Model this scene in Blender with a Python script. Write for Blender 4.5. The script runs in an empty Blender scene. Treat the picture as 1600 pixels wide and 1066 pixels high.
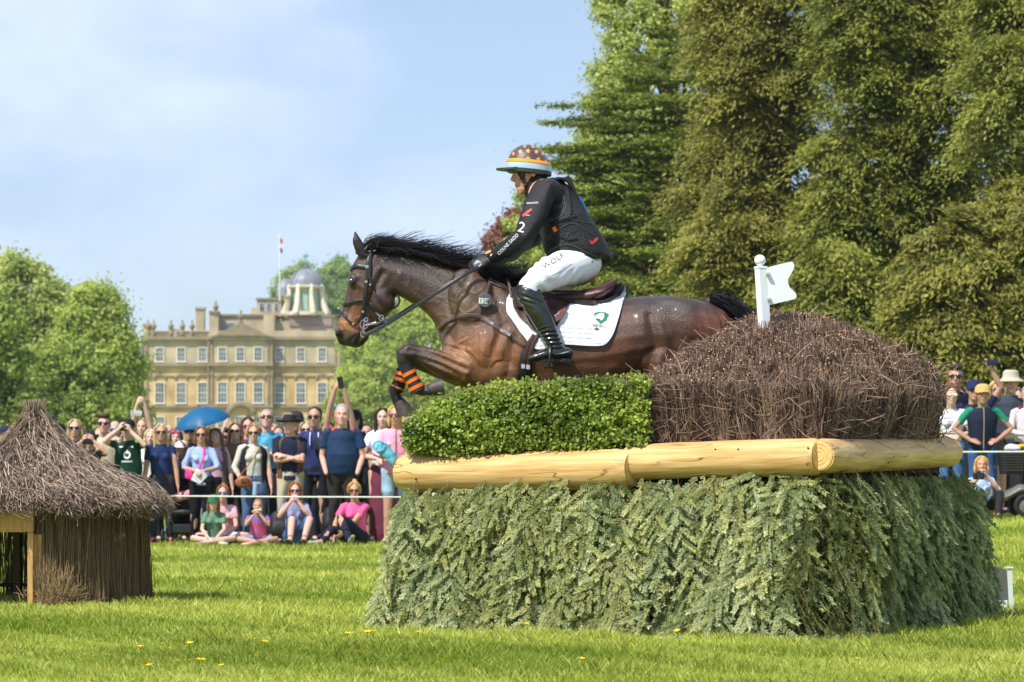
import bpy, math, random
import numpy as np
from mathutils import Vector, Matrix
from mathutils.bvhtree import BVHTree

R = math.radians
rng = np.random.default_rng(7)
random.seed(7)
SC = bpy.context.scene
COL = SC.collection

# ---------------------------------------------------------------- camera, sky, sun, exposure
F, HX, HY, CH = 4800.0, 800.0, 762.0, 0.74      # focal length and horizon in photo pixels, eye height (m)
cd = bpy.data.cameras.new('camera'); cam = bpy.data.objects.new('camera', cd); COL.objects.link(cam)
cam.location = (0, 0, CH); cam.rotation_euler = (R(90), 0, 0)
cd.sensor_width = 36; cd.lens = F / 1600 * 36; cd.shift_y = (HY - 533) / 1600
cd.clip_start = 0.5; cd.clip_end = 4000
cd.dof.use_dof = True; cd.dof.focus_distance = 16.4; cd.dof.aperture_fstop = 8.0
SC.camera = cam
SC.view_settings.view_transform = 'Standard'; SC.view_settings.look = 'None'
SC.view_settings.exposure = 0.3; SC.view_settings.gamma = 1.0

SUN = Vector((-0.50, -0.55, 0.95)).normalized()
elev = math.asin(SUN.z); azi = math.atan2(SUN.x, SUN.y)
w = bpy.data.worlds.new('World'); SC.world = w; w.use_nodes = True
nt = w.node_tree; nt.nodes.clear()
def N(t, kind, **kw):
    n = t.nodes.new(kind)
    for k, v in kw.items():
        if hasattr(n, k): setattr(n, k, v)
        else: n.inputs[k.replace('_', ' ')].default_value = v
    return n
out = N(nt, 'ShaderNodeOutputWorld'); bg = N(nt, 'ShaderNodeBackground'); bg.inputs['Strength'].default_value = 0.105
sky = N(nt, 'ShaderNodeTexSky'); sky.sky_type = 'NISHITA'; sky.sun_disc = False
sky.sun_elevation = elev; sky.sun_rotation = azi % (2 * math.pi); sky.altitude = 60
sky.air_density = 1.0; sky.dust_density = 0.4; sky.ozone_density = 4.0
tc = N(nt, 'ShaderNodeTexCoord'); mp = N(nt, 'ShaderNodeMapping'); mp.inputs['Scale'].default_value = (1.0, 1.0, 2.1)
mp.inputs['Location'].default_value = (0.36, 0.0, 0.11)
nz = N(nt, 'ShaderNodeTexNoise'); nz.inputs['Scale'].default_value = 7.5; nz.inputs['Detail'].default_value = 7; nz.inputs['Roughness'].default_value = 0.5
cr = N(nt, 'ShaderNodeValToRGB'); cr.color_ramp.elements[0].position = 0.46; cr.color_ramp.elements[1].position = 0.66
cr.color_ramp.elements[0].color = (0.30, 0.30, 0.30, 1); cr.color_ramp.elements[1].color = (0.8, 0.8, 0.8, 1)
mx = N(nt, 'ShaderNodeMixRGB'); mx.inputs[2].default_value = (6.7, 7.75, 10.2, 1)
L = nt.links.new
L(tc.outputs['Generated'], mp.inputs[0]); L(mp.outputs[0], nz.inputs['Vector']); L(nz.outputs[0], cr.inputs[0])
L(cr.outputs[0], mx.inputs[0]); L(sky.outputs[0], mx.inputs[1]); L(mx.outputs[0], bg.inputs[0]); L(bg.outputs[0], out.inputs[0])
sl = bpy.data.lights.new('sun', 'SUN'); sl.energy = 4.8; sl.angle = R(0.5); sl.color = (1.0, 0.955, 0.88)
so = bpy.data.objects.new('sun', sl); COL.objects.link(so)
so.rotation_euler = (-SUN).to_track_quat('-Z', 'Y').to_euler(); so.location = SUN * 60
SC.cycles.max_bounces = 6; SC.cycles.transparent_max_bounces = 4; SC.cycles.diffuse_bounces = 3; SC.cycles.glossy_bounces = 3

# ---------------------------------------------------------------- helpers
def P(px, py, Y):
    """world point at distance Y that the photo shows at (px, py)"""
    return Vector(((px - HX) * Y / F, Y, CH + (HY - py) * Y / F))
def lin(c):
    """sRGB 0..255 triple or hex to linear"""
    if isinstance(c, str):
        c = c.lstrip('#'); c = tuple(int(c[i:i + 2], 16) for i in (0, 2, 4))
    return tuple(((v / 255) / 12.92 if v / 255 <= 0.04045 else ((v / 255 + 0.055) / 1.055) ** 2.4) for v in c)
MATS = {}
def mat(name, col=(0.5, 0.5, 0.5), rough=0.7, var=0.15, scale=8.0, bump=0.0, bscale=60.0, metal=0.0, spec=0.5, attr=None, trans=0.0, coat=0.0,
        stretch=(1, 1, 1), sheen=0.0, col2=None, alpha=1.0):
    if name in MATS: return MATS[name]
    m = bpy.data.materials.new(name); m.use_nodes = True; t = m.node_tree; t.nodes.clear()
    o = N(t, 'ShaderNodeOutputMaterial'); p = N(t, 'ShaderNodeBsdfPrincipled')
    p.inputs['Roughness'].default_value = rough; p.inputs['Metallic'].default_value = metal
    p.inputs['Specular IOR Level'].default_value = spec; p.inputs['Coat Weight'].default_value = coat
    p.inputs['Coat Roughness'].default_value = 0.15; p.inputs['Sheen Weight'].default_value = sheen
    tcn = N(t, 'ShaderNodeTexCoord'); mpn = N(t, 'ShaderNodeMapping'); mpn.inputs['Scale'].default_value = stretch
    t.links.new(tcn.outputs['Object'], mpn.inputs[0])
    n = N(t, 'ShaderNodeTexNoise'); n.inputs['Scale'].default_value = scale; n.inputs['Detail'].default_value = 5
    t.links.new(mpn.outputs[0], n.inputs['Vector'])
    mxn = N(t, 'ShaderNodeMixRGB')
    if attr:
        a = N(t, 'ShaderNodeAttribute'); a.attribute_name = attr
        mul = N(t, 'ShaderNodeMixRGB'); mul.blend_type = 'MULTIPLY'; mul.inputs[0].default_value = 1
        rp = N(t, 'ShaderNodeValToRGB')
        rp.color_ramp.elements[0].position = 0.3; rp.color_ramp.elements[1].position = 0.7
        lo, hi = 1 - var, 1 + var
        rp.color_ramp.elements[0].color = (lo, lo, lo, 1); rp.color_ramp.elements[1].color = (1, 1, 1, 1)
        t.links.new(n.outputs[0], rp.inputs[0])
        t.links.new(a.outputs['Color'], mul.inputs[1]); t.links.new(rp.outputs[0], mul.inputs[2])
        colout = mul.outputs[0]
    else:
        c2 = col2 or tuple(min(1, c * (1 + var)) for c in col[:3]); c1 = tuple(c * (1 - var) for c in col[:3]) if not col2 else col
        rp = N(t, 'ShaderNodeValToRGB')
        rp.color_ramp.elements[0].position = 0.32; rp.color_ramp.elements[1].position = 0.68
        rp.color_ramp.elements[0].color = (*c1[:3], 1); rp.color_ramp.elements[1].color = (*c2[:3], 1)
        t.links.new(n.outputs[0], rp.inputs[0]); colout = rp.outputs[0]
    t.links.new(colout, p.inputs['Base Color'])
    if bump:
        n2 = N(t, 'ShaderNodeTexNoise'); n2.inputs['Scale'].default_value = bscale; n2.inputs['Detail'].default_value = 4
        t.links.new(mpn.outputs[0], n2.inputs['Vector'])
        b = N(t, 'ShaderNodeBump'); b.inputs['Strength'].default_value = bump; b.inputs['Distance'].default_value = 0.02
        t.links.new(n2.outputs[0], b.inputs['Height']); t.links.new(b.outputs[0], p.inputs['Normal'])
    if trans:
        tr = N(t, 'ShaderNodeBsdfTranslucent'); ms = N(t, 'ShaderNodeMixShader'); ms.inputs[0].default_value = trans
        t.links.new(colout, tr.inputs[0]); t.links.new(p.outputs[0], ms.inputs[1]); t.links.new(tr.outputs[0], ms.inputs[2])
        t.links.new(ms.outputs[0], o.inputs[0])
    else: t.links.new(p.outputs[0], o.inputs[0])
    MATS[name] = m; return m
def leafmat(name, c_lo, c_hi, trans=0.35, rough=0.55, spec=0.3):
    """foliage: per-leaf 'tint' 0..1 picks between two leaf colours"""
    if name in MATS: return MATS[name]
    m = bpy.data.materials.new(name); m.use_nodes = True; t = m.node_tree; t.nodes.clear()
    o = N(t, 'ShaderNodeOutputMaterial'); p = N(t, 'ShaderNodeBsdfPrincipled'); p.inputs['Roughness'].default_value = rough
    p.inputs['Specular IOR Level'].default_value = spec
    a = N(t, 'ShaderNodeAttribute'); a.attribute_name = 'tint'
    rp = N(t, 'ShaderNodeValToRGB'); rp.color_ramp.elements[0].color = (*c_lo, 1); rp.color_ramp.elements[1].color = (*c_hi, 1)
    t.links.new(a.outputs['Fac'], rp.inputs[0]); t.links.new(rp.outputs[0], p.inputs['Base Color'])
    tr = N(t, 'ShaderNodeBsdfTranslucent'); ms = N(t, 'ShaderNodeMixShader'); ms.inputs[0].default_value = trans
    t.links.new(rp.outputs[0], tr.inputs[0]); t.links.new(p.outputs[0], ms.inputs[1]); t.links.new(tr.outputs[0], ms.inputs[2])
    t.links.new(ms.outputs[0], o.inputs[0]); MATS[name] = m; return m

def tag(o, label=None, cat=None, group=None, kind=None):
    if label: o['label'] = label
    if cat: o['category'] = cat
    if group: o['group'] = group
    if kind: o['kind'] = kind
    return o
def empty(name, loc, label, cat, group=None, rz=0):
    o = bpy.data.objects.new(name, None); COL.objects.link(o); o.location = loc; o.rotation_euler = (0, 0, rz)
    o.empty_display_size = 0.1
    return tag(o, label, cat, group)
def link(name, me, m, parent=None):
    o = bpy.data.objects.new(name, me); COL.objects.link(o)
    if m is not None:
        me.materials.clear()
        for k in (m if isinstance(m, (list, tuple)) else [m]): me.materials.append(k)
    if parent is not None:
        o.parent = parent
        o.matrix_parent_inverse = (Matrix.Translation(root_of(parent).location) @ Matrix.Rotation(root_of(parent).rotation_euler.z, 4, 'Z')).inverted() if parent.parent is None else Matrix.Identity(4)
    return o
def root_of(o):
    while o.parent: o = o.parent
    return o
def soup(name, V, m, parent=None, tint=None, smooth=False):
    """V: (n,k,3) separate polygons -> one mesh object"""
    V = np.asarray(V, dtype=np.float32); n, k, _ = V.shape
    me = bpy.data.meshes.new(name); me.vertices.add(n * k); me.vertices.foreach_set('co', V.reshape(-1))
    me.loops.add(n * k); me.loops.foreach_set('vertex_index', np.arange(n * k, dtype=np.int32))
    me.polygons.add(n); me.polygons.foreach_set('loop_start', np.arange(0, n * k, k, dtype=np.int32))
    me.update(calc_edges=True)
    if tint is not None:
        a = me.attributes.new('tint', 'FLOAT', 'POINT'); a.data.foreach_set('value', np.repeat(np.asarray(tint, dtype=np.float32), k))
    return link(name, me, m, parent)
def mesh_np(name, V, Fc, m, parent=None, tint=None, smooth=True):
    V = np.asarray(V, dtype=np.float32); Fc = np.asarray(Fc, dtype=np.int32); k = Fc.shape[1]; n = len(Fc)
    me = bpy.data.meshes.new(name); me.vertices.add(len(V)); me.vertices.foreach_set('co', V.reshape(-1))
    me.loops.add(n * k); me.loops.foreach_set('vertex_index', Fc.reshape(-1))
    me.polygons.add(n); me.polygons.foreach_set('loop_start', np.arange(0, n * k, k, dtype=np.int32))
    me.polygons.foreach_set('use_smooth', np.full(n, smooth)); me.update(calc_edges=True)
    if tint is not None:
        a = me.attributes.new('tint', 'FLOAT', 'POINT'); a.data.foreach_set('value', np.asarray(tint, dtype=np.float32))
    return link(name, me, m, parent)

class MB:
    def __init__(s): s.v = []; s.f = []
    def add(s, vs, fs):
        b = len(s.v); s.v += [tuple(v) for v in vs]; s.f += [tuple(i + b for i in f) for f in fs]; return s
    def box(s, c, d, rot=None, bevel=0.0):
        c = Vector(c); h = Vector(d) / 2
        if bevel > 0:
            b = min(bevel, min(h) * 0.9); vs = []; 
            # bevelled box through convex rings
            xs = [(-h.z, -b), (-h.z + b, 0), (h.z - b, 0), (h.z, -b)]
            for z, e in xs:
                for x, y in ((-1, -1), (1, -1), (1, 1), (-1, 1)):
                    for k in (0, 1):
                        fx = h.x + e if k == (0 if x * y > 0 else 1) else h.x + e - b
                        fy = h.y + e - b if k == (0 if x * y > 0 else 1) else h.y + e
                        vs.append(Vector((x * fx, y * fy, z)))
            # sort each ring by angle
            out_ = []
            for r in range(4):
                ring = sorted(vs[r * 8:(r + 1) * 8], key=lambda p: math.atan2(p.y / h.y, p.x / h.x)); out_ += ring
            fs = []
            for r in range(3):
                for i in range(8):
                    j = (i + 1) % 8; fs.append((r * 8 + i, r * 8 + j, r * 8 + 8 + j, r * 8 + 8 + i))
            fs.append(tuple(reversed(range(8)))); fs.append(tuple(range(24, 32)))
            vs = out_
        else:
            vs = [Vector((x * h.x, y * h.y, z * h.z)) for x in (-1, 1) for y in (-1, 1) for z in (-1, 1)]
            fs = [(0, 1, 3, 2), (4, 6, 7, 5), (0, 4, 5, 1), (2, 3, 7, 6), (0, 2, 6, 4), (1, 5, 7, 3)]
        if rot is not None:
            M = rot if isinstance(rot, Matrix) else Matrix.Rotation(rot, 3, 'Z'); vs = [M @ v for v in vs]
        return s.add([v + c for v in vs], fs)
    def tube(s, pts, ra, rb=None, side=None, n=10, cap=True, flat=False):
        """rounded tube through pts; ra along `side`, rb across"""
        pts = [Vector(p) for p in pts]; k = len(pts)
        ra = list(ra) if hasattr(ra, '__len__') else [ra] * k
        rb = ra if rb is None else (list(rb) if hasattr(rb, '__len__') else [rb] * k)
        T = []
        for i in range(k):
            t = (pts[min(i + 1, k - 1)] - pts[max(i - 1, 0)])
            T.append(t.normalized() if t.length > 1e-9 else Vector((0, 0, 1)))
        ref = Vector(side) if side is not None else (Vector((1, 0, 0)) if abs(T[0].x) < 0.8 else Vector((0, 1, 0)))
        rings = []
        def ring(c, t, a, b, u0):
            u = (u0 - t * u0.dot(t))
            u = u.normalized() if u.length > 1e-6 else t.orthogonal().normalized()
            v = t.cross(u)
            return [c + u * (a * math.cos(2 * math.pi * j / n)) + v * (b * math.sin(2 * math.pi * j / n)) for j in range(n)], u
        u = ref; first = None
        seq = []
        if cap and not flat:
            m0 = min(ra[0], rb[0])
            for a in (70, 40): seq.append((pts[0] - T[0] * m0 * math.sin(R(a)), T[0], ra[0] * math.cos(R(a)), rb[0] * math.cos(R(a))))
        for i in range(k): seq.append((pts[i], T[i], ra[i], rb[i]))
        if cap and not flat:
            m1 = min(ra[-1], rb[-1])
            for a in (40, 70): seq.append((pts[-1] + T[-1] * m1 * math.sin(R(a)), T[-1], ra[-1] * math.cos(R(a)), rb[-1] * math.cos(R(a))))
        vs = []
        for c, t, a, b in seq:
            rr, u2 = ring(c, t, a, b, u)
            if side is None: u = u2
            vs += rr
        m = len(seq); fs = []
        for i in range(m - 1):
            for j in range(n):
                j2 = (j + 1) % n; fs.append((i * n + j, i * n + j2, (i + 1) * n + j2, (i + 1) * n + j))
        if cap:
            fs.append(tuple(reversed(range(n)))); fs.append(tuple(range((m - 1) * n, m * n)))
        return s.add(vs, fs)
    def ell(s, c, r, rot=None, n=14, m=9):
        c = Vector(c); vs = []; fs = []
        r = (r, r, r) if not hasattr(r, '__len__') else r
        for i in range(1, m):
            a = math.pi * i / m
            for j in range(n):
                b = 2 * math.pi * j / n; vs.append(Vector((r[0] * math.sin(a) * math.cos(b), r[1] * math.sin(a) * math.sin(b), r[2] * math.cos(a))))
        top = len(vs); vs.append(Vector((0, 0, r[2]))); vs.append(Vector((0, 0, -r[2])))
        for i in range(m - 2):
            for j in range(n):
                j2 = (j + 1) % n; fs.append((i * n + j, (i + 1) * n + j, (i + 1) * n + j2, i * n + j2))
        for j in range(n):
            j2 = (j + 1) % n; fs.append((top, j, j2)); fs.append((top + 1, (m - 2) * n + j2, (m - 2) * n + j))
        if rot is not None: vs = [rot @ v for v in vs]
        return s.add([v + c for v in vs], fs)
    def rings(s, rs, close=True):
        """list of equal-length rings of points -> skinned, capped"""
        n = len(rs[0]); vs = [p for r in rs for p in r]; fs = []
        for i in range(len(rs) - 1):
            for j in range(n):
                j2 = (j + 1) % n; fs.append((i * n + j, i * n + j2, (i + 1) * n + j2, (i + 1) * n + j))
        if close: fs.append(tuple(reversed(range(n)))); fs.append(tuple(range((len(rs) - 1) * n, len(rs) * n)))
        return s.add(vs, fs)
    def prism(s, poly, d, thick):
        """polygon (list of 3D points) extruded by vector d*thick"""
        d = Vector(d).normalized() * thick; n = len(poly); a = [Vector(p) for p in poly]
        vs = a + [p + d for p in a]
        fs = [tuple(range(n)), tuple(reversed(range(n, 2 * n)))] + [(i, i + n, (i + 1) % n + n, (i + 1) % n) for i in range(n)]
        return s.add(vs, fs)
    def lathe(s, c, prof, n=20, axis=None):
        """profile list of (r, z) turned about Z through c"""
        c = Vector(c); rs = []
        for r, z in prof:
            rs.append([c + ((axis @ Vector((r * math.cos(2 * math.pi * j / n), r * math.sin(2 * math.pi * j / n), z))) if axis is not None else
                       Vector((r * math.cos(2 * math.pi * j / n), r * math.sin(2 * math.pi * j / n), z))) for j in range(n)])
        return s.rings(rs)
    def mesh(s, name):
        me = bpy.data.meshes.new(name); me.from_pydata(s.v, [], s.f); me.update(); return me
    def build(s, name, m, parent=None, smooth=True, fixn=True):
        me = s.mesh(name)
        import bmesh
        if fixn:
            bm = bmesh.new(); bm.from_mesh(me); bmesh.ops.recalc_face_normals(bm, faces=bm.faces); bm.to_mesh(me); bm.free()
        if smooth:
            me.polygons.foreach_set('use_smooth', np.full(len(me.polygons), True))
            try: me.set_sharp_from_angle(angle=R(38))
            except Exception: pass
        return link(name, me, m, parent)
    def skin(s, name, m, parent=None, voxel=0.01, smooth=3, factor=0.5, fn=None, disp=None):
        """fuse all pieces into one continuous surface (voxel remesh), then smooth"""
        me = s.mesh(name + '_raw'); o = bpy.data.objects.new('tmp', me); COL.objects.link(o)
        md = o.modifiers.new('r', 'REMESH'); md.mode = 'VOXEL'; md.voxel_size = voxel
        if smooth:
            sm = o.modifiers.new('s', 'SMOOTH'); sm.factor = factor; sm.iterations = smooth
        bpy.context.view_layer.update()
        dg = bpy.context.evaluated_depsgraph_get()
        nm = bpy.data.meshes.new_from_object(o.evaluated_get(dg)); nm.name = name
        bpy.data.objects.remove(o); bpy.data.meshes.remove(me)
        nm.polygons.foreach_set('use_smooth', np.full(len(nm.polygons), True))
        if disp is not None:
            co = np.empty(len(nm.vertices) * 3, np.float32); nm.vertices.foreach_get('co', co); co = co.reshape(-1, 3)
            no = np.empty(len(nm.vertices) * 3, np.float32); nm.vertices.foreach_get('normal', no); no = no.reshape(-1, 3)
            d = disp(co); co2 = co + no * d[:, None]; nm.vertices.foreach_set('co', co2.reshape(-1)); nm.update()
        if fn is not None:
            co = np.empty(len(nm.vertices) * 3, np.float32); nm.vertices.foreach_get('co', co); co = co.reshape(-1, 3)
            c = np.ones((len(co), 4), np.float32); c[:, :3] = fn(co)
            a = nm.attributes.new('Col', 'FLOAT_COLOR', 'POINT'); a.data.foreach_set('color', c.reshape(-1))
        return link(name, nm, m, parent)
def folds(amp=0.006, sc=14.0, seed=0, zs=0.45):
    """cloth creases as a displacement field"""
    r = np.random.default_rng(seed); ks = r.normal(0, 1, (7, 3)) * np.array([1, 1, zs]) * sc; ph = r.uniform(0, 6.28, 7)
    def f(co):
        s = np.zeros(len(co)); w = co.copy()
        w = w + 0.03 * np.sin(co[:, [1, 2, 0]] * 19 + ph[0])
        for k, p in zip(ks, ph): s += 1 - 2 * np.abs(np.sin((w @ k) * 0.5 + p))
        return amp * s / 4.0
    return f
def ss(a, b, x):
    t = np.clip((x - a) / (b - a), 0, 1); return t * t * (3 - 2 * t)
def ground_z(x, y):
    """height of the lawn"""
    x = np.asarray(x, float); y = np.asarray(y, float)
    z = 0.056 * np.clip(x, 0, 12) * ss(20, 38, y) * (1 - ss(60, 120, y))
    z = z + 7.5 * ss(70, 420, y) + 9.0 * ss(520, 700, y)
    return z

# ================================================================ GROUND
def build_ground():
    ys = np.concatenate([np.linspace(-30, 8, 8), np.linspace(10, 60, 60), np.geomspace(62, 3000, 50)])
    xs = np.concatenate([-np.geomspace(1500, 14, 24), np.linspace(-12, 14, 60), np.geomspace(16, 1500, 24)])
    X, Y = np.meshgrid(xs, ys); Z = ground_z(X, Y)
    V = np.stack([X, Y, Z], -1).reshape(-1, 3); nx = len(xs); ny = len(ys)
    i, j = np.meshgrid(np.arange(ny - 1), np.arange(nx - 1), indexing='ij'); a = (i * nx + j).reshape(-1)
    Fc = np.stack([a, a + 1, a + 1 + nx, a + nx], -1)
    m = mat('lawn_soil', lin((112, 130, 36)), rough=0.95, var=0.3, scale=1.1, bump=0.6, bscale=30, spec=0.1, col2=lin((158, 170, 62)))
    o = mesh_np('ground', V, Fc, m); tag(o, kind='structure')
def build_grass():
    def band(n, y0, y1, hgt, wid, ext=1.25):
        y = rng.uniform(y0, y1, n * 3); x = rng.uniform(-1, 1, n * 3) * (y1 / 6 * ext + 0.5); keep = np.abs(x) < (y / 6 * ext + 0.5)
        x, y = x[keep][:n], y[keep][:n]
        n = len(x); z = ground_z(x, y)
        # tufts: low-frequency height variation
        g = 0.75 + 0.35 * np.sin(x * 3.1 + np.sin(y * 2.3) * 2) * np.sin(y * 2.7 + x) + 0.25 * np.sin(x * 11 + y * 7)
        h = hgt * g * rng.uniform(0.5, 1.35, n); a = rng.uniform(0, 2 * np.pi, n); lean = rng.uniform(0.1, 1.0, n) * h
        wv = np.stack([np.cos(a), np.sin(a) * 0.6, np.zeros(n)], -1) * (wid * rng.uniform(0.6, 1.3, n))[:, None]
        la = rng.uniform(0, 2 * np.pi, n); tip = np.stack([np.cos(la) * lean, np.sin(la) * lean, h], -1)
        b = np.stack([x, y, z - 0.004], -1)
        V = np.stack([b - wv, b + wv, b + wv * 0.75 + tip * 0.55 + np.array([0, 0, 1]) * (h * 0.12)[:, None], b + tip], 1)
        patch = 0.5 + 0.22 * np.sin(x * 1.3 + y * .9) + 0.2 * np.sin(x * .57 - y * 1.7 + 2) + 0.12 * np.sin(x * 6 + y * 4)
        t = np.clip(patch * 0.95 - .08 + rng.uniform(-0.32, 0.42, n), 0, 1)
        return V, t
    Vs, ts = [], []
    for a in ((190000, 11.0, 15.0, 0.048, 0.0030), (170000, 15, 21, 0.05, 0.0040), (150000, 21, 31, 0.055, 0.006), (130000, 31, 46, 0.06, 0.009), (60000, 46, 75, 0.08, 0.02)):
        v, t = band(*a); Vs.append(v); ts.append(t)
    m = leafmat('grass_blade', lin((124, 144, 38)), lin((212, 216, 106)), trans=0.42, rough=0.5, spec=0.35)
    o = soup('grass', np.concatenate(Vs), m, tint=np.concatenate(ts))
    tag(o, 'short sunlit grass of the mown lawn', 'grass', kind='stuff')
FLOWERS = [(186, 1032), (220, 1031), (264, 1030), (274, 1026), (285, 1030), (303, 1026), (299, 1029), (316, 1052), (236, 1058), (272, 1057), (294, 1059), (313, 1060), (350, 1057),
           (392, 1019), (409, 1023), (429, 1010), (474, 913), (512, 908), (549, 878), (580, 1004), (588, 1011), (575, 1010), (542, 1013), (563, 1037), (438, 861), (379, 917),
           (825, 990), (816, 994), (1035, 1012), (1063, 1006), (654, 1008), (1571, 884), (1580, 896), (228, 1063), (905, 1049), (700, 1055), (1340, 1046), (60, 985)]
def build_flowers():
    pm = mat('buttercup_petal', lin((245, 205, 10)), rough=0.35, var=0.08); sm = mat('flower_stem', lin((90, 120, 30)), rough=0.7)
    proto = None
    for i, (px, py) in enumerate(FLOWERS):
        Y = F * CH / (py + 8 - HY); x = (px - HX) * Y / F; h = 0.075
        if proto is None:
            root = empty('buttercup', (0, 0, 0), 'small yellow buttercup standing in the mown grass', 'flower', 'yellow buttercups scattered in the lawn')
            mb = MB()
            for k in range(5):
                a = 2 * math.pi * k / 5; d = Vector((math.cos(a), math.sin(a), 0)); s_ = Vector((-d.y, d.x, 0))
                mb.add([Vector((0, 0, h)), d * .009 + s_ * .008 + Vector((0, 0, h + .006)), d * .017 + Vector((0, 0, h + .009)), d * .009 - s_ * .008 + Vector((0, 0, h + .006))], [(0, 1, 2, 3)])
            mb.ell((0, 0, h + .003), .005, n=8, m=5)
            fl = mb.build('petals', pm, root); st = MB().tube([(0, 0, -.01), (.004, 0, h * .5), (0, 0, h)], .0014, n=5).build('stem', sm, root)
            proto = root; kids = [fl, st]; r = root
        else:
            r = proto.copy(); COL.objects.link(r)
            for c in kids:
                d = c.copy(); COL.objects.link(d); d.parent = r
        r.location = (x, Y, float(ground_z(x, Y))); r.rotation_euler = (random.uniform(-.2, .35), random.uniform(-.2, .2), random.uniform(0, 6)); s = random.uniform(.75, 1.2); r.scale = (s, s, s)

# ================================================================ TREES
def unit(v): return v / np.maximum(np.linalg.norm(v, axis=-1, keepdims=True), 1e-9)
def cards(c, nrm, updir, ln, wd):
    """diamond leaf cards at c, facing nrm, long axis near updir"""
    u = unit(updir - nrm * np.sum(updir * nrm, -1, keepdims=True)); v = np.cross(nrm, u)
    ln = ln[:, None]; wd = wd[:, None]
    return np.stack([c - u * ln, c + v * wd - u * ln * .15, c + u * ln, c - v * wd + u * ln * .1], 1)
def tree(name, label, base, lobes, ncl, per, rc, card, leaf, bark, trunk_r=0.4, trunk_top=None, style='broad', group=None, seed=1, aspect=(1, 1, .8), limbs=26, back=0.3, tiers=None, inner=0.5):
    g = np.random.default_rng(seed); x, y = base; z0 = float(ground_z(x, y))
    root = empty(name, (x, y, z0), label, 'tree', group)
    vol = np.array([l[3] * l[5] for l in lobes]); pick = g.choice(len(lobes), ncl * 3, p=vol / vol.sum()); Lb = np.array(lobes)[pick]
    d = unit(g.normal(0, 1, (ncl * 3, 3))); keep = d[:, 1] < back; d, Lb = d[keep][:ncl], Lb[keep][:ncl]; n = len(d)
    rad = g.uniform(inner ** 3, 1, n) ** (1 / 3)
    C = Lb[:, :3] + d * Lb[:, 3:] * rad[:, None] * g.uniform(.9, 1.06, n)[:, None]
    if style == 'cone':       # narrower towards the top of each lobe
        t = (C[:, 2] - (Lb[:, 2] - Lb[:, 5])) / (2 * Lb[:, 5]); k = 1.15 - 0.55 * t
        C[:, :2] = Lb[:, :2] + (C[:, :2] - Lb[:, :2]) * k[:, None]
    if tiers:
        zz = C[:, 2]; zz = zz + .35 * np.sin(np.arctan2(C[:, 1] - Lb[:, 1], C[:, 0] - Lb[:, 0]) * 3 + zz * .4); C[:, 2] = np.where(g.random(n) < .75, np.round(zz / tiers) * tiers, zz) + g.normal(0, tiers * .16, n) - 0.10 * np.linalg.norm(C[:, :2] - Lb[:, :2], axis=1) + g.normal(0, .05, n)
    C[:, 2] = np.maximum(C[:, 2], z0 + rc * .5)
    rr = rc * g.uniform(.55, 1.35, n)[:, None] * np.array(aspect)
    ct = g.uniform(0, 1, n)
    ci = np.repeat(np.arange(n), per); m = len(ci)
    e = unit(g.normal(0, 1, (m, 3))); q = e * (np.abs(g.normal(0, .42, m)) + .25 * g.uniform(0, 1, m))[:, None] * 1.25
    pos = C[ci] + q * rr[ci]
    if style == 'bough':
        od = C - Lb[:, :3]; od[:, 2] = 0; od = unit(od + g.normal(0, .35, od.shape) * np.array([1, 1, 0])); td = np.column_stack([-od[:, 1], od[:, 0], np.zeros(n)]); sl = g.uniform(.15, .75, n)
        al, tt, vv = q[:, 0] * rr[ci, 0], q[:, 1] * rr[ci, 1], q[:, 2] * rr[ci, 2]; al = np.where(al > 0, al, al * 1.0)
        pos = C[ci] + od[ci] * al[:, None] + td[ci] * (tt * (1.15 - .5 * al / rr[ci, 0]))[:, None]; pos[:, 2] += vv - sl[ci] * al - .25 * al ** 2 / rr[ci, 0] - .12 * np.abs(tt)
    out = unit(e * 0.9 + g.normal(0, .55, (m, 3)) + np.array([0, -.1, .25]))
    if style == 'bough':
        out = unit(np.array([0, -.25, 1.]) + g.normal(0, .5, (m, 3)) + od[ci] * .35); up = od[ci] * .9 + np.array([0, 0, -.75]) + g.normal(0, .5, (m, 3)); ln = card * g.uniform(.7, 1.7, m); wd = ln * .36
    elif style in ('cone', 'hang'):
        up = np.array([0, 0, -1]) + g.normal(0, .33, (m, 3)) + e * .35; ln = card * g.uniform(.8, 1.7, m); wd = ln * .30
    elif style == 'fine':
        up = np.array([0, 0, -.35]) + g.normal(0, .75, (m, 3)) + e * .5; ln = card * g.uniform(.7, 1.5, m); wd = ln * .42
    elif style == 'cedar':
        out = unit(np.array([0, 0, 1.]) + g.normal(0, .42, (m, 3))); up = g.normal(0, 1, (m, 3)); ln = card * g.uniform(.6, 1.3, m); wd = ln * .5
    else:
        up = g.normal(0, 1, (m, 3)); ln = card * g.uniform(.6, 1.3, m); wd = ln * .62
    V = cards(pos, out, up, ln, wd)
    tint = np.clip(ct[ci] * .55 + g.uniform(0, .45, m), 0, 1)
    soup('crown', V, leaf, root, tint=tint)
    # trunk and limbs
    zt = trunk_top or max(l[2] + l[5] * .6 for l in lobes)
    mb = MB(); cx, cy = lobes[0][0], lobes[0][1]
    pts = [Vector((x, y, z0 - .2)), Vector((x, y, z0 + 1)), Vector(((x + cx) / 2, (y + cy) / 2, (z0 + zt) / 2)), Vector((cx, cy, zt))]
    mb.tube(pts, [trunk_r * 1.3, trunk_r, trunk_r * .7, trunk_r * .12], n=10)
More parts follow.
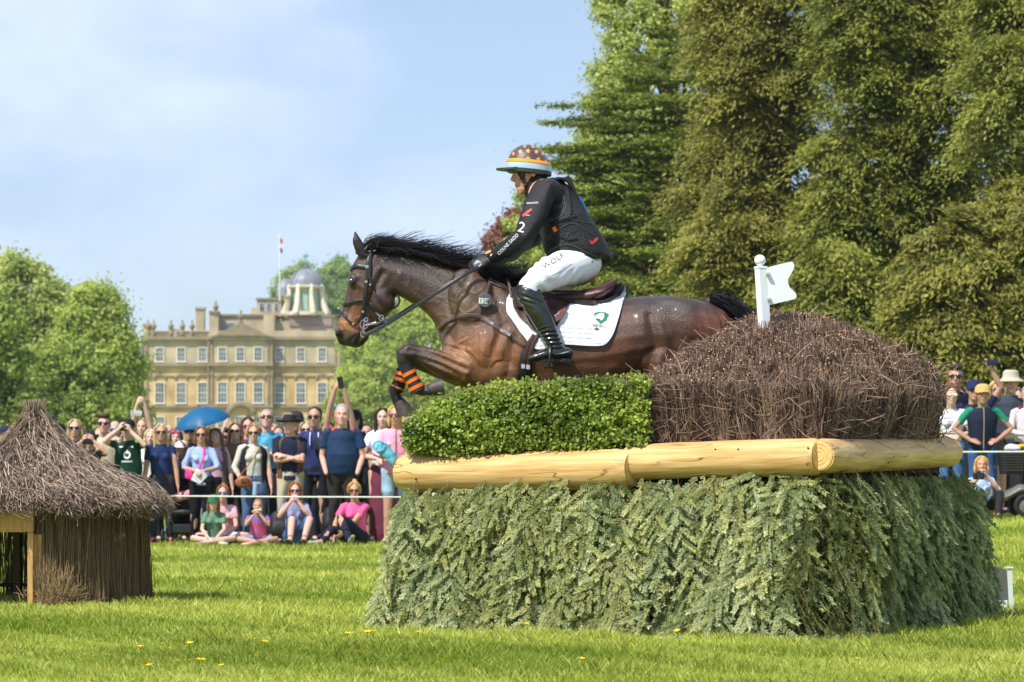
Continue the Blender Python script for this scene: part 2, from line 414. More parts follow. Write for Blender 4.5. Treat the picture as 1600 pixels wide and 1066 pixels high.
    for k in g.choice(n, min(limbs, n), replace=False):
        c = Vector(C[k]); h = z0 + (c.z - z0) * g.uniform(.55, .85); t = min(1, (h - z0) / (zt - z0)); s = Vector((x + (cx - x) * t, y + (cy - y) * t, h))
        mid = s.lerp(c, .5) + Vector((0, 0, (c - s).length * .08)); r0 = trunk_r * (.42 - .25 * t)
        mb.tube([s, mid, c], [r0, r0 * .6, r0 * .15], n=6)
    mb.build('trunk', bark, root)
    return root
def build_trees():
    bark = mat('tree_bark', lin((96, 78, 60)), rough=0.95, var=0.3, scale=3, bump=0.8, bscale=12)
    M = leafmat
    con = M('conifer_leaf', lin((78, 84, 32)), lin((172, 166, 74)), trans=.28, rough=.6)
    con2 = M('conifer_leaf_green', lin((76, 88, 32)), lin((170, 172, 74)), trans=.3, rough=.6)
    ced = M('cedar_leaf', lin((76, 94, 34)), lin((162, 172, 76)), trans=.26, rough=.6)
    lime = M('lime_leaf', lin((134, 152, 66)), lin((212, 218, 128)), trans=.4)
    bright = M('bright_leaf', lin((146, 168, 60)), lin((216, 226, 112)), trans=.4)
    oak = M('oak_leaf', lin((126, 146, 52)), lin((202, 212, 108)), trans=.35)
    dark = M('dark_leaf', lin((92, 114, 42)), lin((164, 180, 78)), trans=.3)
    copper = M('copper_leaf', lin((104, 62, 54)), lin((166, 116, 92)), trans=.3)
    far = M('far_leaf', lin((116, 144, 70)), lin((170, 192, 108)), trans=.35)
    def lobe(px0, px1, py0, py1, Y, depth=None, ky=0):
        a = P(px0, py0, Y); b = P(px1, py1, Y); rx = (b.x - a.x) / 2; rz = (a.z - b.z) / 2
        return ((a.x + b.x) / 2, Y + ky, (a.z + b.z) / 2, rx, depth or rx * .9, rz)
    # right: the tall stand behind the jump
    def at(px, Y): return ((px - HX) * Y / F, Y)
    tree('lime_tree', 'tall bright green leafy tree rising behind the layered cedar, its left edge against open sky', at(1035, 112),
         [lobe(925, 1170, -420, 250, 112), lobe(905, 1050, 60, 430, 112), lobe(960, 1200, 150, 560, 113), lobe(880, 990, 200, 500, 111)], 560, 460, .55, .085, lime, bark, .35, seed=3, aspect=(1, 1, .7), inner=.35, limbs=60)
    tree('cedar_tree', 'dark green cedar with flat layered branches reaching left towards the rider', at(1065, 88),
         [lobe(930, 1210, 60, 330, 88), lobe(862, 1230, 150, 480, 88), lobe(850, 1000, 170, 300, 87.5), lobe(830, 1230, 270, 560, 87.5), lobe(800, 1180, 380, 600, 87)], 700, 420, .52, .060, ced, bark, .4, style='cedar', seed=5, aspect=(1.5, 1.3, .2), tiers=.62, inner=.3, limbs=70)
    tree('conifer_tree', 'towering olive green conifer directly behind the white flag', at(1205, 75),
         [lobe(1085, 1330, -620, 250, 75), lobe(1090, 1260, -80, 260, 73.5), lobe(1070, 1330, 60, 560, 75), lobe(1075, 1215, 230, 520, 72.8), lobe(1180, 1345, 300, 640, 73), lobe(1100, 1340, 480, 806, 74)], 820, 760, .62, .052, con, bark, .55, style='bough', seed=8, aspect=(1.5, .9, .36), group=None, limbs=70)
    tree('conifer_tree', 'broad olive conifer between the one behind the flag and the right edge of the photo', at(1405, 71),
         [lobe(1270, 1520, -650, 200, 71), lobe(1285, 1450, -120, 180, 69.5), lobe(1390, 1560, 20, 330, 69.8), lobe(1260, 1440, 160, 420, 70), lobe(1330, 1560, 250, 600, 71), lobe(1290, 1540, 400, 806, 71)], 980, 760, .62, .052, con2, bark, .6, style='bough', seed=11, aspect=(1.5, .9, .36), limbs=80)
    tree('conifer_tree', 'dark green conifer at the right edge of the photo with bare grey twigs showing', at(1610, 67),
         [lobe(1480, 1760, -600, 250, 67), lobe(1500, 1660, 30, 330, 65.5), lobe(1530, 1800, 150, 806, 67), lobe(1600, 1950, -200, 806, 68)], 900, 700, .60, .052, con2, bark, .5, style='bough', seed=13, aspect=(1.5, .9, .36), limbs=90)
    tree('bushy_tree', 'lower yellow green bushy tree in front of the conifers, behind the right crowd', at(1520, 60),
         [lobe(1390, 1600, 330, 700, 60), lobe(1470, 1720, 280, 800, 60.5), lobe(1360, 1520, 450, 806, 60)], 420, 560, .48, .052, con, bark, .25, style='bough', seed=17, aspect=(1.4, 1, .4), limbs=40)
    tree('bushy_tree', 'rounded green bushy tree low between the tall conifers, just above the brown brush', at(1290, 64),
         [lobe(1210, 1400, 380, 780, 64), lobe(1150, 1290, 430, 806, 64.5)], 300, 520, .48, .052, con2, bark, .22, style='bough', seed=19, aspect=(1.4, 1, .4), limbs=30)
    tree('bushy_tree', 'dark low spreading tree behind the hindquarters of the horse', at(1080, 78),
         [lobe(960, 1180, 400, 800, 78), lobe(880, 1050, 440, 806, 78.5)], 240, 460, .5, .06, ced, bark, .22, style='cedar', seed=23, aspect=(1.3, 1.1, .35), tiers=.45, limbs=30)
    tree('copper_beech_tree', 'small reddish copper beech against the sky in front of the rider', at(835, 125),
         [lobe(762, 900, 310, 500, 125), lobe(750, 850, 335, 560, 125)], 170, 340, .36, .075, copper, bark, .2, seed=29, limbs=24, inner=.2)
    tree('young_tree', 'light green tree growing among the copper beech leaves', at(800, 118),
         [lobe(757, 880, 365, 560, 118), lobe(785, 910, 285, 480, 119)], 110, 280, .33, .085, lime, bark, .18, seed=31, limbs=20, inner=.2)
    # left: parkland trees
    tree('parkland_tree', 'tall light green tree at the far left with its top highest against the sky', at(30, 200),
         [lobe(-60, 110, 400, 600, 200), lobe(-90, 140, 470, 720, 200), lobe(50, 130, 440, 640, 201)], 360, 520, .85, .15, lime, bark, .5, seed=37, limbs=40)
    tree('parkland_tree', 'rounded green tree beside the left end of the stone mansion', at(165, 185),
         [lobe(100, 190, 442, 560, 185), lobe(85, 216, 490, 650, 185), lobe(100, 226, 560, 735, 185)], 360, 520, .80, .14, oak, bark, .45, seed=41, limbs=40)
    tree('parkland_tree', 'dark green tree at the left edge above the brushwood hut', at(-10, 160),
         [lobe(-120, 45, 450, 700, 160), lobe(-130, 70, 560, 780, 160)], 260, 460, .8, .13, dark, bark, .45, seed=43, limbs=30)
    tree('parkland_tree', 'dark low tree filling the gap above the heads left of the mansion', at(95, 175),
         [lobe(20, 190, 540, 770, 175), lobe(70, 215, 620, 770, 174)], 240, 420, .75, .13, dark, bark, .4, seed=47, limbs=30)
    tree('parkland_tree', 'tall green tree beyond the left edge of the crowd', at(-260, 190), [lobe(-420, -120, 410, 760, 190), lobe(-340, -150, 380, 600, 190)], 260, 360, 1.1, .17, oak, bark, .5, seed=49, limbs=30)
    # behind and right of the house
    for k, (x0, x1, yt, yb, Y, mt, lb) in enumerate([
        (425, 530, 418, 560, 640, far, 'far green tree rising behind the domed tower'),
        (480, 600, 412, 600, 650, far, 'far green tree whose top shows between the dome and the horse head'),
        (530, 640, 440, 700, 420, bright, 'bright green tree seen under the horse head'),
        (600, 720, 455, 720, 430, bright, 'bright green tree seen under the horse throat'),
        (690, 830, 430, 720, 440, bright, 'bright green tree hidden mostly behind the horse chest'),
        (540, 660, 560, 740, 330, oak, 'nearer mid green tree above the heads of the crowd, under the horse head'),
        (640, 760, 570, 740, 340, oak, 'nearer mid green tree behind the horse forelegs'),
        (500, 570, 610, 740, 300, oak, 'low green tree beside the right end of the mansion'),
        (760, 900, 500, 740, 300, oak, 'green tree hidden behind the horse and rider'),
        (890, 1020, 520, 740, 300, oak, 'green tree hidden behind the saddle and hedge')]):
        w_ = (x1 - x0) * Y / F
        tree('distant_tree', lb, at((x0 + x1) / 2, Y), [lobe(x0, x1, yt, yb, Y), lobe(x0 + (x1 - x0) * .1, x0 + (x1 - x0) * .7, yt - 8, (yt + yb) / 2, Y)],
             210, 330, w_ * .12, w_ * .020, mt, bark, .5, seed=60 + k, group='distant trees beyond the crowd', limbs=16)

# ================================================================ HOUSE
def build_house():
    Y0 = 530.0; s = Y0 / F
    root = empty('stone_mansion', (P(376, 700, Y0).x, Y0, 7.2), 'large honey coloured stone mansion with a pediment, chimneys and a domed lantern tower', 'building')
    stone = mat('mansion_stone_warm', lin((168, 138, 94)), rough=.9, var=.16, scale=.3, bump=.5, bscale=1.5, col2=lin((212, 182, 132)))
    grey = mat('mansion_stone_grey', lin((196, 180, 148)), rough=.9, var=.2, scale=.25, bump=.5, bscale=1.5, col2=lin((150, 138, 112)))
    trim = mat('mansion_trim', lin((142, 128, 102)), rough=.9, var=.2, scale=.6)
    white = mat('window_paint', lin((226, 220, 204)), rough=.6, var=.05); glass = mat('window_glass', lin((52, 60, 70)), rough=.12, var=.6, scale=.45, spec=.6, col2=lin((120, 130, 140)))
    lead = mat('lead_roof', lin((128, 132, 142)), rough=.5, var=.15, scale=1.2); cop = mat('copper_green', lin((150, 184, 168)), rough=.7, var=.15)
    slate = mat('slate_roof', lin((150, 128, 122)), rough=.8, var=.15, scale=1)
    pale = mat('lantern_stone', lin((214, 204, 184)), rough=.85, var=.15, scale=1)
    def B(mb, x0, x1, yt, yb, f=0.0, d=14.0):
        a = P(x0, yt, Y0); b = P(x1, yb, Y0); mb.box(((a.x + b.x) / 2, Y0 - f + d / 2, (a.z + b.z) / 2), (b.x - a.x, d, a.z - b.z)); return mb
    mb = MB(); B(mb, 222, 532, 571, 708, 0); B(mb, 327, 427, 571.4, 708, 1.6, 3); mb.build('lower_wall', stone, root, smooth=False)
    mb = MB(); B(mb, 222.3, 531.7, 528, 571, 0.02); B(mb, 327.3, 426.7, 528, 570.8, 1.62, 3); B(mb, 222.8, 531, 517, 528, -.1, .5); mb.build('upper_wall', grey, root, smooth=False)
    mb = MB()
    for yt, yb, e in ((568, 572.5, .7), (526.5, 531, .8), (634, 637, .5), (587, 588.5, .25)):
        B(mb, 221, 533, yt, yb, e, e + 1); B(mb, 326, 428, yt - .01, yb + .01, 1.6 + e, e + 1)
    for x in (222, 229.5, 327, 333, 420, 426, 524, 531): B(mb, x - 1.4, x + 1.4, 528, 700, (1.85 if 326 < x < 428 else .25), .6)
    mb.build('cornice', trim, root, smooth=False)
    # pediment
    mb = MB(); pz = [P(330, 526, Y0 - 2.6), P(424, 526, Y0 - 2.6), P(376.5, 504, Y0 - 2.6)]; mb.prism(pz, (0, 1, 0), 3.2)
    mb.build('pediment', trim, root, smooth=False)
    mb = MB(); pz = [P(340, 524.2, Y0 - 2.68), P(414, 524.2, Y0 - 2.68), P(376.5, 508, Y0 - 2.68)]; mb.prism(pz, (0, 1, 0), .3); mb.build('pediment_panel', trim, root, smooth=False)
    # windows
    xs = [249.6, 283, 316.5, 349, 376.7, 404.7, 437, 470, 503.5]
    wp = None
    rows = [(544, 564.5, 5.6), (598.5, 629.5, 6.6), (652, 688, 6.8)]
    for yt, yb, hw in rows:
        for i, x in enumerate(xs):
            f = 1.62 if 326 < x < 428 else 0.04
            mb = MB(); t = 1.4; a = f + .18
            B(mb, x - hw - t, x - hw, yt - t, yb + t, a, .3); B(mb, x + hw, x + hw + t, yt - t, yb + t, a, .3); B(mb, x - hw, x + hw, yt - t, yt, a, .3); B(mb, x - hw - 2.2, x + hw + 2.2, yb, yb + 2, a + .15, .5)
            for k in (1, 2): B(mb, x - hw + 2 * hw * k / 3 - .25, x - hw + 2 * hw * k / 3 + .25, yt, yb, f + .09, .1)
            nb = 4 if yb - yt > 25 else 3
            for k in range(1, nb): B(mb, x - hw, x + hw, yt + (yb - yt) * k / nb - (.5 if k * 2 == nb else .25), yt + (yb - yt) * k / nb + (.5 if k * 2 == nb else .25), f + .10, .1)
            w_ = mb.build('window', white, root, smooth=False)
            B(MB(), x - hw, x + hw, yt, yb, f + .03, .1).build('pane', glass, w_, smooth=False)
    # blind arches over the first-floor windows, door arch
    def arch(cx, cy, rx, ry, f, th=.9):
        pts = [P(cx + rx * math.cos(a), cy - ry * math.sin(a), Y0 - f) for a in np.linspace(R(15), R(165), 9)]
        MB().tube(pts, .16 * th, n=6).build('arch_moulding', trim, root)
    for x in xs: arch(x, 594, 9.5, 9, 1.7 if 326 < x < 428 else .12, 1.4)
    arch(376.7, 648, 20, 17, 2.2, 3)
    # balustrade, urns
    for x0, x1 in ((240, 262), (275, 296), (300, 326)):
        mb = MB()
        B(mb, x0, x1, 518, 519.5, .05, .5)
        for k in range(int((x1 - x0) / 2.2)): B(mb, x0 + k * 2.2 + .6, x0 + k * 2.2 + 1.6, 519.5, 528, 0, .3)
        mb.build('balustrade', trim, root, smooth=False)
    for x, h in ((231, 14), (240, 12), (267, 10), (285, 9), (300, 9), (337, 18), (376.5, 12), (376, 9)):
        z = P(x, 520 if x < 330 else 490 if x == 337 else 505, Y0); mb = MB(); hh = h * s
        mb.lathe((z.x, Y0 + .2, z.z - .3), [(.45, 0), (.45, .5), (.15, .7), (.42, 1.1), (.5, 1.5), (.25, 1.9), (.12, 2.1), (.2, 2.3), (.03, 2.6)], n=10)
        mb.build('urn', trim, root)
    # attic storeys
    for q in ((330, 429, 491, 528, -3, 8), (398, 436, 465, 492, -5, 6), (443, 520, 493, 528, -3, 9), (224, 238, 508, 528, -.3, 3), (262, 286, 514, 528, -.3, 2), (327, 341, 488, 528, 0, 3),
              (411, 428, 492, 528, -1, 3), (429, 520, 500, 528, -4, 6), (436, 450, 464, 500, -7, 5), (388, 412, 478, 495, -6, 5)): B(MB(), *q).build('attic_wall', grey, root, smooth=False)
    for x0, x1, y, f in ((329, 430, 489.5, -2.6), (396, 438, 463, -4.6), (441, 522, 491, -2.6), (326, 342, 486, .3), (223, 239, 506, 0)): B(MB(), x0, x1, y, y + 3, f, 9 if x1 - x0 > 30 else 3).build('attic_cornice', trim, root, smooth=False)
    for x0, x1, yt, yb in ((352, 364, 503, 515), (402, 409, 471, 483), (413, 420, 471, 483), (425, 431, 471, 483)):
        f = -2.9 if x0 < 390 else -4.9
        w_ = B(MB(), x0 - 1, x1 + 1, yt - 1, yb + 1, f, .2).build('window', white, root, smooth=False); B(MB(), x0, x1, yt, yb, f + .05, .1).build('pane', glass, w_, smooth=False)
    B(MB(), 450, 517, 496, 508, -2.7, 8).build('slate_roof', slate, root, smooth=False)
    # chimneys
    for x0, x1, yt, yb in ((303, 316.5, 481, 528), (444, 449, 462, 492)):
        mb = MB(); B(mb, x0, x1, yt, yb, -3, 2); B(mb, x0 - 1, x1 + 1, yt - 2.5, yt + 1, -2.8, 2.4); mb.build('chimney', grey, root, smooth=False)
    # lantern tower
    c = P(478, 490, Y0 + 5); r = 3.0
    mb = MB()
    for k in range(8):
        a = 2 * math.pi * (k + .5) / 8; p = c + Vector((math.cos(a) * r, math.sin(a) * r, 0)); d = Vector((math.cos(a), math.sin(a), 0))
        mb.tube([p + d * 1.0 + Vector((0, 0, 0)), p + d * .35 + Vector((0, 0, 1.6)), p + Vector((0, 0, 3.2)), p + Vector((0, 0, 4.6))], [.62, .5, .42, .42], n=6)
    mb.lathe(c, [(3.8, -.4), (3.8, .25), (3.2, .25)], 24); mb.lathe(c + Vector((0, 0, 4.3)), [(3.1, 0), (3.35, .2), (3.35, .45), (2.9, .5)], 24)
    mb.lathe(c, [(2.3, 0), (2.3, 4.4)], 16)
    mb.build('lantern', pale, root)
    for k in range(8):
        a = 2 * math.pi * k / 8; d = Vector((math.cos(a), math.sin(a), 0)); mb = MB(); mb.box(c + d * 2.42 + Vector((0, 0, 2.1)), (.12, 1.05, 3.2), rot=a); mb.build('lantern_louvre', cop, root, smooth=False)
    mb = MB(); mb.lathe(c + Vector((0, 0, 4.8)), [(2.95 * math.cos(a), 3.0 * math.sin(a)) for a in np.linspace(0, R(88), 12)], 24)
    for k in range(12):
        a = 2 * math.pi * k / 12; mb.tube([c + Vector((math.cos(a) * 2.98 * math.cos(b), math.sin(a) * 2.98 * math.cos(b), 4.8 + 3.0 * math.sin(b))) for b in np.linspace(0, R(85), 8)], .06, n=5)
    mb.build('dome', lead, root)
    mb = MB(); mb.tube([c + Vector((0, 0, 7.8)), c + Vector((0, 0, 10.6))], .07, n=6); mb.ell(c + Vector((0, 0, 8.1)), .22); mb.box(c + Vector((.0, 0, 10)), (.9, .05, .5)); mb.build('weathervane', mat('vane_blue', lin((96, 150, 176)), rough=.5), root)
    c2 = P(446, 464, Y0 + 9); MB().lathe(c2, [(1.6, 0), (1.6, 1.2), (1.45, 1.9), (1.0, 2.7), (.3, 3.2)], 16).build('small_dome', lead, root)
    # low wing at left
    mb = MB(); B(mb, 192, 222, 636, 708, -4, 10); B(mb, 205, 222, 560, 640, -7, 8); mb.build('side_wing', grey, root, smooth=False)
    mb = MB(); B(mb, 190, 222, 633, 637, -3.7, 9); B(mb, 203, 222, 557, 561, -6.7, 8); mb.build('side_wing_cornice', trim, root, smooth=False)
    # flagpole with flag
    fr = empty('flagpole', P(437, 463, Y0 - 1), 'thin white flagpole on the mansion roof with a red, white and blue flag', 'flagpole')
    a = P(437, 470, Y0 + 1); b = P(437, 366, Y0 + 1)
    MB().tube([a, b], [.14, .08], n=8).build('pole', mat('pole_white', lin((225, 225, 225)), rough=.5, var=.04), fr)
    cols = [lin((196, 60, 70)), lin((232, 226, 232)), lin((60, 70, 130))]
    for k, nm in enumerate(('flag_top', 'flag_middle', 'flag_bottom')):
        y0, y1 = 372 + k * 7.4, 379.4 + k * 7.4; mb = MB(); n = 6; fr_, bk = [], []
        pts = [(437.3 + 4.2 * i / n, math.sin(i * 1.4) * .12) for i in range(n + 1)]
        top = [P(x, y0 + (x - 437) * .5, Y0 + 1 + w_) for x, w_ in pts]; bot = [P(x, y1 + (x - 437) * .5, Y0 + 1 + w_) for x, w_ in pts]
        mb.prism(top + bot[::-1], (0, 1, 0), .04); mb.build('flag', mat('flag_%d' % k, cols[k], rough=.8, var=.05), fr)

# ================================================================ THE JUMP
def sticks(A, B, r0, r1, mid=None):
    """n three-sided twigs from A to B (optionally bent through mid) as quads (m,4,3)"""
    A = np.asarray(A, float); B = np.asarray(B, float); n = len(A)
    d = unit(B - A); ref = np.where(np.abs(d[:, 2:3]) > .8, np.array([[1., 0, 0]]), np.array([[0, 0, 1.]]))
    u = unit(np.cross(d, ref)); v = np.cross(d, u); r0 = np.broadcast_to(r0, n)[:, None]; r1 = np.broadcast_to(r1, n)[:, None]
    def ringp(c, r): return [c + (u * math.cos(a) + v * math.sin(a)) * r for a in (0, 2.094, 4.189)]
    segs = [(A, r0), (B, r1)] if mid is None else [(A, r0), (mid, (r0 + r1) / 2), (B, r1)]
    out_ = []
    for (a, ra), (b, rb) in zip(segs[:-1], segs[1:]):
        p, q = ringp(a, ra), ringp(b, rb)
        for j in range(3): out_.append(np.stack([p[j], p[(j + 1) % 3], q[(j + 1) % 3], q[j]], 1))
    return np.concatenate(out_), 3 * (len(segs) - 1)
def stick_obj(name, A, B, r0, r1, m, parent, tint, mid=None):
    V, k = sticks(A, B, r0, r1, mid); return soup(name, V, m, parent, tint=np.tile(tint, k))
def build_jump():
    A, B, C, D = [np.array(p) for p in ((-.55, 15.98, 0.), (1.48, 14.66, 0.), (2.56, 17.3, 0.), (-.20, 17.6, 0.))]
    At, Bt, Ct, Dt = [np.array(P(*p)) for p in ((664, 764, 16.15), (1280, 738, 15.0), (1474, 738, 17.15), (740, 762, 17.6))]
    root = empty('brush_jump', (1.1, 16.2, 0), 'big cross country jump of spruce boughs, pale logs, green hedge and brown brushwood mound', 'jump')
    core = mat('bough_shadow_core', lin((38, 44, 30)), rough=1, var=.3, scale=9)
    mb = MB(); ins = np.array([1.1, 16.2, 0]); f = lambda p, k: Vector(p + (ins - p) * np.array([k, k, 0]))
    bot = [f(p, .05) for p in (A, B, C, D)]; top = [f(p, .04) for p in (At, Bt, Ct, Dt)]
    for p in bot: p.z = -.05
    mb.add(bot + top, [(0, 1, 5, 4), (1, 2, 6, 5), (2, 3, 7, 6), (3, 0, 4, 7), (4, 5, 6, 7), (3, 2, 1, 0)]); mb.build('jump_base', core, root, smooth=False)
    # spruce boughs
    g = np.random.default_rng(21)
    needle_y = leafmat('spruce_needle_yellow', lin((116, 130, 66)), lin((222, 222, 148)), trans=.42, rough=.5, spec=.4)
    needle = leafmat('spruce_needle', lin((112, 132, 78)), lin((222, 226, 170)), trans=.42, rough=.5, spec=.4)
    twig = leafmat('spruce_twig', lin((92, 72, 44)), lin((160, 136, 84)), trans=0, rough=.8)
    faces = [(A, B, At, Bt, 420), (B, C, Bt, Ct, 330), (B + (A - B) * .07, B + (C - B) * .07, Bt + (At - Bt) * .07, Bt + (Ct - Bt) * .07, 46), (D + 0, A, Dt, At, 60), (C, D, Ct, Dt, 70)]
    P0, P1, St, Ts = [], [], [], []
    for a, b, at_, bt, nb in faces:
        nb = int(nb * 1.0)
        for k in range(nb):
            u = (k + g.uniform(0, 1)) / nb * 1.05 - .025; v = min(1, g.beta(1.3, 1.0) * 1.02) if k % 5 else 1.0
            base = (a + (b - a) * u) * (1 - v) + (at_ + (bt - at_) * u) * v
            nrm = np.cross(b - a, at_ - a); nrm = nrm / np.linalg.norm(nrm); 
            if np.dot(nrm, base - np.array([1.1, 16.2, .3])) < 0: nrm = -nrm
            tan = (b - a) / np.linalg.norm(b - a); dn = np.array([0, 0, -1.]) + nrm * .22
            ang = g.normal(0, .30); d = dn * math.cos(ang) + tan * math.sin(ang); d /= np.linalg.norm(d)
            ln = g.uniform(.24, .5); ln = min(ln, max(.14, base[2] + .02)); off = g.uniform(.0, 1) ** 1.6 * .15
            p0 = base + nrm * off; bt_tint = np.clip(g.normal(.5, .26), 0, 1); nst = int(ln / .030); prev = p0
            side = np.cross(d, nrm)
            for s in range(nst + 1):
                t = s / nst; p = p0 + d * (ln * t) + nrm * (.05 * math.sin(t * 2.2)) + np.array([0, 0, -.04 * t * t])
                if p[2] < .012: p[2] = .012 + g.uniform(0, .02)
                if s: St.append((prev, p, .0022 * (1.15 - t)))
                prev = p
                if s == nst: P0.append(p); P1.append(p + d * g.uniform(.05, .08)); Ts.append(bt_tint)
                elif s:
                    sg = 1 if s % 2 else -1; l = (.045 + .10 * math.sin(min(1, (1 - t) * 1.25 + .12) * 1.57)) * g.uniform(.7, 1.2)
                    an = g.uniform(.35, .85); q = d * math.cos(an) + side * sg * math.sin(an) + nrm * g.normal(.10, .22); q /= np.linalg.norm(q)
                    e = p + q * l; e[2] = max(e[2], .01); P0.append(p); P1.append(e); Ts.append(bt_tint)
    P0 = np.array(P0); P1 = np.array(P1); Ts = np.array(Ts); ns = len(P0)
    ln = np.linalg.norm(P1 - P0, axis=1); cnt = np.clip((ln / .00125).astype(int), 16, 120); ci = np.repeat(np.arange(ns), cnt); m = len(ci)
    t = g.uniform(.02, 1, m); d = unit(P1 - P0)[ci]; ref = unit(g.normal(0, 1, (ns, 3)))[ci]; u = unit(np.cross(d, np.array([0.2, .1, 1.]) + ref * .2)); v = np.cross(d, u)
    ph = g.uniform(0, 2 * np.pi, m); radl = u * np.cos(ph)[:, None] + v * np.sin(ph)[:, None]
    fn_ = np.where((P0[:, 0] + (P0[:, 1] - 14.9) * -.55 < 1.45)[:, None], np.array([[-.48, -.82, .30]]), np.array([[.90, -.36, .30]])) + g.normal(0, .28, (ns, 3)); fn_ = unit(fn_)[ci]
    flat = (g.random(m) < .8)[:, None]; up_ = unit(np.cross(d, fn_)); sg_ = np.where(g.random(m) < .5, -1., 1.)[:, None]; radl = np.where(flat, unit(up_ * sg_ + fn_ * g.uniform(-.15, .45, (m, 1))), radl)
    nd = unit(d * .62 + radl * .95 + g.normal(0, .08, (m, 3))); nl = g.uniform(.015, .023, m) * (1 - .25 * t)
    b = P0[ci] + (P1 - P0)[ci] * t[:, None]; sd = unit(np.where(flat, np.cross(nd, fn_), np.cross(nd, radl + d * .3))) * .0023
    V = np.stack([b - sd * .8, b + sd * .8, b + nd * nl[:, None] * .9 + sd, b + nd * nl[:, None] * 1.02 - sd * .6], 1)
    warm = g.random(ns) < .02
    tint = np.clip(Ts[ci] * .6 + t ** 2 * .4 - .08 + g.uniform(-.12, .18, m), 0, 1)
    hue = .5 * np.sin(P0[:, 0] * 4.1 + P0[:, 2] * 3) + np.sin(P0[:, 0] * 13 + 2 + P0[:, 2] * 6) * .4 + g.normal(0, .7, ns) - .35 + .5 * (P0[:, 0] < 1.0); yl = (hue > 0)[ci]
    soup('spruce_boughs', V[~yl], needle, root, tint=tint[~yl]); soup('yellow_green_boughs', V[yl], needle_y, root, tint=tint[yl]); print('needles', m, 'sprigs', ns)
    a_ = np.array([s[0] for s in St]); b_ = np.array([s[1] for s in St]); r_ = np.array([s[2] for s in St])
    A2 = np.concatenate([a_, P0]); B2 = np.concatenate([b_, P1]); r2 = np.concatenate([r_, np.full(ns, .0010)])
    stick_obj('bough_stems', A2, B2, r2, r2 * .7, twig, root, g.uniform(0, 1, len(A2)))

    # logs
    wood = bpy.data.materials.new('peeled_log'); wood.use_nodes = True; t_ = wood.node_tree; t_.nodes.clear()
    o = N(t_, 'ShaderNodeOutputMaterial'); p = N(t_, 'ShaderNodeBsdfPrincipled'); p.inputs['Roughness'].default_value = .55; p.inputs['Specular IOR Level'].default_value = .35
    tcn = N(t_, 'ShaderNodeTexCoord'); m1 = N(t_, 'ShaderNodeMapping'); m1.inputs['Scale'].default_value = (1.6, 26, 26); m2 = N(t_, 'ShaderNodeMapping'); m2.inputs['Scale'].default_value = (1.1, 9, 9)
    n1 = N(t_, 'ShaderNodeTexNoise'); n1.inputs['Scale'].default_value = 1.6; n1.inputs['Detail'].default_value = 7; n2 = N(t_, 'ShaderNodeTexNoise'); n2.inputs['Scale'].default_value = 1.3; n2.inputs['Detail'].default_value = 2
    r1 = N(t_, 'ShaderNodeValToRGB'); r1.color_ramp.elements[0].position = .3; r1.color_ramp.elements[1].position = .72
    r1.color_ramp.elements[0].color = (*lin((184, 138, 76)), 1); r1.color_ramp.elements[1].color = (*lin((226, 194, 134)), 1)
    r2_ = N(t_, 'ShaderNodeValToRGB'); e = r2_.color_ramp.elements; e[0].position = .486; e[0].color = (1, 1, 1, 1); e[1].position = .5; e[1].color = (.30, .2, .12, 1)
    x = e.new(.512); x.color = (1, 1, 1, 1)
    n3 = N(t_, 'ShaderNodeTexNoise'); n3.inputs['Scale'].default_value = 3.2; r3 = N(t_, 'ShaderNodeValToRGB'); r3.color_ramp.elements[0].position = .48; r3.color_ramp.elements[1].position = .60
    mu = N(t_, 'ShaderNodeMixRGB'); mu.blend_type = 'MULTIPLY'; lk = t_.links.new
    lk(tcn.outputs['Object'], m1.inputs[0]); lk(tcn.outputs['Object'], m2.inputs[0]); lk(m1.outputs[0], n1.inputs['Vector']); lk(m2.outputs[0], n2.inputs['Vector']); lk(tcn.outputs['Object'], n3.inputs['Vector'])
    lk(n1.outputs[0], r1.inputs[0]); lk(n2.outputs[0], r2_.inputs[0]); lk(n3.outputs[0], r3.inputs[0]); lk(r3.outputs[0], mu.inputs[0]); lk(r1.outputs[0], mu.inputs[1]); lk(r2_.outputs[0], mu.inputs[2]); lk(mu.outputs[0], p.inputs['Base Color'])
    bp = N(t_, 'ShaderNodeBump'); bp.inputs['Strength'].default_value = .35; bp.inputs['Distance'].default_value = .01; lk(n1.outputs[0], bp.inputs['Height']); lk(bp.outputs[0], p.inputs['Normal']); lk(p.outputs[0], o.inputs[0])
    cut = mat('log_end', lin((218, 180, 112)), rough=.7, var=.16, scale=30, stretch=(1, 1, 1))
    knot = mat('log_knot', lin((74, 44, 28)), rough=.9, var=.4, scale=60)
    def log(p0, p1, ra, rb, seed, chamfer=.03, sag=0.0):
        p0, p1 = Vector(p0), Vector(p1); L_ = (p1 - p0).length; q = (p1 - p0).to_track_quat('X', 'Z'); gg = np.random.default_rng(seed); n = 40; K = 46; rs = []
        ph = gg.uniform(0, 6, 6)
        for i in range(K + 1):
            t = i / K; r = ra + (rb - ra) * t; x_ = L_ * t
            e_ = min(x_, L_ - x_); r *= 1 - .14 * max(0, 1 - e_ / chamfer) ** 1.5; r *= 1 + .012 * math.sin(t * 9 + ph[0]) + .008 * math.sin(t * 23 + ph[1])
            oy = .006 * math.sin(t * 5 + ph[2]); oz = .006 * math.sin(t * 4 + ph[3]) - sag * math.sin(t * math.pi)
            rs.append([Vector((x_, oy + r * math.cos(a) * (1 + .012 * math.sin(2 * a + ph[4] + t)), oz + r * math.sin(a) * (1 + .01 * math.sin(3 * a + ph[5])))) for a in np.linspace(0, 2 * np.pi, n, endpoint=False)])
        ob = MB().rings(rs).build('log', wood, root); ob.matrix_parent_inverse = Matrix.Translation(root.location).inverted()
        ob.location = p0; ob.rotation_euler = q.to_euler()
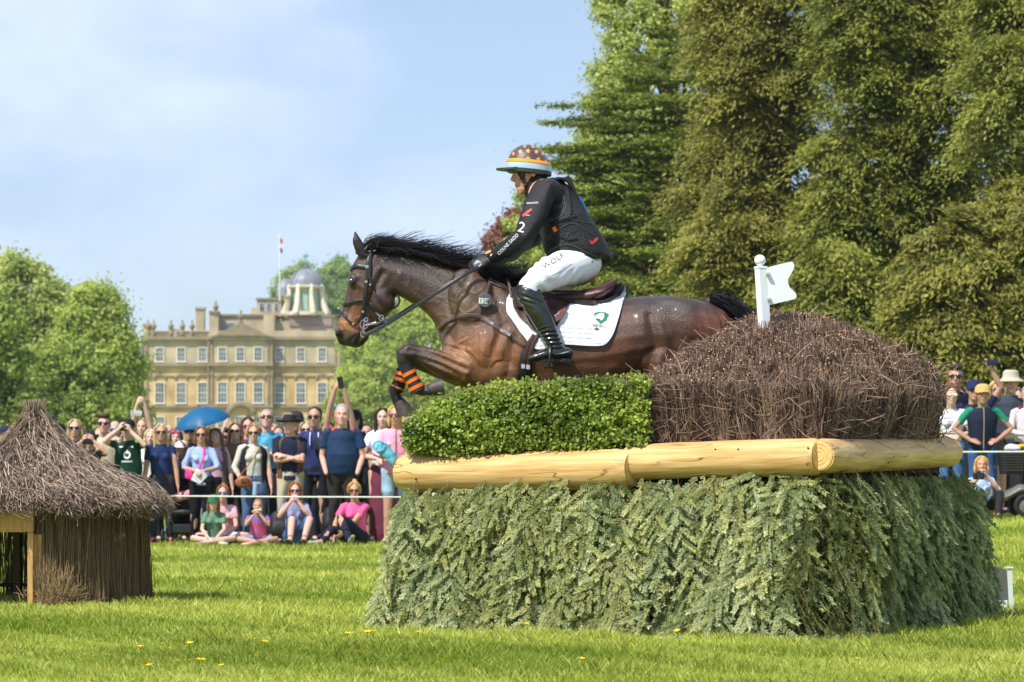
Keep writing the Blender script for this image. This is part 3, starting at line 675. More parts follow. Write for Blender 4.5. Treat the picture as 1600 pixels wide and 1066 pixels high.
        for t, r, side in ((0, ra, -1), (1, rb, 1)):
            # cut end: a disc with growth rings
            k = .86; mb = MB(); mb.lathe((0, 0, 0), [(r * k * s_, .002 + .0015 * math.sin(j * 2.2)) for j, s_ in enumerate(np.linspace(.02, .985, 12))], 28, axis=Matrix.Rotation(R(90) * side, 3, 'Y'))
            c = mb.build('log_end', cut, ob); c.location = (L_ * t + side * .003, 0, 0)
        return ob, p0, q, L_
    l1 = log(P(628, 739, 16.2), P(990, 732, 15.44), .104, .104, 1, .08, .012)
    l2 = log(P(981, 725, 15.50), P(1281, 712, 14.86), .090, .092, 2, .01)
    l3 = log(P(1279, 712, 14.83), P(1484, 708, 17.1), .083, .085, 3, .02)
    for lg, px, py, Y, s in ((l1, 858, 734, 15.6, .014), (l1, 806, 748, 15.7, .005), (l1, 643, 749, 16.0, .005), (l2, 1115, 702, 15.1, .004), (l2, 1156, 702, 15.05, .004), (l2, 1262, 700, 14.8, .004), (l3, 1324, 712, 15.1, .006), (l3, 1376, 723, 15.7, .004), (l1, 759, 715, 15.9, .004), (l2, 1205, 735, 15, .003)):
        ob, p0, q, L_ = lg; w_ = P(px, py, Y); loc = q.inverted() @ (w_ - p0); r = .104 if lg is l1 else .091 if lg is l2 else .086
        a = math.asin(max(-.95, min(.95, (loc.z) / r))); c = Vector((loc.x, (-1 if (q @ Vector((0, 1, 0))).y > 0 else 1) * r * math.cos(a), r * math.sin(a)))
        nr = Vector((0, c.y, c.z)).normalized(); mb = MB(); M3 = nr.to_track_quat('Z', 'Y').to_matrix(); gg = random.Random(px)
        n_ = 10; mb.rings([[c + M3 @ Vector((s * k * 1.2 * (1 + gg.uniform(-.3, .3)) * math.cos(j * 2 * math.pi / n_), s * k * (1 + gg.uniform(-.3, .3)) * math.sin(j * 2 * math.pi / n_), z)) for j in range(n_)] for k, z in ((1, -.004), (.85, .0025), (.4, .001))])
        mb.build('knot', knot, ob)

    # green hedge
    g = np.random.default_rng(5)
    def hedge_pt(u, dep): # u 0..1 along the front (px 640..1008), dep metres back
        px = 655 + (1010 - 655) * u; Y = 16.05 + (15.40 - 16.05) * u; base = np.stack([(px - HX) * Y / F, Y], -1)
        return base + np.stack([dep * .12, dep], -1), px, Y
    def htop(u):
        px = 640 + 370 * u; py = np.interp(px, [640, 665, 700, 740, 800, 870, 1010], [650, 628, 616, 609, 603, 599, 595]); Y = 15.9 - .5 * u; return CH + (HY - py) * Y / F - .012
    hb = lambda u: CH + (HY - (706 - 12 * u)) * (16.0 - .55 * u) / F - .01
    nf, nt_, ne = 44000, 26000, 10000
    u = g.uniform(0, 1, nf); dep = g.exponential(.035, nf) - .02; zt = htop(u); zz = hb(u) + (zt - hb(u)) * g.uniform(0, 1, nf); xy, _, _ = hedge_pt(u, dep)
    bulge = .05 * np.sin((zz - hb(u)) / (zt - hb(u)) * 3) * (1 - u) ; pf = np.column_stack([xy[:, 0] - bulge * 1.4, xy[:, 1] - bulge * .3 - .012 * np.sin(u * 40) * np.sin(zz * 60), zz])
    u = g.uniform(0, 1, nt_); dep = g.uniform(0, 1.9, nt_) ** 1.2 * .8; xy, _, _ = hedge_pt(u, dep); pt = np.column_stack([xy, htop(u) - .05 * dep - g.exponential(.025, nt_) + .015])
    dep = g.uniform(0, 1.6, ne); v = g.uniform(0, 1, ne); xy, _, _ = hedge_pt(np.zeros(ne), dep); h0 = hb(0); h1 = htop(0) - .05 * dep
    pe = np.column_stack([xy[:, 0] - .075 * np.sin(v * 2.9 + .2) + g.exponential(.03, ne) - .01, xy[:, 1], h0 + (h1 - h0) * v])
    nsp = 420; us = g.uniform(0, 1, nsp); xs_, _, _ = hedge_pt(us, g.uniform(-.02, .5, nsp)); b_ = np.column_stack([xs_, htop(us) - .03]); hh = g.uniform(.03, .095, nsp); ks = np.repeat(np.arange(nsp), 26); tt = g.uniform(0, 1, len(ks)); ld = g.normal(0, .25, (nsp, 2))
    psx = b_[ks] + np.column_stack([ld[ks] * (hh[ks] * tt)[:, None], hh[ks] * tt])
    pos = np.concatenate([np.concatenate([pf, pt, pe]) + g.normal(0, .014, (nf + nt_ + ne, 3)), psx + g.normal(0, .006, (len(ks), 3))]); m = len(pos)
    # leave ragged hollows so that clumps and shade show
    hol = np.sin(pos[:, 0] * 23 + np.sin(pos[:, 2] * 31) * 1.5) * np.sin(pos[:, 2] * 27 + pos[:, 0] * 9); keep = (hol < .25) | (g.random(m) < .22); pos = pos[keep]; m = len(pos)
    nr = unit(np.array([-.15, -.55, .45]) + g.normal(0, .6, (m, 3))); up = g.normal(0, 1, (m, 3)) + np.array([0, 0, -.6]); l = g.uniform(.006, .0155, m)
    V = cards(pos, nr, up, l, l * .72)
    tint = np.clip(.45 + .3 * np.sin(pos[:, 0] * 7 + pos[:, 2] * 9) * np.sin(pos[:, 2] * 13) + g.uniform(-.35, .4, m), 0, 1)
    soup('hedge_foliage', V, leafmat('hedge_leaf', lin((70, 92, 26)), lin((176, 194, 80)), trans=.35, rough=.45, spec=.4), root, tint=tint)
    nb = 4200; u = g.uniform(-.02, 1, nb); dep = g.uniform(-.02, .5, nb); xy, _, _ = hedge_pt(u, dep); zt = htop(u)
    top_ = g.random(nb) < .7; z0 = np.where(top_, zt - .06, hb(u) + (zt - hb(u)) * g.uniform(0, .9, nb)); a = np.column_stack([xy, z0]); dr = np.where(top_[:, None], np.array([0, 0, 1.]), np.array([-.1, -.8, .4])) + g.normal(0, .45, (nb, 3))
    stick_obj('hedge_twigs', a, a + unit(dr) * g.uniform(.03, .12, nb)[:, None], .0019, .0008, leafmat('hedge_twig', lin((98, 78, 56)), lin((160, 134, 104)), trans=0), root, g.uniform(0, 1, nb))
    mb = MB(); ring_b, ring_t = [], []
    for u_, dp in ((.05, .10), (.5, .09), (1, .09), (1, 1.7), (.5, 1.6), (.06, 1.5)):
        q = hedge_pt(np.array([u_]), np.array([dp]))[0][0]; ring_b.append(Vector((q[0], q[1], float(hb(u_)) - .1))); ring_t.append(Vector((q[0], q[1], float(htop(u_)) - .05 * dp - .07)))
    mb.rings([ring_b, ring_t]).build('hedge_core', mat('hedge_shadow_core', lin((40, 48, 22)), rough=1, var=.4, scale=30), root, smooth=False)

    # brown brushwood mound
    g = np.random.default_rng(9)
    sx = [1000, 1007, 1047, 1081, 1115, 1149, 1169, 1199, 1233, 1284, 1317, 1351, 1385, 1419, 1446, 1464, 1478]
    sy = [598, 590, 563, 546, 526, 506, 495, 490, 489, 495, 507, 519, 534, 547, 561, 578, 600]
    def front(px):  # front line of the mound under px
        Y = np.where(px < 1285, 15.52 + (15.0 - 15.52) * (px - 1005) / 280, 15.0 + (16.7 - 15.0) * (px - 1285) / 185); return Y
    def ridge_z(px): return CH + (HY - np.interp(px, sx, sy)) * 16.1 / F
    def mound(px, dp):  # px column, dp 0..1 from the front to the ridge line
        Yf = front(px); Yr = np.maximum(Yf + .05, 16.45); Y = Yf + (Yr - Yf) * dp; x = (px - HX) * Y / F
        zw = np.minimum(CH + (HY - 600) * Yf / F, CH + (HY - np.interp(px, sx, sy) - 5) * Yf / F); zr = CH + (HY - np.interp(px, sx, sy)) * Yr / F
        z = zw + (zr - zw) * np.sin(np.pi / 2 * np.clip(dp, 0, 1)) ** .85; return x, Y, z
    tw = leafmat('brushwood_twig', lin((58, 38, 30)), lin((184, 154, 132)), trans=0, rough=.65, spec=.3)
    n = 30000; px = g.uniform(1004, 1466, n); dp = g.uniform(0, 1.25, n); x, Y, z = mound(px, np.minimum(dp, 1)); Y = Y + np.maximum(0, dp - 1) * .8; z -= np.maximum(0, dp - 1) * .6
    tip = np.column_stack([x, Y, z + g.normal(-.012, .014, n)]); ln_ = g.uniform(.05, .20, n); dr = np.array([0, .2, -1.]) + g.normal(0, .16, (n, 3)); b0 = tip + unit(dr) * ln_[:, None]
    n2 = 15000; px = g.uniform(1003, 1462, n2); Yf = front(px) + g.exponential(.035, n2) - .015; x = (px - HX) * Yf / F; zb = CH + (HY - np.interp(px, [1000, 1280, 1480], [700, 690, 684])) * Yf / F
    zw = mound(px, 0 * px)[2]; t0 = zb + (zw - zb) * g.uniform(0, .6, n2) * (g.random(n2) < .6); t1 = t0 + (zw - zb) * g.uniform(.3, .9, n2); t1 = np.minimum(t1, zw + g.uniform(-.03, .02, n2))
    lx = g.normal(0, .026, n2); ly = g.normal(0, .02, n2); bA = np.column_stack([x, Yf, t0]); bB = np.column_stack([x + lx, Yf + ly, t1])
    n3 = 500; px = g.uniform(1010, 1470, n3); x, Y, z = mound(px, g.uniform(0, 1, n3)); cA = np.column_stack([x, Y, z - .02]); cB = cA + unit(g.normal(0, 1, (n3, 3)) * np.array([1, .6, .5])) * g.uniform(.06, .16, n3)[:, None] + np.array([0, -.02, 0])
    n4 = 1200; px = g.uniform(1006, 1478, n4); Yf = front(px) - .012; x = (px - HX) * Yf / F; zb = CH + (HY - 690) * Yf / F; zz = zb + g.uniform(0, .3, n4); dA = np.column_stack([x, Yf, zz]); dB = dA + np.column_stack([g.normal(0, .07, n4), g.normal(-.012, .015, n4), g.normal(0, .06, n4)])
    # ends on the right and the back
    n5 = 5000; yb_ = g.uniform(0, 1, n5); side = g.random(n5) < .0; xr = np.where(side, (1478 - HX) * (16.9) / F + g.normal(0, .015, n5), g.uniform(.66, 2.15, n5)); Yb = np.where(side, g.uniform(16.4, 17.1, n5), 16.95 + g.normal(0, .02, n5))
    zt5 = np.interp(xr / 16.6 * F + HX, sx, ridge_z(np.array(sx)) - .1); eA = np.column_stack([xr, Yb, np.full(n5, .95)]); eB = np.column_stack([xr + g.normal(0, .04, n5), Yb, .95 + (zt5 - .95) * g.uniform(.4, 1, n5)])
    Aa = np.concatenate([b0, bA, cA, dA, eA]); Bb = np.concatenate([tip, bB, cB, dB, eB]); nn = len(Aa)
    bun = lambda P_: .22 * np.sin(P_[:, 0] * 31 + np.sin(P_[:, 0] * 11) * 3) * np.sin(P_[:, 1] * 17 + P_[:, 0] * 9) - .05
    tint = np.concatenate([np.clip(g.beta(1.3, 1.8, n) + bun(tip), 0, 1), np.clip(g.beta(1.1, 2.8, n2) + bun(bA), 0, 1), g.beta(2, 1.2, n3), g.beta(1.5, 2, n4), g.beta(1.2, 2.4, n5)])
    rr = g.uniform(.0011, .0026, nn); mid = (Aa + Bb) / 2 + g.normal(0, .007, (nn, 3))
    stick_obj('brushwood', Aa, Bb, rr * 1.3, rr * .75, tw, root, tint, mid)
    k = g.choice(n, 1500, replace=False); c = tip[k]; q = g.normal(0, 1, (1500, 3)); V = cards(c + np.array([0, -.002, .002]), unit(np.array([-.2, -.7, .6]) + q * .4), q, g.uniform(.003, .006, 1500), g.uniform(.003, .005, 1500))
    soup('cut_tips', V, leafmat('cut_tip', lin((176, 120, 72)), lin((222, 184, 140)), trans=0), root, tint=g.uniform(0, 1, 1500))
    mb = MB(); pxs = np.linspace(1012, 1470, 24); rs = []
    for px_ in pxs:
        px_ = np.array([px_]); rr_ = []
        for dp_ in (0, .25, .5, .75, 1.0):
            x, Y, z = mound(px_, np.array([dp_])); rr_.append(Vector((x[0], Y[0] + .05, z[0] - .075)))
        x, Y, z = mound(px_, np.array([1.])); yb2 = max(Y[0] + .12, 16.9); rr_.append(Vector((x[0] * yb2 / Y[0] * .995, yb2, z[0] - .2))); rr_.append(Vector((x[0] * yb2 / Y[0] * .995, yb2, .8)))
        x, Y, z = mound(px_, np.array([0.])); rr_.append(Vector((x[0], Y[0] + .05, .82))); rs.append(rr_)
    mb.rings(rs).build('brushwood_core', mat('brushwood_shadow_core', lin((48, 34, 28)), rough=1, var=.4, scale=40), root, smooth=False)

def build_flag():
    white = mat('flag_white_paint', lin((236, 238, 242)), rough=.4, var=.03, scale=3)
    root = empty('jump_flag', (P(1195, 500, 15.95).x, 15.95, 0), 'white marker post with ball finial and white swallow-tailed board sticking up from the brushwood mound', 'marker flag')
    Y = 15.95; top = P(1188.5, 417, Y); bot = P(1197.5, 560, Y); bot = top + (bot - top) * 2.6
    mb = MB(); d = (bot - top).normalized(); u = Vector((math.cos(R(28)), math.sin(R(28)), 0)); v = Vector((-u.y, u.x, 0)); h = .0235
    mb.rings([[c + u * h * a * k + v * h * b * k for a, b in ((-1, -1), (1, -1), (1, 1), (-1, 1))] for c, k in ((bot, 1), (top + d * .012, 1), (top + d * .008, 1.1), (top, 1.1), (top - d * .004, .6))]).build('post', white, root, smooth=False)
    mb = MB(); mb.ell(P(1187.5, 407, Y), .0295, n=20, m=14); mb.tube([P(1188, 418, Y), P(1187.8, 410, Y)], .014, n=10); mb.build('ball_finial', white, root)
    pts = [(1198, 418.5), (1218, 413), (1236, 409), (1240, 410.5), (1241, 414), (1240.5, 420), (1236, 428), (1231, 436), (1231, 442), (1234, 449), (1240, 455), (1244, 459), (1244.5, 464), (1242, 467.5), (1222, 472), (1202, 477)]
    MB().prism([P(x, y, Y - .012 + (x - 1198) * .0006) for x, y in pts], (0, 1, 0), .008).build('flag_board', white, root, smooth=False)
    mb = MB()
    for x, y in ((1200, 428), (1202, 468)): mb = MB(); mb.box(P(x, y, Y - .02), (.02, .03, .012)); mb.build('bracket', mat('bracket_steel', lin((190, 192, 196)), rough=.4, metal=.6), root, smooth=False)
def build_sign():
    Y = 18.0; root = empty('number_board', (P(1555, 960, Y).x, Y, 0), 'small arched board, its shade painted dark grey, with white posts standing at right end of the jump', 'board')
    white = mat('board_frame_paint', lin((205, 214, 210)), rough=.5, var=.05); gr = mat('board_back_shade_grey', lin((88, 90, 88)), rough=.6, var=.08)  # panel grey darkened to paint in the shade of the jump
    pts = [(1514, 938)] + [(1514, 896), (1522, 890)] + [(1530 + i * 4.5, 893 - 8.5 * math.sin(math.pi * (i + 1.4) / 11.6)) for i in range(10)] + [(1573, 893), (1576, 938)]
    MB().prism([P(x, y, Y) for x, y in pts], (0, 1, 0), .018).build('board_panel', gr, root, smooth=False)
    for x0, x1, yb in ((1574, 1581.5, 969), (1506, 1513, 966)):
        mb = MB(); k = Y / F; mb.rings([[P(x, y, Y - .02), P(x + (x1 - x0), y, Y - .02), P(x + (x1 - x0), y, Y + .05), P(x, y, Y + .05)] for x, y in ((x0 + 2.5, yb), (x0 + 3, 950), (x0 + 1.5, 930), (x0 + .3, 905), (x0, 888))]).build('frame_post', white, root, smooth=False)
        MB().box(P(x0 + 3.2, 887, Y) + Vector((0, .015, 0)), (.042, .085, .008)).build('post_cap', white, root, smooth=False)
    a, b = [(1514, 939), (1574, 938)], [(1574, 958), (1568, 947), (1560, 943), (1530, 943), (1520, 948), (1514, 958)]
    MB().prism([P(x, y, Y - .004) for x, y in a + b], (0, 1, 0), .026).build('bottom_rail', white, root, smooth=False)
def build_rope():
    root = empty('boundary_rope', P(245, 775, 38.2), 'thin white boundary rope stretched low in front of the crowd', 'rope')
    m = mat('rope_white', lin((232, 232, 226)), rough=.8, var=.05); pts = [P(-160, 773, 38.2), P(60, 775.5, 38.2), P(245, 775, 38.2), P(450, 776.6, 38.2), P(650, 777, 38.2)]
    MB().tube(pts, .0105, n=6).build('rope', m, root)
    MB().tube([P(655, 777, 38.2), P(900, 752, 38), P(1200, 728, 37.8), P(1490, 706.5, 37.6), P(1760, 705, 37.6)], .0105, n=6).build('rope', m, root)
    for px, py in ((655, 773), (-160, 770), (1765, 703), (1200, 724)):
        a = P(px, py, 38.0); MB().tube([Vector((a.x, a.y, float(ground_z(a.x, a.y)) - .1)), a], .015, n=8).build('stake', mat('stake_wood', lin((150, 124, 88)), rough=.9), root)

# ================================================================ THE BRUSHWOOD HUT
def build_hut():
    Yc = 19.6; cx = P(54, 0, Yc).x; root = empty('brushwood_hut', (cx, Yc, 0), 'low round hut with grey twig thatched cone roof, brushwood walls and pale timber doorway', 'hut')
    g = np.random.default_rng(33); s = Yc / F
    prof = [(0.0, 630), (12, 640), (24, 660), (44, 692), (80, 720), (132, 748), (206, 780)]
    pr = np.array([p[0] * s for p in prof]); pz = np.array([CH + (HY - p[1]) * s for p in prof])
    tw = leafmat('thatch_twig', lin((66, 52, 44)), lin((192, 168, 146)), trans=0, rough=.7, spec=.25)
    n = 15000; r = np.sqrt(g.uniform(.0004, 1, n)) * pr[-1]; a = g.uniform(0, 2 * np.pi, n)
    def surf(r, a): z = np.interp(r, pr, pz); return np.column_stack([cx + r * np.cos(a), Yc + r * np.sin(a), z])
    ln = g.uniform(.10, .36, n); off = g.normal(0, .028, n)[:, None] * np.array([0, 0, 1]); da = g.normal(0, .52, n) * ln / np.maximum(r, .12) * .8
    r2 = r + ln * .78; A = surf(r, a) + off; z2 = np.interp(np.minimum(r2, pr[-1]), pr, pz) - np.maximum(0, r2 - pr[-1]) * .35
    B = np.column_stack([cx + np.minimum(r2, pr[-1] + .02) * np.cos(a + da), Yc + np.minimum(r2, pr[-1] + .02) * np.sin(a + da), z2 - .01]) + off * .5 + g.normal(0, .020, (n, 3))
    mid = (A + B) / 2 + g.normal(0, .014, (n, 3)) + np.array([0, 0, .006])
    # fringe
    n2 = 2600; a2 = g.uniform(0, 2 * np.pi, n2); r3 = pr[-1] * g.uniform(.80, .97, n2); A2 = surf(r3, a2) + np.array([0, 0, -.02]); l2 = g.uniform(.08, .17, n2); B2 = A2 + np.column_stack([np.cos(a2) * l2 * .4, np.sin(a2) * l2 * .4, -l2 * g.uniform(.15, .8, n2)]) + g.normal(0, .015, (n2, 3))
    n3 = 260; a3 = g.uniform(0, 2 * np.pi, n3); A3 = np.column_stack([cx + .03 * np.cos(a3), Yc + .03 * np.sin(a3), np.full(n3, pz[0] - .14)]); B3 = A3 + np.column_stack([.05 * np.cos(a3) * g.uniform(0, 1, n3), .05 * np.sin(a3) * g.uniform(0, 1, n3), g.uniform(.08, .17, n3)])
    n4 = 26; k = g.choice(n, n4); A4 = A[k]; B4 = A4 + unit(g.normal(0, 1, (n4, 3)) + np.array([0, 0, .7])) * g.uniform(.08, .16, n4)[:, None]
    AA = np.concatenate([A, A2, A3, A4]); BB = np.concatenate([B, B2, B3, B4]); MM = np.concatenate([mid, (A2 + B2) / 2, (A3 + B3) / 2, (A4 + B4) / 2 + .015]); N_ = len(AA)
    rr = g.uniform(.0016, .0034, N_); stick_obj('thatch_roof', AA, BB, rr * 1.1, rr * .6, tw, root, g.beta(1.1, 1.3, N_), MM)
    mb = MB(); mb.lathe((cx, Yc, 0), [(.005, pz[0] - .06)] + [(q * .97, z - .035) for q, z in zip(pr[1:], pz[1:])] + [(pr[-1] * .9, pz[-1] - .06), (.05, pz[-1] - .05)], 36)
    mb.build('roof_core', mat('thatch_shadow_core', lin((54, 44, 38)), rough=1, var=.3, scale=30), root)
    # walls
    wr = .675; reed = leafmat('wall_reed', lin((84, 66, 46)), lin((168, 142, 104)), trans=.1, rough=.7)
    n = 6500; th = g.uniform(R(-79), R(185), n); rad = wr + g.normal(0, .018, n)
    far_ = (th > R(100)) & (g.random(n) < .5); th, rad = th[~far_], rad[~far_]; n = len(th)
    x = cx + rad * np.cos(th); y = Yc + rad * np.sin(th); z0 = np.where(g.random(n) < .6, 0, g.uniform(0, .35, n)); z1 = np.minimum(.64, z0 + g.uniform(.25, .66, n)); fl = 1 + .05 * (1 - z0 / .6) * (z0 < .3)
    A = np.column_stack([cx + (x - cx) * fl, Yc + (y - Yc) * fl, z0]); B = np.column_stack([x + g.normal(0, .018, n), y + g.normal(0, .012, n), z1])
    ns = 260; sx_ = cx + g.uniform(.16, .30, ns); A5 = np.column_stack([sx_ - g.normal(0, .03, ns), Yc - wr - .02 - np.abs(g.normal(0, .03, ns)), g.uniform(0, .06, ns)]); B5 = A5 + np.column_stack([g.normal(.01, .05, ns), g.normal(0, .02, ns), g.uniform(.03, .24, ns)])
    n6 = 260; A6 = np.column_stack([cx + g.normal(.24, .07, n6), Yc - wr - .05 + g.normal(0, .03, n6), g.uniform(.0, .08, n6)]); B6 = A6 + np.column_stack([g.normal(0, .07, n6), g.normal(0, .04, n6), g.uniform(-.01, .09, n6)])
    AA = np.concatenate([A, A5, A6]); BB = np.concatenate([B, B5, B6]); N_ = len(AA)
    stick_obj('brushwood_wall', AA, BB, .0021, .0015, reed, root, np.clip(g.beta(1.5, 2, N_) + (np.arange(N_) >= n) * .25, 0, 1), (AA + BB) / 2 + g.normal(0, .006, (N_, 3)))
    # inner rails and posts behind the reeds
    old = mat('weathered_post', lin((84, 64, 44)), rough=.9, var=.25, scale=6, stretch=(8, 8, 1)); tim = mat('sawn_timber', lin((196, 152, 92)), rough=.7, var=.16, scale=5, stretch=(12, 12, 1.2), bump=.2)
    for a_ in (R(-60), R(-15), R(35), R(95), R(150)):
        p = Vector((cx + (wr - .06) * math.cos(a_), Yc + (wr - .06) * math.sin(a_), 0)); MB().tube([p - Vector((0, 0, .05)), p + Vector((0, 0, .62))], .032, n=10).build('post', old, root)
    for z in (.10, .55):
        MB().tube([Vector((cx + (wr - .03) * math.cos(t), Yc + (wr - .03) * math.sin(t), z)) for t in np.linspace(R(-86), R(180), 24)], .014, n=6).build('hoop_rail', old, root)
    MB().tube([P(118, 880, Yc - .60), P(190, 836, Yc - .34)], .02, n=8).build('brace', tim, root)
    Yd = Yc - wr - .03
    def bx(x0, x1, y0, y1, nm='door_frame', d=.06, m=tim, yy=Yd):
        a = P(x0, y0, yy); b = P(x1, y1, yy); MB().box(((a.x + b.x) / 2, yy, (a.z + b.z) / 2), (b.x - a.x, d, a.z - b.z), bevel=.004).build(nm, m, root, smooth=False)
    bx(44, 53, 832, 950); bx(53.2, 66, 835, 948, d=.04, yy=Yd + .03); bx(-110, 53, 796, 831.5); bx(-110, 43.5, 944, 955); bx(-110, -100, 832, 944)
    bx(22, 33, 832, 940, 'inner_post', m=old, yy=Yd + .9)


# ================================================================ PEOPLE: shared anatomy
def rotm(yaw=0, pitch=0, roll=0):
    """local frame: x right, -y forward, z up. pitch > 0 looks down"""
    return (Matrix.Rotation(yaw, 3, 'Z') @ Matrix.Rotation(pitch, 3, 'X') @ Matrix.Rotation(roll, 3, 'Y'))
def head_pieces(mb, c, M, s=1.0, fem=False, ears=True):
    c = Vector(c); q = lambda x, y, z: c + M @ Vector((x, y, z)) * s
    E = lambda x, y, z, r, **k: mb.ell(q(x, y, z), tuple(v * s for v in r), rot=M, **k)
    E(0, .016, .034, (.075, .094, .086), n=20, m=14)
    E(0, -.022, -.022, (.060 if fem else .064, .066, .088), n=18, m=12)
    E(0, -.040, -.078, (.038 if fem else .045, .044, .034)); E(0, -.066, -.096, (.020 if fem else .025, .020, .018))
    E(0, -.078, .032, (.048, .014, .010 if fem else .013))                      # brow
    for sx in (-1, 1):
        E(sx * .037, -.064, -.020, (.020, .017, .018)); 
        if ears: E(sx * .076, .012, -.004, (.009, .018, .030))
    mb.tube([q(0, -.082, .022), q(0, -.094, .000), q(0, -.106, -.018)], [.0085 * s, .0095 * s, .0125 * s], n=8)
    E(0, -.096, -.027, (.018, .011, .009)); E(0, -.078, -.045, (.030, .016, .028)); E(0, -.089, -.053, (.023, .010, .0075)); E(0, -.086, -.065, (.020, .010, .0075)); E(0, -.078, -.078, (.024, .014, .02))
    mb.tube([q(0, .022, -.060), q(0, .030, -.135)], [.053 * s if not fem else .047 * s] * 2, n=14)
def head_cols(co, c, M, s, skin, fem=False, lashes=True):
    c = np.array(c); Mn = np.array(M); L_ = (co - c) @ Mn / s; out_ = np.tile(np.array(skin), (len(co), 1))
    def blob(x, y, z, rx, ry, rz, col, k=1.0):
        d = ((L_[:, 0] - x) / rx) ** 2 + ((L_[:, 1] - y) / ry) ** 2 + ((L_[:, 2] - z) / rz) ** 2; a = (np.clip(1.35 - d, 0, 1) * k)[:, None]
        out_[:] = out_ * (1 - a) + np.array(col) * a
    sk = np.array(skin)
    for sx in (-1, 1):
        blob(sx * .040, -.075, -.022, .022, .05, .018, sk * np.array([1.12, .82, .78]), .5)
        blob(sx * .031, -.082, .012, .015, .03, .0075, (.42, .40, .38)); blob(sx * .031, -.084, .012, .0062, .03, .007, (.02, .015, .012))
        blob(sx * .031, -.088, .021, .016, .03, .003, (.05, .03, .025), .7)
        blob(sx * .031, -.085, .034, .019, .03, .0045, sk * .30, .8); blob(sx * .077, .012, -.004, .012, .02, .03, sk * np.array([1.08, .8, .75]), .5)
    blob(0, -.09, -.0585, .023, .04, .0085, sk * np.array([.85, .42, .42]) if fem else sk * np.array([.82, .55, .52]), .9); blob(0, -.09, -.059, .022, .04, .0018, sk * .25, .8)
    for sx in (-1, 1): blob(sx * .009, -.10, -.036, .005, .02, .004, sk * .25, .8)
    return out_
def hand_pieces(mb, w, d, nrm, side, s=1.0, curl=.5, spread=.16, thumb=.6):
    """w wrist, d towards fingertips, nrm out of the back of the hand, side = direction of the thumb"""
    w, d, nrm = Vector(w), Vector(d).normalized(), Vector(nrm); nrm = (nrm - d * nrm.dot(d)).normalized(); sd = Vector(side); sd = (sd - d * sd.dot(d) - nrm * sd.dot(nrm)).normalized()
    mb.tube([w - d * .03 * s, w + d * .015 * s, w + d * .05 * s, w + d * .088 * s], [.023 * s, .030 * s, .040 * s, .038 * s], [.020 * s, .018 * s, .017 * s, .013 * s], side=sd, n=12)
    for k, (o, l) in enumerate(((.030, .070), (.010, .079), (-.010, .073), (-.029, .057))):
        b = w + d * .086 * s + sd * o * s; a = curl; dd = (d + sd * (o * 4 * spread)).normalized(); pts = [b - dd * .02 * s, b]; p = b
        for j, f in enumerate((.45, .31, .24)):
            a2 = curl * (j + .6); q = dd * math.cos(a2) - nrm * math.sin(a2); p = p + q * l * f * s; pts.append(p)
        mb.tube(pts, [.0085 * s, .0088 * s, .0082 * s, .0076 * s, .0066 * s], n=8)
    b = w + d * .028 * s + sd * .028 * s; t1 = (sd * .8 + d * .75 - nrm * .25).normalized(); t2 = (sd * (.8 - thumb) + d * .9 - nrm * (.3 + .4 * curl)).normalized()
    mb.tube([b - t1 * .015 * s, b + t1 * .022 * s, b + t1 * .045 * s, b + t1 * .045 * s + t2 * .028 * s], [.014 * s, .012 * s, .0098 * s, .0080 * s], n=8)
def ik(a, b, l1, l2, hint):
    """elbow/knee position for a chain a-?-b"""
    a, b, hint = Vector(a), Vector(b), Vector(hint); v = b - a; d = min(v.length, (l1 + l2) * .999); v = v.normalized(); x = (l1 * l1 - l2 * l2 + d * d) / (2 * d); h = math.sqrt(max(0, l1 * l1 - x * x))
    n = hint - v * hint.dot(v); n = n.normalized() if n.length > 1e-6 else v.orthogonal().normalized(); return a + v * x + n * h
def bvh_of(*objs):
    vs, fs = [], []
    for o in objs:
        b = len(vs); vs += [v.co.copy() for v in o.data.vertices]; fs += [[i + b for i in p.vertices] for p in o.data.polygons]
    return BVHTree.FromPolygons(vs, fs)
CAM = Vector((0, 0, CH))
def hit(bv, px, py, Y=17.0):
    d = (P(px, py, Y) - CAM).normalized(); loc, n, _, _ = bv.ray_cast(CAM, d)
    if loc is None: return None, None
    if n.dot(d) > 0: n = -n
    return loc, n
def smooth_pts(pts, k=6):
    pts = [np.array(p, float) for p in pts]; out_ = []
    for i in range(len(pts) - 1):
        p0 = pts[max(i - 1, 0)]; p1 = pts[i]; p2 = pts[i + 1]; p3 = pts[min(i + 2, len(pts) - 1)]
        for j in range(k):
            t = j / k; out_.append(.5 * ((2 * p1) + (-p0 + p2) * t + (2 * p0 - 5 * p1 + 4 * p2 - p3) * t * t + (-p0 + 3 * p1 - 3 * p2 + p3) * t ** 3))
    out_.append(pts[-1]); return out_
def ribbon(mb, pts, nrms, wd, th):
    rs = []; k = len(pts)
    for i in range(k):
        t = (pts[min(i + 1, k - 1)] - pts[max(i - 1, 0)]).normalized(); n = nrms[i]; n = (n - t * n.dot(t)).normalized(); b = t.cross(n); w_ = (wd[i] if hasattr(wd, '__len__') else wd) / 2; h = th / 2
        rs.append([pts[i] + b * w_ * x + n * h * y for x, y in ((-1, -.5), (-.8, -1), (.8, -1), (1, -.5), (1, .5), (.8, 1), (-.8, 1), (-1, .5))])
    mb.rings(rs); return mb
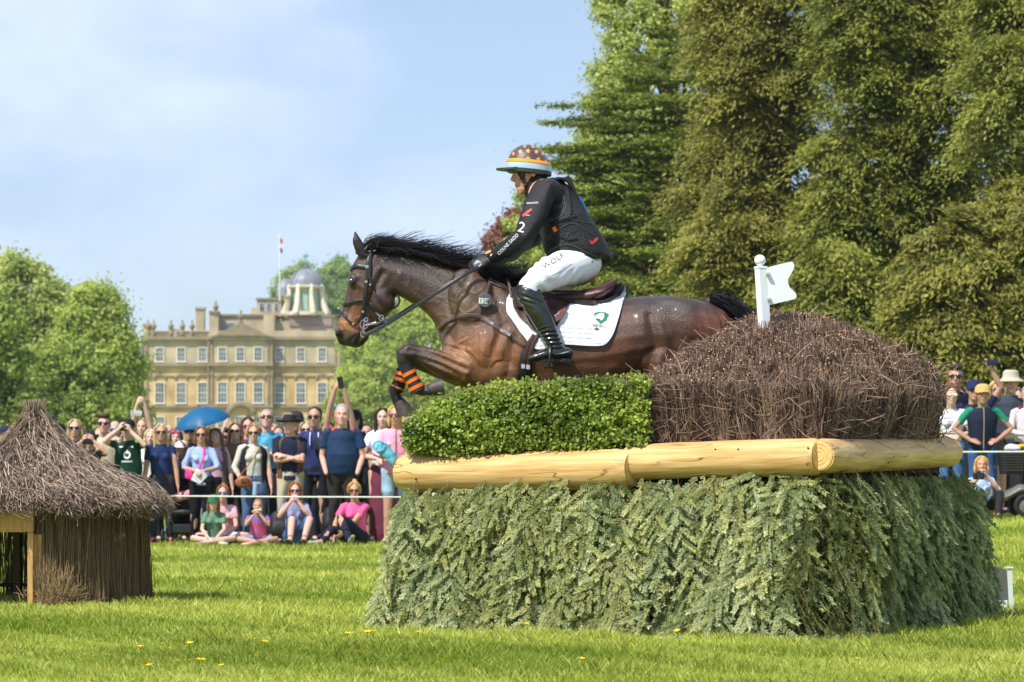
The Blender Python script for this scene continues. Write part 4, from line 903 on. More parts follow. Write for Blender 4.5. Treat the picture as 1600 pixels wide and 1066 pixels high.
def strap(name, bv, px, wd, th, m, parent, off=.004, Y=16.85, k=6, build=True):
    """leather strap laid on a surface along photo-traced points"""
    sp = smooth_pts(px, k); P_, N_ = [], []; last = None
    for p in sp:
        l, n = hit(bv, p[0], p[1])
        if l is None or l.y > 17.3: P_.append(None); N_.append(None)
        else: P_.append(l + n * (off + th / 2)); N_.append(n)
    ys = [q.y if q is not None else None for q in P_]
    ok = [i for i, q in enumerate(P_) if q is not None]
    for i, q in enumerate(P_):
        if q is None:
            j = min(ok, key=lambda a: abs(a - i)) if ok else None; yy = P_[j].y - .002 if ok else Y
            P_[i] = P(sp[i][0], sp[i][1], yy); N_[i] = N_[j] if ok else Vector((0, -1, 0))
    for _ in range(2):
        P_ = [P_[0]] + [P_[i] * .5 + (P_[i - 1] + P_[i + 1]) * .25 for i in range(1, len(P_) - 1)] + [P_[-1]]; N_ = [N_[0]] + [(N_[i] + N_[i - 1] + N_[i + 1]).normalized() for i in range(1, len(N_) - 1)] + [N_[-1]]
    mb = MB(); ribbon(mb, P_, N_, wd, th)
    return mb.build(name, m, parent) if build else mb
def patch(name, bv, top, bot, m, parent, off, th, nx=46, ny=16, Yc=17.0, fn=None):
    """padded panel between a top and a bottom outline, laid on the horse's side"""
    top = np.array(top, float); bot = np.array(bot, float); x0, x1 = top[0, 0], top[-1, 0]; xs = x0 + (x1 - x0) * (.5 - .5 * np.cos(np.linspace(0, np.pi, nx))); G = []; 
    for x in xs:
        yt, yb = np.interp(x, top[:, 0], top[:, 1]), np.interp(x, bot[:, 0], bot[:, 1]); row = []
        for j in range(ny):
            y = yt + (yb - yt) * j / (ny - 1); l, n = hit(bv, x, y)
            if l is None or l.y > Yc:
                yy = y; 
                while (l is None or l.y > Yc) and yy < y + 60: yy += 2; l, n = hit(bv, x, yy)
                d = min(1, (yy - y) / 26); Yy = l.y + (Yc - l.y) * d * .8 if l is not None else Yc; l = P(x, y, Yy); n = Vector((0, -1, .6)).normalized()
            row.append((l, n))
        G.append(row)
    L_ = np.array([[list(c[0]) for c in r] for r in G]); Nn = np.array([[list(c[1]) for c in r] for r in G])
    for _ in range(4):
        L2 = L_.copy(); L2[1:-1, 1:-1, 1] = (L_[1:-1, 1:-1, 1] * 2 + L_[:-2, 1:-1, 1] + L_[2:, 1:-1, 1] + L_[1:-1, :-2, 1] + L_[1:-1, 2:, 1]) / 6; L_ = L2
        N2 = Nn.copy(); N2[1:-1, 1:-1] = Nn[:-2, 1:-1] + Nn[2:, 1:-1] + Nn[1:-1, :-2] + Nn[1:-1, 2:] + Nn[1:-1, 1:-1]; Nn = unit(N2)
    O = L_ + Nn * (off + th)
    if fn is not None: O = O + Nn * fn(L_)[..., None]
    I = L_ + Nn * off; V = np.concatenate([O.reshape(-1, 3), I.reshape(-1, 3)]); n0 = nx * ny; fs = []
    for i in range(nx - 1):
        for j in range(ny - 1):
            a = i * ny + j; fs.append((a, a + 1, a + ny + 1, a + ny)); fs.append((a + n0, a + ny + n0, a + ny + 1 + n0, a + 1 + n0))
    edge = [i * ny for i in range(nx)] + [(nx - 1) * ny + j for j in range(1, ny)] + [i * ny + ny - 1 for i in range(nx - 2, -1, -1)] + [j for j in range(ny - 2, 0, -1)]
    for a, b in zip(edge, edge[1:] + edge[:1]): fs.append((a, b, b + n0, a + n0))
    mb = MB(); mb.add([Vector(v) for v in V], fs); return mb.build(name, m, parent)
def decal(name, bv, polys, m, parent, off=.0016, th=.0012):
    """thin raised print: polygons in photo pixels projected onto a surface"""
    mb = MB()
    for poly in polys:
        vs = []
        for x, y in poly:
            l, n = hit(bv, x, y)
            if l is None: break
            vs.append((l, n))
        if len(vs) < 3 or len(vs) != len(poly): continue
        nn = sum((v[1] for v in vs), Vector()).normalized(); mb.prism([v[0] + v[1] * off for v in vs], nn, th)
    return mb.build(name, m, parent, smooth=False) if mb.v else None
def text_decal(name, bv, s, cx, cy, hpx, ang, m, parent, off=.0016, squeeze=1.0, sub=True):
    cu = bpy.data.curves.new('txt', 'FONT'); cu.body = s; cu.align_x = 'CENTER'; cu.align_y = 'CENTER'; cu.resolution_u = 3
    o = bpy.data.objects.new('txt', cu); COL.objects.link(o); bpy.context.view_layer.update()
    me = bpy.data.meshes.new_from_object(o.evaluated_get(bpy.context.evaluated_depsgraph_get())); bpy.data.objects.remove(o)
    import bmesh
    bm = bmesh.new(); bm.from_mesh(me); bmesh.ops.triangulate(bm, faces=bm.faces); bmesh.ops.remove_doubles(bm, verts=bm.verts, dist=1e-4)
    k = hpx / .70; ca, sa = math.cos(ang), math.sin(ang); bad = []
    for v in bm.verts:
        x, y = v.co.x * k * squeeze, v.co.y * k; px, py = cx + x * ca + y * sa * 1.0, cy + x * sa - y * ca
        l, n = hit(bv, px, py)
        if l is None: bad.append(v)
        else: v.co = l + n * off
    bmesh.ops.delete(bm, geom=bad, context='VERTS')
    r = bmesh.ops.extrude_face_region(bm, geom=list(bm.faces)); vs = [e for e in r['geom'] if isinstance(e, bmesh.types.BMVert)]; bmesh.ops.translate(bm, verts=vs, vec=(0, -.0012, 0))
    bmesh.ops.recalc_face_normals(bm, faces=bm.faces); me2 = bpy.data.meshes.new(name); bm.to_mesh(me2); bm.free(); bpy.data.meshes.remove(me); bpy.data.curves.remove(cu)
    return link(name, me2, m, parent)
def star(cx, cy, r, rot=0, sq=1.0):
    pts = [(cx + math.sin(rot + i * math.pi / 5) * (r if i % 2 == 0 else r * .42) * sq, cy - math.cos(rot + i * math.pi / 5) * (r if i % 2 == 0 else r * .42)) for i in range(10)]
    return [[(cx, cy), pts[i], pts[(i + 1) % 10]] for i in range(10)]

# ================================================================ HORSE
YH = 17.0
def H(px, py, dy=0.0): return P(px, py, YH + dy)
def Hc(px, py, dy=0.0): v = P(px, py, YH); v.y += dy; return v
def section(top, bot, hw, n=22, ex=2.15, dy=0.0, wide=0.0):
    a, b = Hc(*top), Hc(*bot); c = (a + b) / 2; v = (a - b) / 2; r = []
    for j in range(n):
        t = 2 * math.pi * j / n; cs, sn = math.cos(t), math.sin(t); f = lambda q: math.copysign(abs(q) ** (2 / ex), q)
        r.append(c + v * (f(sn)) + Vector((0, dy + hw * f(cs) * (1 - wide * f(sn)), 0)))
    return r
def build_horse():
    root = empty('horse', Hc(905, 620), 'dark bay horse in bridle and white saddle pad, jumping left over the hedge', 'horse')
    mb = MB()
    S = [(692, 512, 552, .08), (699, 488, 580, .15), (715, 462, 598, .20), (740, 436, 608, .235), (768, 432, 616, .255), (800, 444, 622, .275), (845, 464, 622, .29), (890, 472, 617, .30), (935, 471, 608, .30), (975, 466, 598, .29),
         (1005, 463, 590, .28), (1042, 462, 592, .275), (1078, 467, 596, .26), (1108, 473, 592, .225), (1130, 484, 580, .17), (1146, 503, 556, .09)]
    mb.rings([section((x, t), (x, b), hw, wide=.10 if x < 1000 else -.02) for x, t, b, hw in S])
    Nk = [((584, 391), (606, 458), .062), ((604, 390), (626, 466), .07), ((632, 394), (648, 478), .076), ((662, 402), (668, 492), .085), ((694, 412), (680, 512), .105), ((724, 420), (690, 535), .135), ((752, 430), (700, 560), .17), ((780, 440), (720, 580), .20)]
    mb.rings([section(a, b, hw, wide=.18) for a, b, hw in Nk])
    Hd = [((572, 392), (600, 400), .045), ((561, 396), (612, 428), .068), ((552, 412), (620, 448), .078), ((546, 430), (620, 466), .080), ((542, 448), (612, 486), .072), ((539, 464), (600, 500), .062), ((536, 480), (590, 508), .052), ((532, 496), (583, 516), .048), ((527, 509), (578, 524), .050), ((524, 520), (575, 532), .050), ((526, 530), (566, 540), .044), ((531, 538), (556, 544), .028)]
    mb.rings([section(a, b, hw, ex=2.3, wide=.0) for a, b, hw in Hd])
    for sg in (-1, 1):
        E = lambda x, y, dy, r, rot=None: mb.ell(Hc(x, y, sg * dy), r, rot=rot)
        RY = lambda a: Matrix.Rotation(R(a), 3, 'Y')
        E(598, 470, .052, (.070, .036, .080)); E(553, 441, .056, (.030, .026, .024)); E(556, 434, .060, (.032, .018, .010), RY(20))
        mb.tube([Hc(560, 446, sg * .066), Hc(578, 458, sg * .070), Hc(592, 452, sg * .066)], [.012, .011, .012], n=8)      # cheekbone crest
        E(531, 519, .036, (.026, .018, .024)); E(548, 536, .026, (.03, .018, .014)); E(545, 500, .032, (.028, .02, .04), RY(-15))
        E(742, 482, .155, (.13, .085, .22), RY(-22)); E(764, 545, .205, (.13, .085, .14)); E(714, 545, .125, (.075, .07, .085)); E(785, 580, .18, (.15, .09, .11))
        E(1062, 516, .165, (.24, .115, .17), RY(12)); E(1030, 562, .155, (.15, .12, .15)); E(1100, 540, .14, (.12, .10, .19))
        E(890, 545, .20, (.42, .10, .23))
        # ear
        mb.tube([Hc(569, 400, sg * .045), Hc(563, 389, sg * .052), Hc(558, 377, sg * .056), Hc(555.5, 363, sg * .058)], [.030, .032, .026, .006], [.018, .019, .016, .005], side=(1, 0, 0), n=12)
    # forelegs: near lifted, far folded
    def leg(pts):
        mb.tube([Hc(x, y, dy) for x, y, dy, _, _ in pts], [p[3] for p in pts], [p[4] for p in pts], side=(0, 1, 0), n=16)
    leg([(760, 575, -.16, .09, .135), (728, 574, -.17, .080, .108), (700, 570, -.165, .062, .078), (675, 563, -.155, .050, .058), (655, 555, -.15, .043, .046), (641, 552, -.15, .048, .049), (632, 556, -.15, .046, .048), (632, 566, -.15, .040, .040), (639, 578, -.15, .029, .031),
         (645, 590, -.15, .027, .029), (650, 600, -.15, .028, .030), (655, 609, -.15, .036, .038), (664, 613, -.15, .029, .029), (673, 611, -.15, .034, .034)])
    leg([(760, 580, .16, .09, .12), (728, 585, .16, .075, .09), (700, 578, .16, .06, .07), (672, 570, .155, .048, .052), (648, 562, .15, .044, .046), (634, 564, .15, .046, .046), (629, 573, .15, .036, .036), (626, 585, .15, .027, .029),
         (622, 597, .15, .028, .030), (616, 609, .15, .036, .038), (616, 618, .15, .030, .030), (622, 627, .15, .034, .034)])
    # hind legs, pushing off behind
    for sg in (-1, 1):
        leg([(1085, 545, sg * .14, .13, .19), (1068, 590, sg * .17, .105, .14), (1085, 618, sg * .17, .07, .09), (1112, 640, sg * .16, .05, .058), (1130, 652, sg * .15, .042, .052), (1142, 672, sg * .15, .031, .034), (1154, 695, sg * .15, .029, .030), (1160, 705, sg * .15, .036, .037), (1168, 712, sg * .15, .03, .03)])
    g = np.random.default_rng(3)
    ks = g.normal(0, 1, (9, 3)); ph = g.uniform(0, 6.28, 9)
    def pxof(co): return co[:, 0] / YH * F + HX, HY - (co[:, 2] - CH) / YH * F
    def noise(co, sc, seed=0):
        g_ = np.random.default_rng(seed); s = np.zeros(len(co)); w_ = co + .35 / sc * np.sin(co[:, [2, 0, 1]] * sc * 1.7 + seed)
        for _ in range(6): k = g_.normal(0, 1, 3) * sc; s += np.sin(w_ @ k + g_.uniform(0, 6.28))
        return s / 6
    def disp(co):
        px, py = pxof(co); sh = np.exp(-((px - 750) / 70) ** 2 - ((py - 520) / 75) ** 2)
        vein = np.exp(-(noise(co, 26, 4) / .07) ** 2); d = .0050 * vein * (sh * .9 + .12) + .0030 * noise(co, 14, 2) * (.35 + sh)
        lg = ((px < 735) & (py > 540)); d += np.where(lg, .0045 * np.sin((py - .42 * px) * .55) * np.exp(-((px - 690) / 40) ** 2), 0)
        hq = np.exp(-((px - 1060) / 80) ** 2 - ((py - 510) / 55) ** 2); d += -.006 * np.exp(-((px - 1030 - (py - 500) * .35) / 6) ** 2) * hq
        d += -.008 * np.exp(-((px - 706 - (py - 540) * .3) / 5) ** 2 - ((py - 535) / 35) ** 2); nk = np.exp(-((px - 670) / 60) ** 2 - ((py - 440) / 40) ** 2); d += .0035 * np.exp(-(noise(co, 20, 8) / .09) ** 2) * nk
        for line, dep, wd in ((((735, 432), (716, 480), (706, 530)), .005, 6), (((772, 455), (788, 510), (768, 560)), .008, 6), (((612, 462), (650, 482), (690, 518)), .008, 5), (((610, 410), (660, 424), (715, 450), (742, 478)), .006, 6), (((802, 535), (793, 590)), .010, 6),
                              (((1012, 498), (1022, 545), (1003, 592)), .012, 7), (((1046, 490), (1052, 530), (1036, 585)), .005, 8), (((1088, 490), (1100, 520), (1108, 565)), .004, 9), (((642, 549), (685, 562), (728, 580)), .008, 3.2), (((650, 560), (690, 574), (722, 592)), .006, 3),
                              (((599, 428), (587, 450), (577, 478), (585, 500)), .008, 4), (((553, 454), (548, 480), (543, 500)), .006, 3), (((748, 515), (742, 545), (750, 585)), .004, 7), 
                              (((560, 505), (566, 520), (560, 535)), .006, 3), (((530, 510), (538, 520), (538, 532)), .006, 3)):
            best = np.full(len(co), 1e9)
            for (xa, ya), (xb, yb) in zip(line[:-1], line[1:]):
                L2 = (xb - xa) ** 2 + (yb - ya) ** 2; t = np.clip(((px - xa) * (xb - xa) + (py - ya) * (yb - ya)) / L2, 0, 1); best = np.minimum(best, np.hypot(px - xa - t * (xb - xa), py - ya - t * (yb - ya)))
            d += -dep * np.exp(-(best / wd) ** 2) + dep * .45 * np.exp(-((best - wd * 2.2) / (wd * 1.2)) ** 2)
        return d
    def fn(co):
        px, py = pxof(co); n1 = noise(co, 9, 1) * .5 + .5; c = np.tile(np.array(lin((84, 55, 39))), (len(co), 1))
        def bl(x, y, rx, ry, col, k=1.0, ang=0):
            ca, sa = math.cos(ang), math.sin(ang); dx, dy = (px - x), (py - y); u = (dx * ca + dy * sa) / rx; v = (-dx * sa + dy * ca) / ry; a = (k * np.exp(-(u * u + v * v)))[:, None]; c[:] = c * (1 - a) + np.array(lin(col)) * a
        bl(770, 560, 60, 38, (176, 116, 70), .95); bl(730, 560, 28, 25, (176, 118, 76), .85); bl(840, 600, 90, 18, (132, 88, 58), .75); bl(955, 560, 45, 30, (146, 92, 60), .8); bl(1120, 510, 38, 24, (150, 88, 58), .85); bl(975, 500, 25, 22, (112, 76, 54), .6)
        bl(1090, 560, 80, 20, (92, 58, 40), .6); bl(730, 470, 40, 24, (172, 138, 112), .75, -.5)  # pale shoulder patch: wet sheen painted into the coat colour
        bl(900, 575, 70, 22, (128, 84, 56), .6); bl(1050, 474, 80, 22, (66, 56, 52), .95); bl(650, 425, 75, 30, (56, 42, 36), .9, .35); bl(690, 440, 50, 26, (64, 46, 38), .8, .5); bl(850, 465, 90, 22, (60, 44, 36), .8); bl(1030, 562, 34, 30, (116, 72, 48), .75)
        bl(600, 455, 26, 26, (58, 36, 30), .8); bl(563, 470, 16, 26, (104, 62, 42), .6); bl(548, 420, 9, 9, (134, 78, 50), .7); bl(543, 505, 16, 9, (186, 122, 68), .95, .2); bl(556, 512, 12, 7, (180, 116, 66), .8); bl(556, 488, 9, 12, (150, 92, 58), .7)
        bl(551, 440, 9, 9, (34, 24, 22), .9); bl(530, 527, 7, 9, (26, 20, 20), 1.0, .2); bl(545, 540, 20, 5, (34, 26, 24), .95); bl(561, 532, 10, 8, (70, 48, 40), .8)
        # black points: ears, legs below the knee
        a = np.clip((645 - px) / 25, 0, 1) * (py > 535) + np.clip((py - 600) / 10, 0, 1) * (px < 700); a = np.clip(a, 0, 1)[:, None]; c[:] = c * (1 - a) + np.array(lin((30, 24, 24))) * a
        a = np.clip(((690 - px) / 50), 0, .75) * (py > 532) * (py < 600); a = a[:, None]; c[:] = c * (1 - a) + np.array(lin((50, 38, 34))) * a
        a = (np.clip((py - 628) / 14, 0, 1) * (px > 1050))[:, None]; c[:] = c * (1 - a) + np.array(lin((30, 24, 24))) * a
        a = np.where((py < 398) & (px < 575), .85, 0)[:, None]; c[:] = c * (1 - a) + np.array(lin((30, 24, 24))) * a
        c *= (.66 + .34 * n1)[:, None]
        # dried sweat flecks on the neck and shoulder
        m = np.exp(-((px - 640) / 45) ** 2 - ((py - 415) / 22) ** 2) + .35 * np.exp(-((px - 735) / 40) ** 2 - ((py - 470) / 30) ** 2); f = (noise(co, 60, 11) > .38) * (noise(co, 33, 12) > .1) * np.clip(m * 1.3, 0, 1) * .30
        c[:] = c * (1 - f[:, None]) + np.array(lin((176, 166, 160))) * f[:, None]
        return c
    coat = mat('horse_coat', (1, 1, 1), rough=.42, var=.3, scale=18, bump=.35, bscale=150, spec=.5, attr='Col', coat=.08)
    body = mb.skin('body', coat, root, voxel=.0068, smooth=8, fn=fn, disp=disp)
    bv = bvh_of(body)
    black = mat('black_leather', lin((34, 32, 34)), rough=.36, var=.2, scale=30, bump=.15, bscale=200, spec=.5)
    brown = mat('brown_leather', lin((70, 40, 36)), rough=.34, var=.2, scale=24, bump=.15, bscale=200, spec=.5)
    bp_l = mat('breastplate_leather', lin((96, 74, 68)), rough=.5, var=.2, scale=30)
    steel = mat('steel', lin((205, 205, 205)), rough=.22, metal=1.0, var=.05); eyem = mat('horse_eye', lin((24, 14, 12)), rough=.06, var=.1, spec=.9, coat=.8); horn = mat('hoof_horn', lin((70, 60, 56)), rough=.6, var=.35, scale=30, stretch=(1, 1, 4))
    for sg in (-1, 1): MB().ell(Hc(551.5, 441, sg * .072), (.019, .014, .016), n=16, m=10).build('eye', eyem, root)
    for dy, pts in ((-.15, [(673, 611), (682, 608), (694, 606)]), (.15, [(621, 626), (627, 635), (633, 646)]), (-.15, [(1168, 712), (1176, 722), (1184, 734)]), (.15, [(1168, 712), (1176, 722), (1184, 734)])):
        mb = MB(); mb.tube([Hc(x, y, dy) for x, y in pts], [.036, .044, .052], [.034, .042, .050], side=(0, 1, 0), n=18, flat=True); mb.build('hoof', horn, root)
    # nostrils
    for sg in (-1, 1): MB().ell(Hc(528.5, 522, sg * .050), (.013, .012, .018), rot=Matrix.Rotation(R(20), 3, 'Y')).build('nostril', mat('nostril_dark', lin((14, 10, 10)), rough=.8), root)
    mouth = strap('mouth', bv, [(533, 536), (541, 531), (549, 527), (556, 521)], .011, .005, mat('nostril_dark'), root, off=-.001)
    # mane, forelock, tail
    hair = leafmat('horse_hair', lin((14, 13, 15)), lin((56, 50, 50)), trans=0, rough=.42, spec=.5)
    g = np.random.default_rng(12)
    cr = [(582, 388), (604, 388), (632, 392), (662, 400), (694, 410), (724, 418), (752, 428), (790, 442), (815, 448)]
    def hair_obj(name, A, D, Ln, up0, droop, r, sub=4):
        n = len(A); p = A; segs = []; D = unit(D)
        pts = [A]
        for k in range(sub): D = unit(D + droop / sub + g.normal(0, .05, (n, 3))); p = p + D * (Ln / sub)[:, None]; pts.append(p)
        Vs = []; 
        for k in range(sub): V, kk = sticks(pts[k], pts[k + 1], r * (1 - k / sub * .8), r * (1 - (k + 1) / sub * .8)); Vs.append(V)
        t = g.beta(1.2, 3, n); return soup(name, np.concatenate(Vs), hair, root, tint=np.tile(t, 3 * sub))
    n = 5200; u = g.uniform(0, 1, n) ** .9 * (len(cr) - 1.001); i = u.astype(int); f = u - i; c = np.array(cr, float); q = c[i] * (1 - f)[:, None] + c[i + 1] * f[:, None]
    A = np.column_stack([(q[:, 0] - HX) * YH / F, YH + g.normal(-.01, .022, n), CH + (HY - q[:, 1] - 1.5) * YH / F]); lock = np.sin(q[:, 0] * .28) * .5 + .5 * np.sin(q[:, 0] * .8 + 1) + .35 * np.sin(q[:, 0] * 2.3)
    D = np.column_stack([.9 + g.normal(0, .18, n), g.normal(-.14, .22, n), .42 + .62 * lock + g.normal(0, .2, n)]); Ln = g.uniform(.07, .175, n) * (1 + .45 * lock) * np.interp(q[:, 0], [582, 620, 740, 815], [.8, .9, 1.15, .9])
    hair_obj('mane', A, D, Ln, 0, np.array([.55, -.05, -.62]) , np.full(n, .0021))
    n = 2600; u = g.uniform(0, 1, n) ** .9 * (len(cr) - 1.001); i = u.astype(int); f = u - i; q = c[i] * (1 - f)[:, None] + c[i + 1] * f[:, None]
    A = np.column_stack([(q[:, 0] - HX) * YH / F, YH + g.normal(-.02, .02, n), CH + (HY - q[:, 1]) * YH / F]); D = np.column_stack([.8 + g.normal(0, .15, n), g.normal(-.35, .1, n), .15 + g.normal(0, .1, n)])
    hair_obj('mane_underlayer', A, D, g.uniform(.06, .12, n), 0, np.array([.2, -.1, -.8]), np.full(n, .003))
    n = 1100; px = g.uniform(566, 592, n); py = 392 - (px - 566) * .12; A = np.column_stack([(px - HX) * YH / F, YH + g.normal(0, .028, n), CH + (HY - py) * YH / F])
    hair_obj('forelock', A, np.column_stack([g.normal(.05, .25, n), g.normal(0, .25, n), .9 + g.normal(0, .15, n)]), g.uniform(.09, .15, n), 0, np.array([1.7, 0, -1.0]), np.full(n, .0022))
    n = 3800; t = g.uniform(0, 1, n) ** 1.4; dk = smooth_pts([(1108, 473), (1128, 473), (1148, 480), (1163, 492), (1176, 508)], 8); dk = np.array(dk); ii = (t * (len(dk) - 1)).astype(int)
    mb2 = MB().tube([H(x, y) for x, y in dk[::4]], [.034, .033, .03, .026, .022, .02, .018, .014, .01][:len(dk[::4])], n=12); mb2.build('tail_dock', mat('tail_dark', lin((26, 22, 22)), rough=.6), root)
    A = np.column_stack([(dk[ii, 0] - HX) * YH / F, YH + g.normal(0, .02, n), CH + (HY - dk[ii, 1]) * YH / F + .012 + g.normal(0, .014, n)]); D = np.column_stack([np.full(n, 1.0), g.normal(0, .06, n), -.22 - t * .7 + g.normal(0, .05, n)])
    hair_obj('tail', A, D, g.uniform(.28, .5, n), 0, np.array([-.2, 0, -1.0]), np.full(n, .0026), 6)
    # bridle (one part, its straps and metal as sub-parts)
    br = strap('bridle', bv, [(583, 386), (580, 396), (576, 408), (574, 420), (573, 440), (570, 466), (568, 486), (569, 500)], .020, .006, black, root)
    ss_ = lambda nm, pts, wd, th=.005, off=.005: strap(nm, bv, pts, wd, th, black, br, off=off)
    ss_('browband', [(547.5, 424), (552, 418.5), (558, 416), (566, 417), (575, 418)], .020); ss_('poll_band', [(557, 393), (563, 397), (571, 399), (580, 399)], .018); ss_('headpiece_rear', [(583, 386), (578, 400), (578, 420), (577, 436)], .012, off=.010)
    ss_('noseband', [(536.8, 477), (544, 474), (556, 471), (568, 470), (580, 476), (590, 487)], .019); ss_('flash_strap', [(534, 487), (541, 497), (550, 506), (556, 508), (562, 500), (568, 486)], .012, off=.007)
    ss_('throatlatch', [(578, 432), (582, 450), (590, 465), (602, 478), (611, 481)], .013, off=.007)
    mb = MB(); pts = [H(x, y, -.055) for x, y in smooth_pts([(609, 481), (617, 481), (623, 475), (624, 468), (621, 460)], 4)]; ribbon(mb, pts, [Vector((0, -1, 0))] * len(pts), .012, .004); mb.build('throatlatch_loop', black, br)
    for x, y, w_ in ((574, 418, .020), (573, 441, .016), (568, 487, .014), (552.5, 507, .012), (579, 445, .012)):
        l, nrm = hit(bv, x, y)
        if l is not None: MB().box(l + nrm * .013, (w_, .005, w_ * .9), bevel=.002).build('buckle', steel, br)
    def ring(cx, cy, r, dy=-.07, th=.0026, nm='bit_ring'):
        c0 = H(cx, cy, dy); a = np.linspace(0, 2 * np.pi, 19); mb = MB().tube([c0 + Vector((math.cos(t) * r, .004 * math.sin(t), math.sin(t) * r * 1.15)) for t in a], th, n=6, cap=False); mb.build(nm, steel, br)
    ring(569, 507, .022); ring(567.5, 522.5, .014); ring(572, 500, .010); ring(596, 497, .013, -.10); MB().tube([H(569, 500, -.066), H(568, 520, -.068)], .004, n=6).build('bit_shank', steel, br)
    MB().tube([H(571, 507, -.066), H(584, 505, -.08), H(596, 503, -.09)], .0035, n=6).build('curb_link', steel, br)
    # reins
    def rein(nm, pts, wd=.020, m_=black, th=.005):
        q = smooth_pts([(x, y, dy) for x, y, dy in pts], 6); pw = [H(a, b, c_) for a, b, c_ in q]; mb = MB(); ribbon(mb, pw, [Vector((.1, -1, .35)).normalized()] * len(pw), wd, th); return mb.build(nm, m_, root)
    rein('rein', [(569, 524, -.075), (588, 515, -.10), (606, 505, -.13), (640, 484, -.20), (686, 455, -.27), (720, 433, -.27), (748, 417, -.22)], .021)
    rein('rein', [(571, 508, -.07), (590, 505, -.09), (612, 497, -.12), (640, 484.5, -.185), (686, 456, -.262)], .014)
    rein('rein', [(586, 487, -.07), (596, 497, -.09), (605, 504, -.11)], .012); rein('rein', [(572, 517, .06), (604, 503, .08), (640, 481, .11), (690, 448, .14), (748, 417, .12)], .018)
    strap('rein_loop', bv, [(748, 421), (758, 424), (772, 424), (783, 431), (790, 442), (795, 455), (797, 468)], .014, .004, mat('rein_web', lin((88, 88, 88)), rough=.6), root, off=.022)
    strap('rein_end', bv, [(750, 424), (757, 436), (770, 444), (788, 452)], .013, .004, black, root, off=.008)
    # breastplate and number disc
    bp = strap('breastplate', bv, [(687, 514), (692, 506), (707, 497), (724, 493), (746, 493), (756, 499), (771, 508), (786, 518), (803, 528), (820, 540)], .024, .006, bp_l, root, off=.003)
    strap('breastplate_strap', bv, [(749, 492), (751, 480), (758, 462), (763, 446), (769, 431)], .015, .005, bp_l, bp, off=.005)
    for x, y in ((769, 507), (786, 518), (794, 523)):
        l, nrm = hit(bv, x, y); MB().box(l + nrm * .012, (.024, .006, .020), rot=Matrix.Rotation(R(32), 3, 'Y'), bevel=.002).build('buckle', steel, bp)
    l, nrm = hit(bv, 756, 471); c0 = l + nrm * .030; nn = (nrm * .5 + Vector((0, -1, 0))).normalized(); Mq = nn.to_track_quat('Z', 'Y').to_matrix()
    disc = MB().lathe(c0, [(.036, -.010), (.040, -.007), (.040, .004), (.036, .008)], 26, axis=Mq).build('number_disc', mat('disc_grey', lin((84, 86, 90)), rough=.4, var=.06), root)
    t = math.radians(8); pl = [(743.5, 464), (768.5, 466), (766.5, 480), (742.5, 477)]
    dbv = bvh_of(disc); decal('number_plate', dbv, [[(749, 465.5), (763.5, 466.8), (762.5, 475.5), (748.2, 474)]], mat('plate_white', lin((240, 240, 240)), rough=.5, var=.02), disc, off=.001)
    text_decal('number', dbv, '128', 756, 470.5, 7, t, mat('print_dark', lin((50, 50, 54)), rough=.6, var=.05), disc, off=.0036)
    # saddle cloth and saddle
    padm = bpy.data.materials.new('quilted_white'); padm.use_nodes = True; tn = padm.node_tree; pr = tn.nodes['Principled BSDF']; pr.inputs['Base Color'].default_value = (.80, .81, .84, 1); pr.inputs['Roughness'].default_value = .8; pr.inputs['Sheen Weight'].default_value = .2
    qx = lambda L_: L_[..., 0] / YH * F + HX; qy = lambda L_: HY - (L_[..., 2] - CH) / YH * F
    def quilt(L_):
        x, y = qx(L_), qy(L_) - .05 * (qx(L_) - 870); a = np.minimum(np.abs(((x / 14.0) % 1) - .5) * 2, 1); b = np.abs(((y / 7.2) % 1) - .5) * 2; q = np.clip((1 - a ** 6) * (1 - b ** 3), 0, 1); edge = 1.0
        return .0042 * q
    pad_top = [(793, 466), (797, 458), (806, 452), (850, 455), (900, 456), (950, 452), (977.5, 446)]; pad_bot = [(793, 482), (797, 495), (808, 511), (821, 528), (832, 540), (843, 545), (860, 540), (878, 537), (907, 538.5), (935, 539), (946, 535.5), (955, 525), (962, 508), (969, 486), (977.5, 456)]
    pad = patch('saddle_pad', bv, pad_top, pad_bot, padm, root, .003, .012, nx=180, ny=90, fn=quilt)
    strap('pad_binding', bv, [(793, 468), (793, 482), (797, 495), (808, 511), (821, 528), (832, 540), (843, 545), (860, 540.5), (878, 537.5), (907, 539), (935, 539.5), (946, 536), (955, 525.5), (962, 508), (969, 486), (977, 457)], .012, .010, mat('binding_white', lin((232, 232, 240)), rough=.7, var=.03), pad, off=.008, k=5)
    padbv = bvh_of(pad)
    grn = mat('print_green', lin((24, 128, 92)), rough=.6, var=.05); drk = mat('print_dark')
    sh = [(928.5, 489), (938, 487.5), (946, 488.5), (951, 491.5), (948, 499), (943, 503.5), (937, 505.5), (932, 501), (928.5, 495)]
    decal('shield_logo', padbv, [[(939, 496), sh[i], sh[(i + 1) % len(sh)]] for i in range(len(sh))], grn, pad, off=.0015)
    hs = [(929, 495.5), (933, 491.5), (939, 489.5), (944, 491), (944, 495), (942.5, 499), (939, 501.5), (937.5, 499), (934, 498), (930.5, 498.3)]
    decal('horse_logo', padbv, [[(938, 495), hs[i], hs[(i + 1) % len(hs)]] for i in range(len(hs))], mat('plate_white'), pad, off=.0035)
    text_decal('pad_lettering', padbv, 'EQUELL', 935.5, 509.3, 3.2, .09, drk, pad, off=.003, squeeze=1.25)
    decal('leaf_logo', padbv, [[(928.5, 513.5), (931, 512.3), (934, 512.6), (936, 514), (933, 515.5), (930, 515.3)]], mat('print_grey', lin((110, 116, 110)), rough=.6), pad, off=.003)
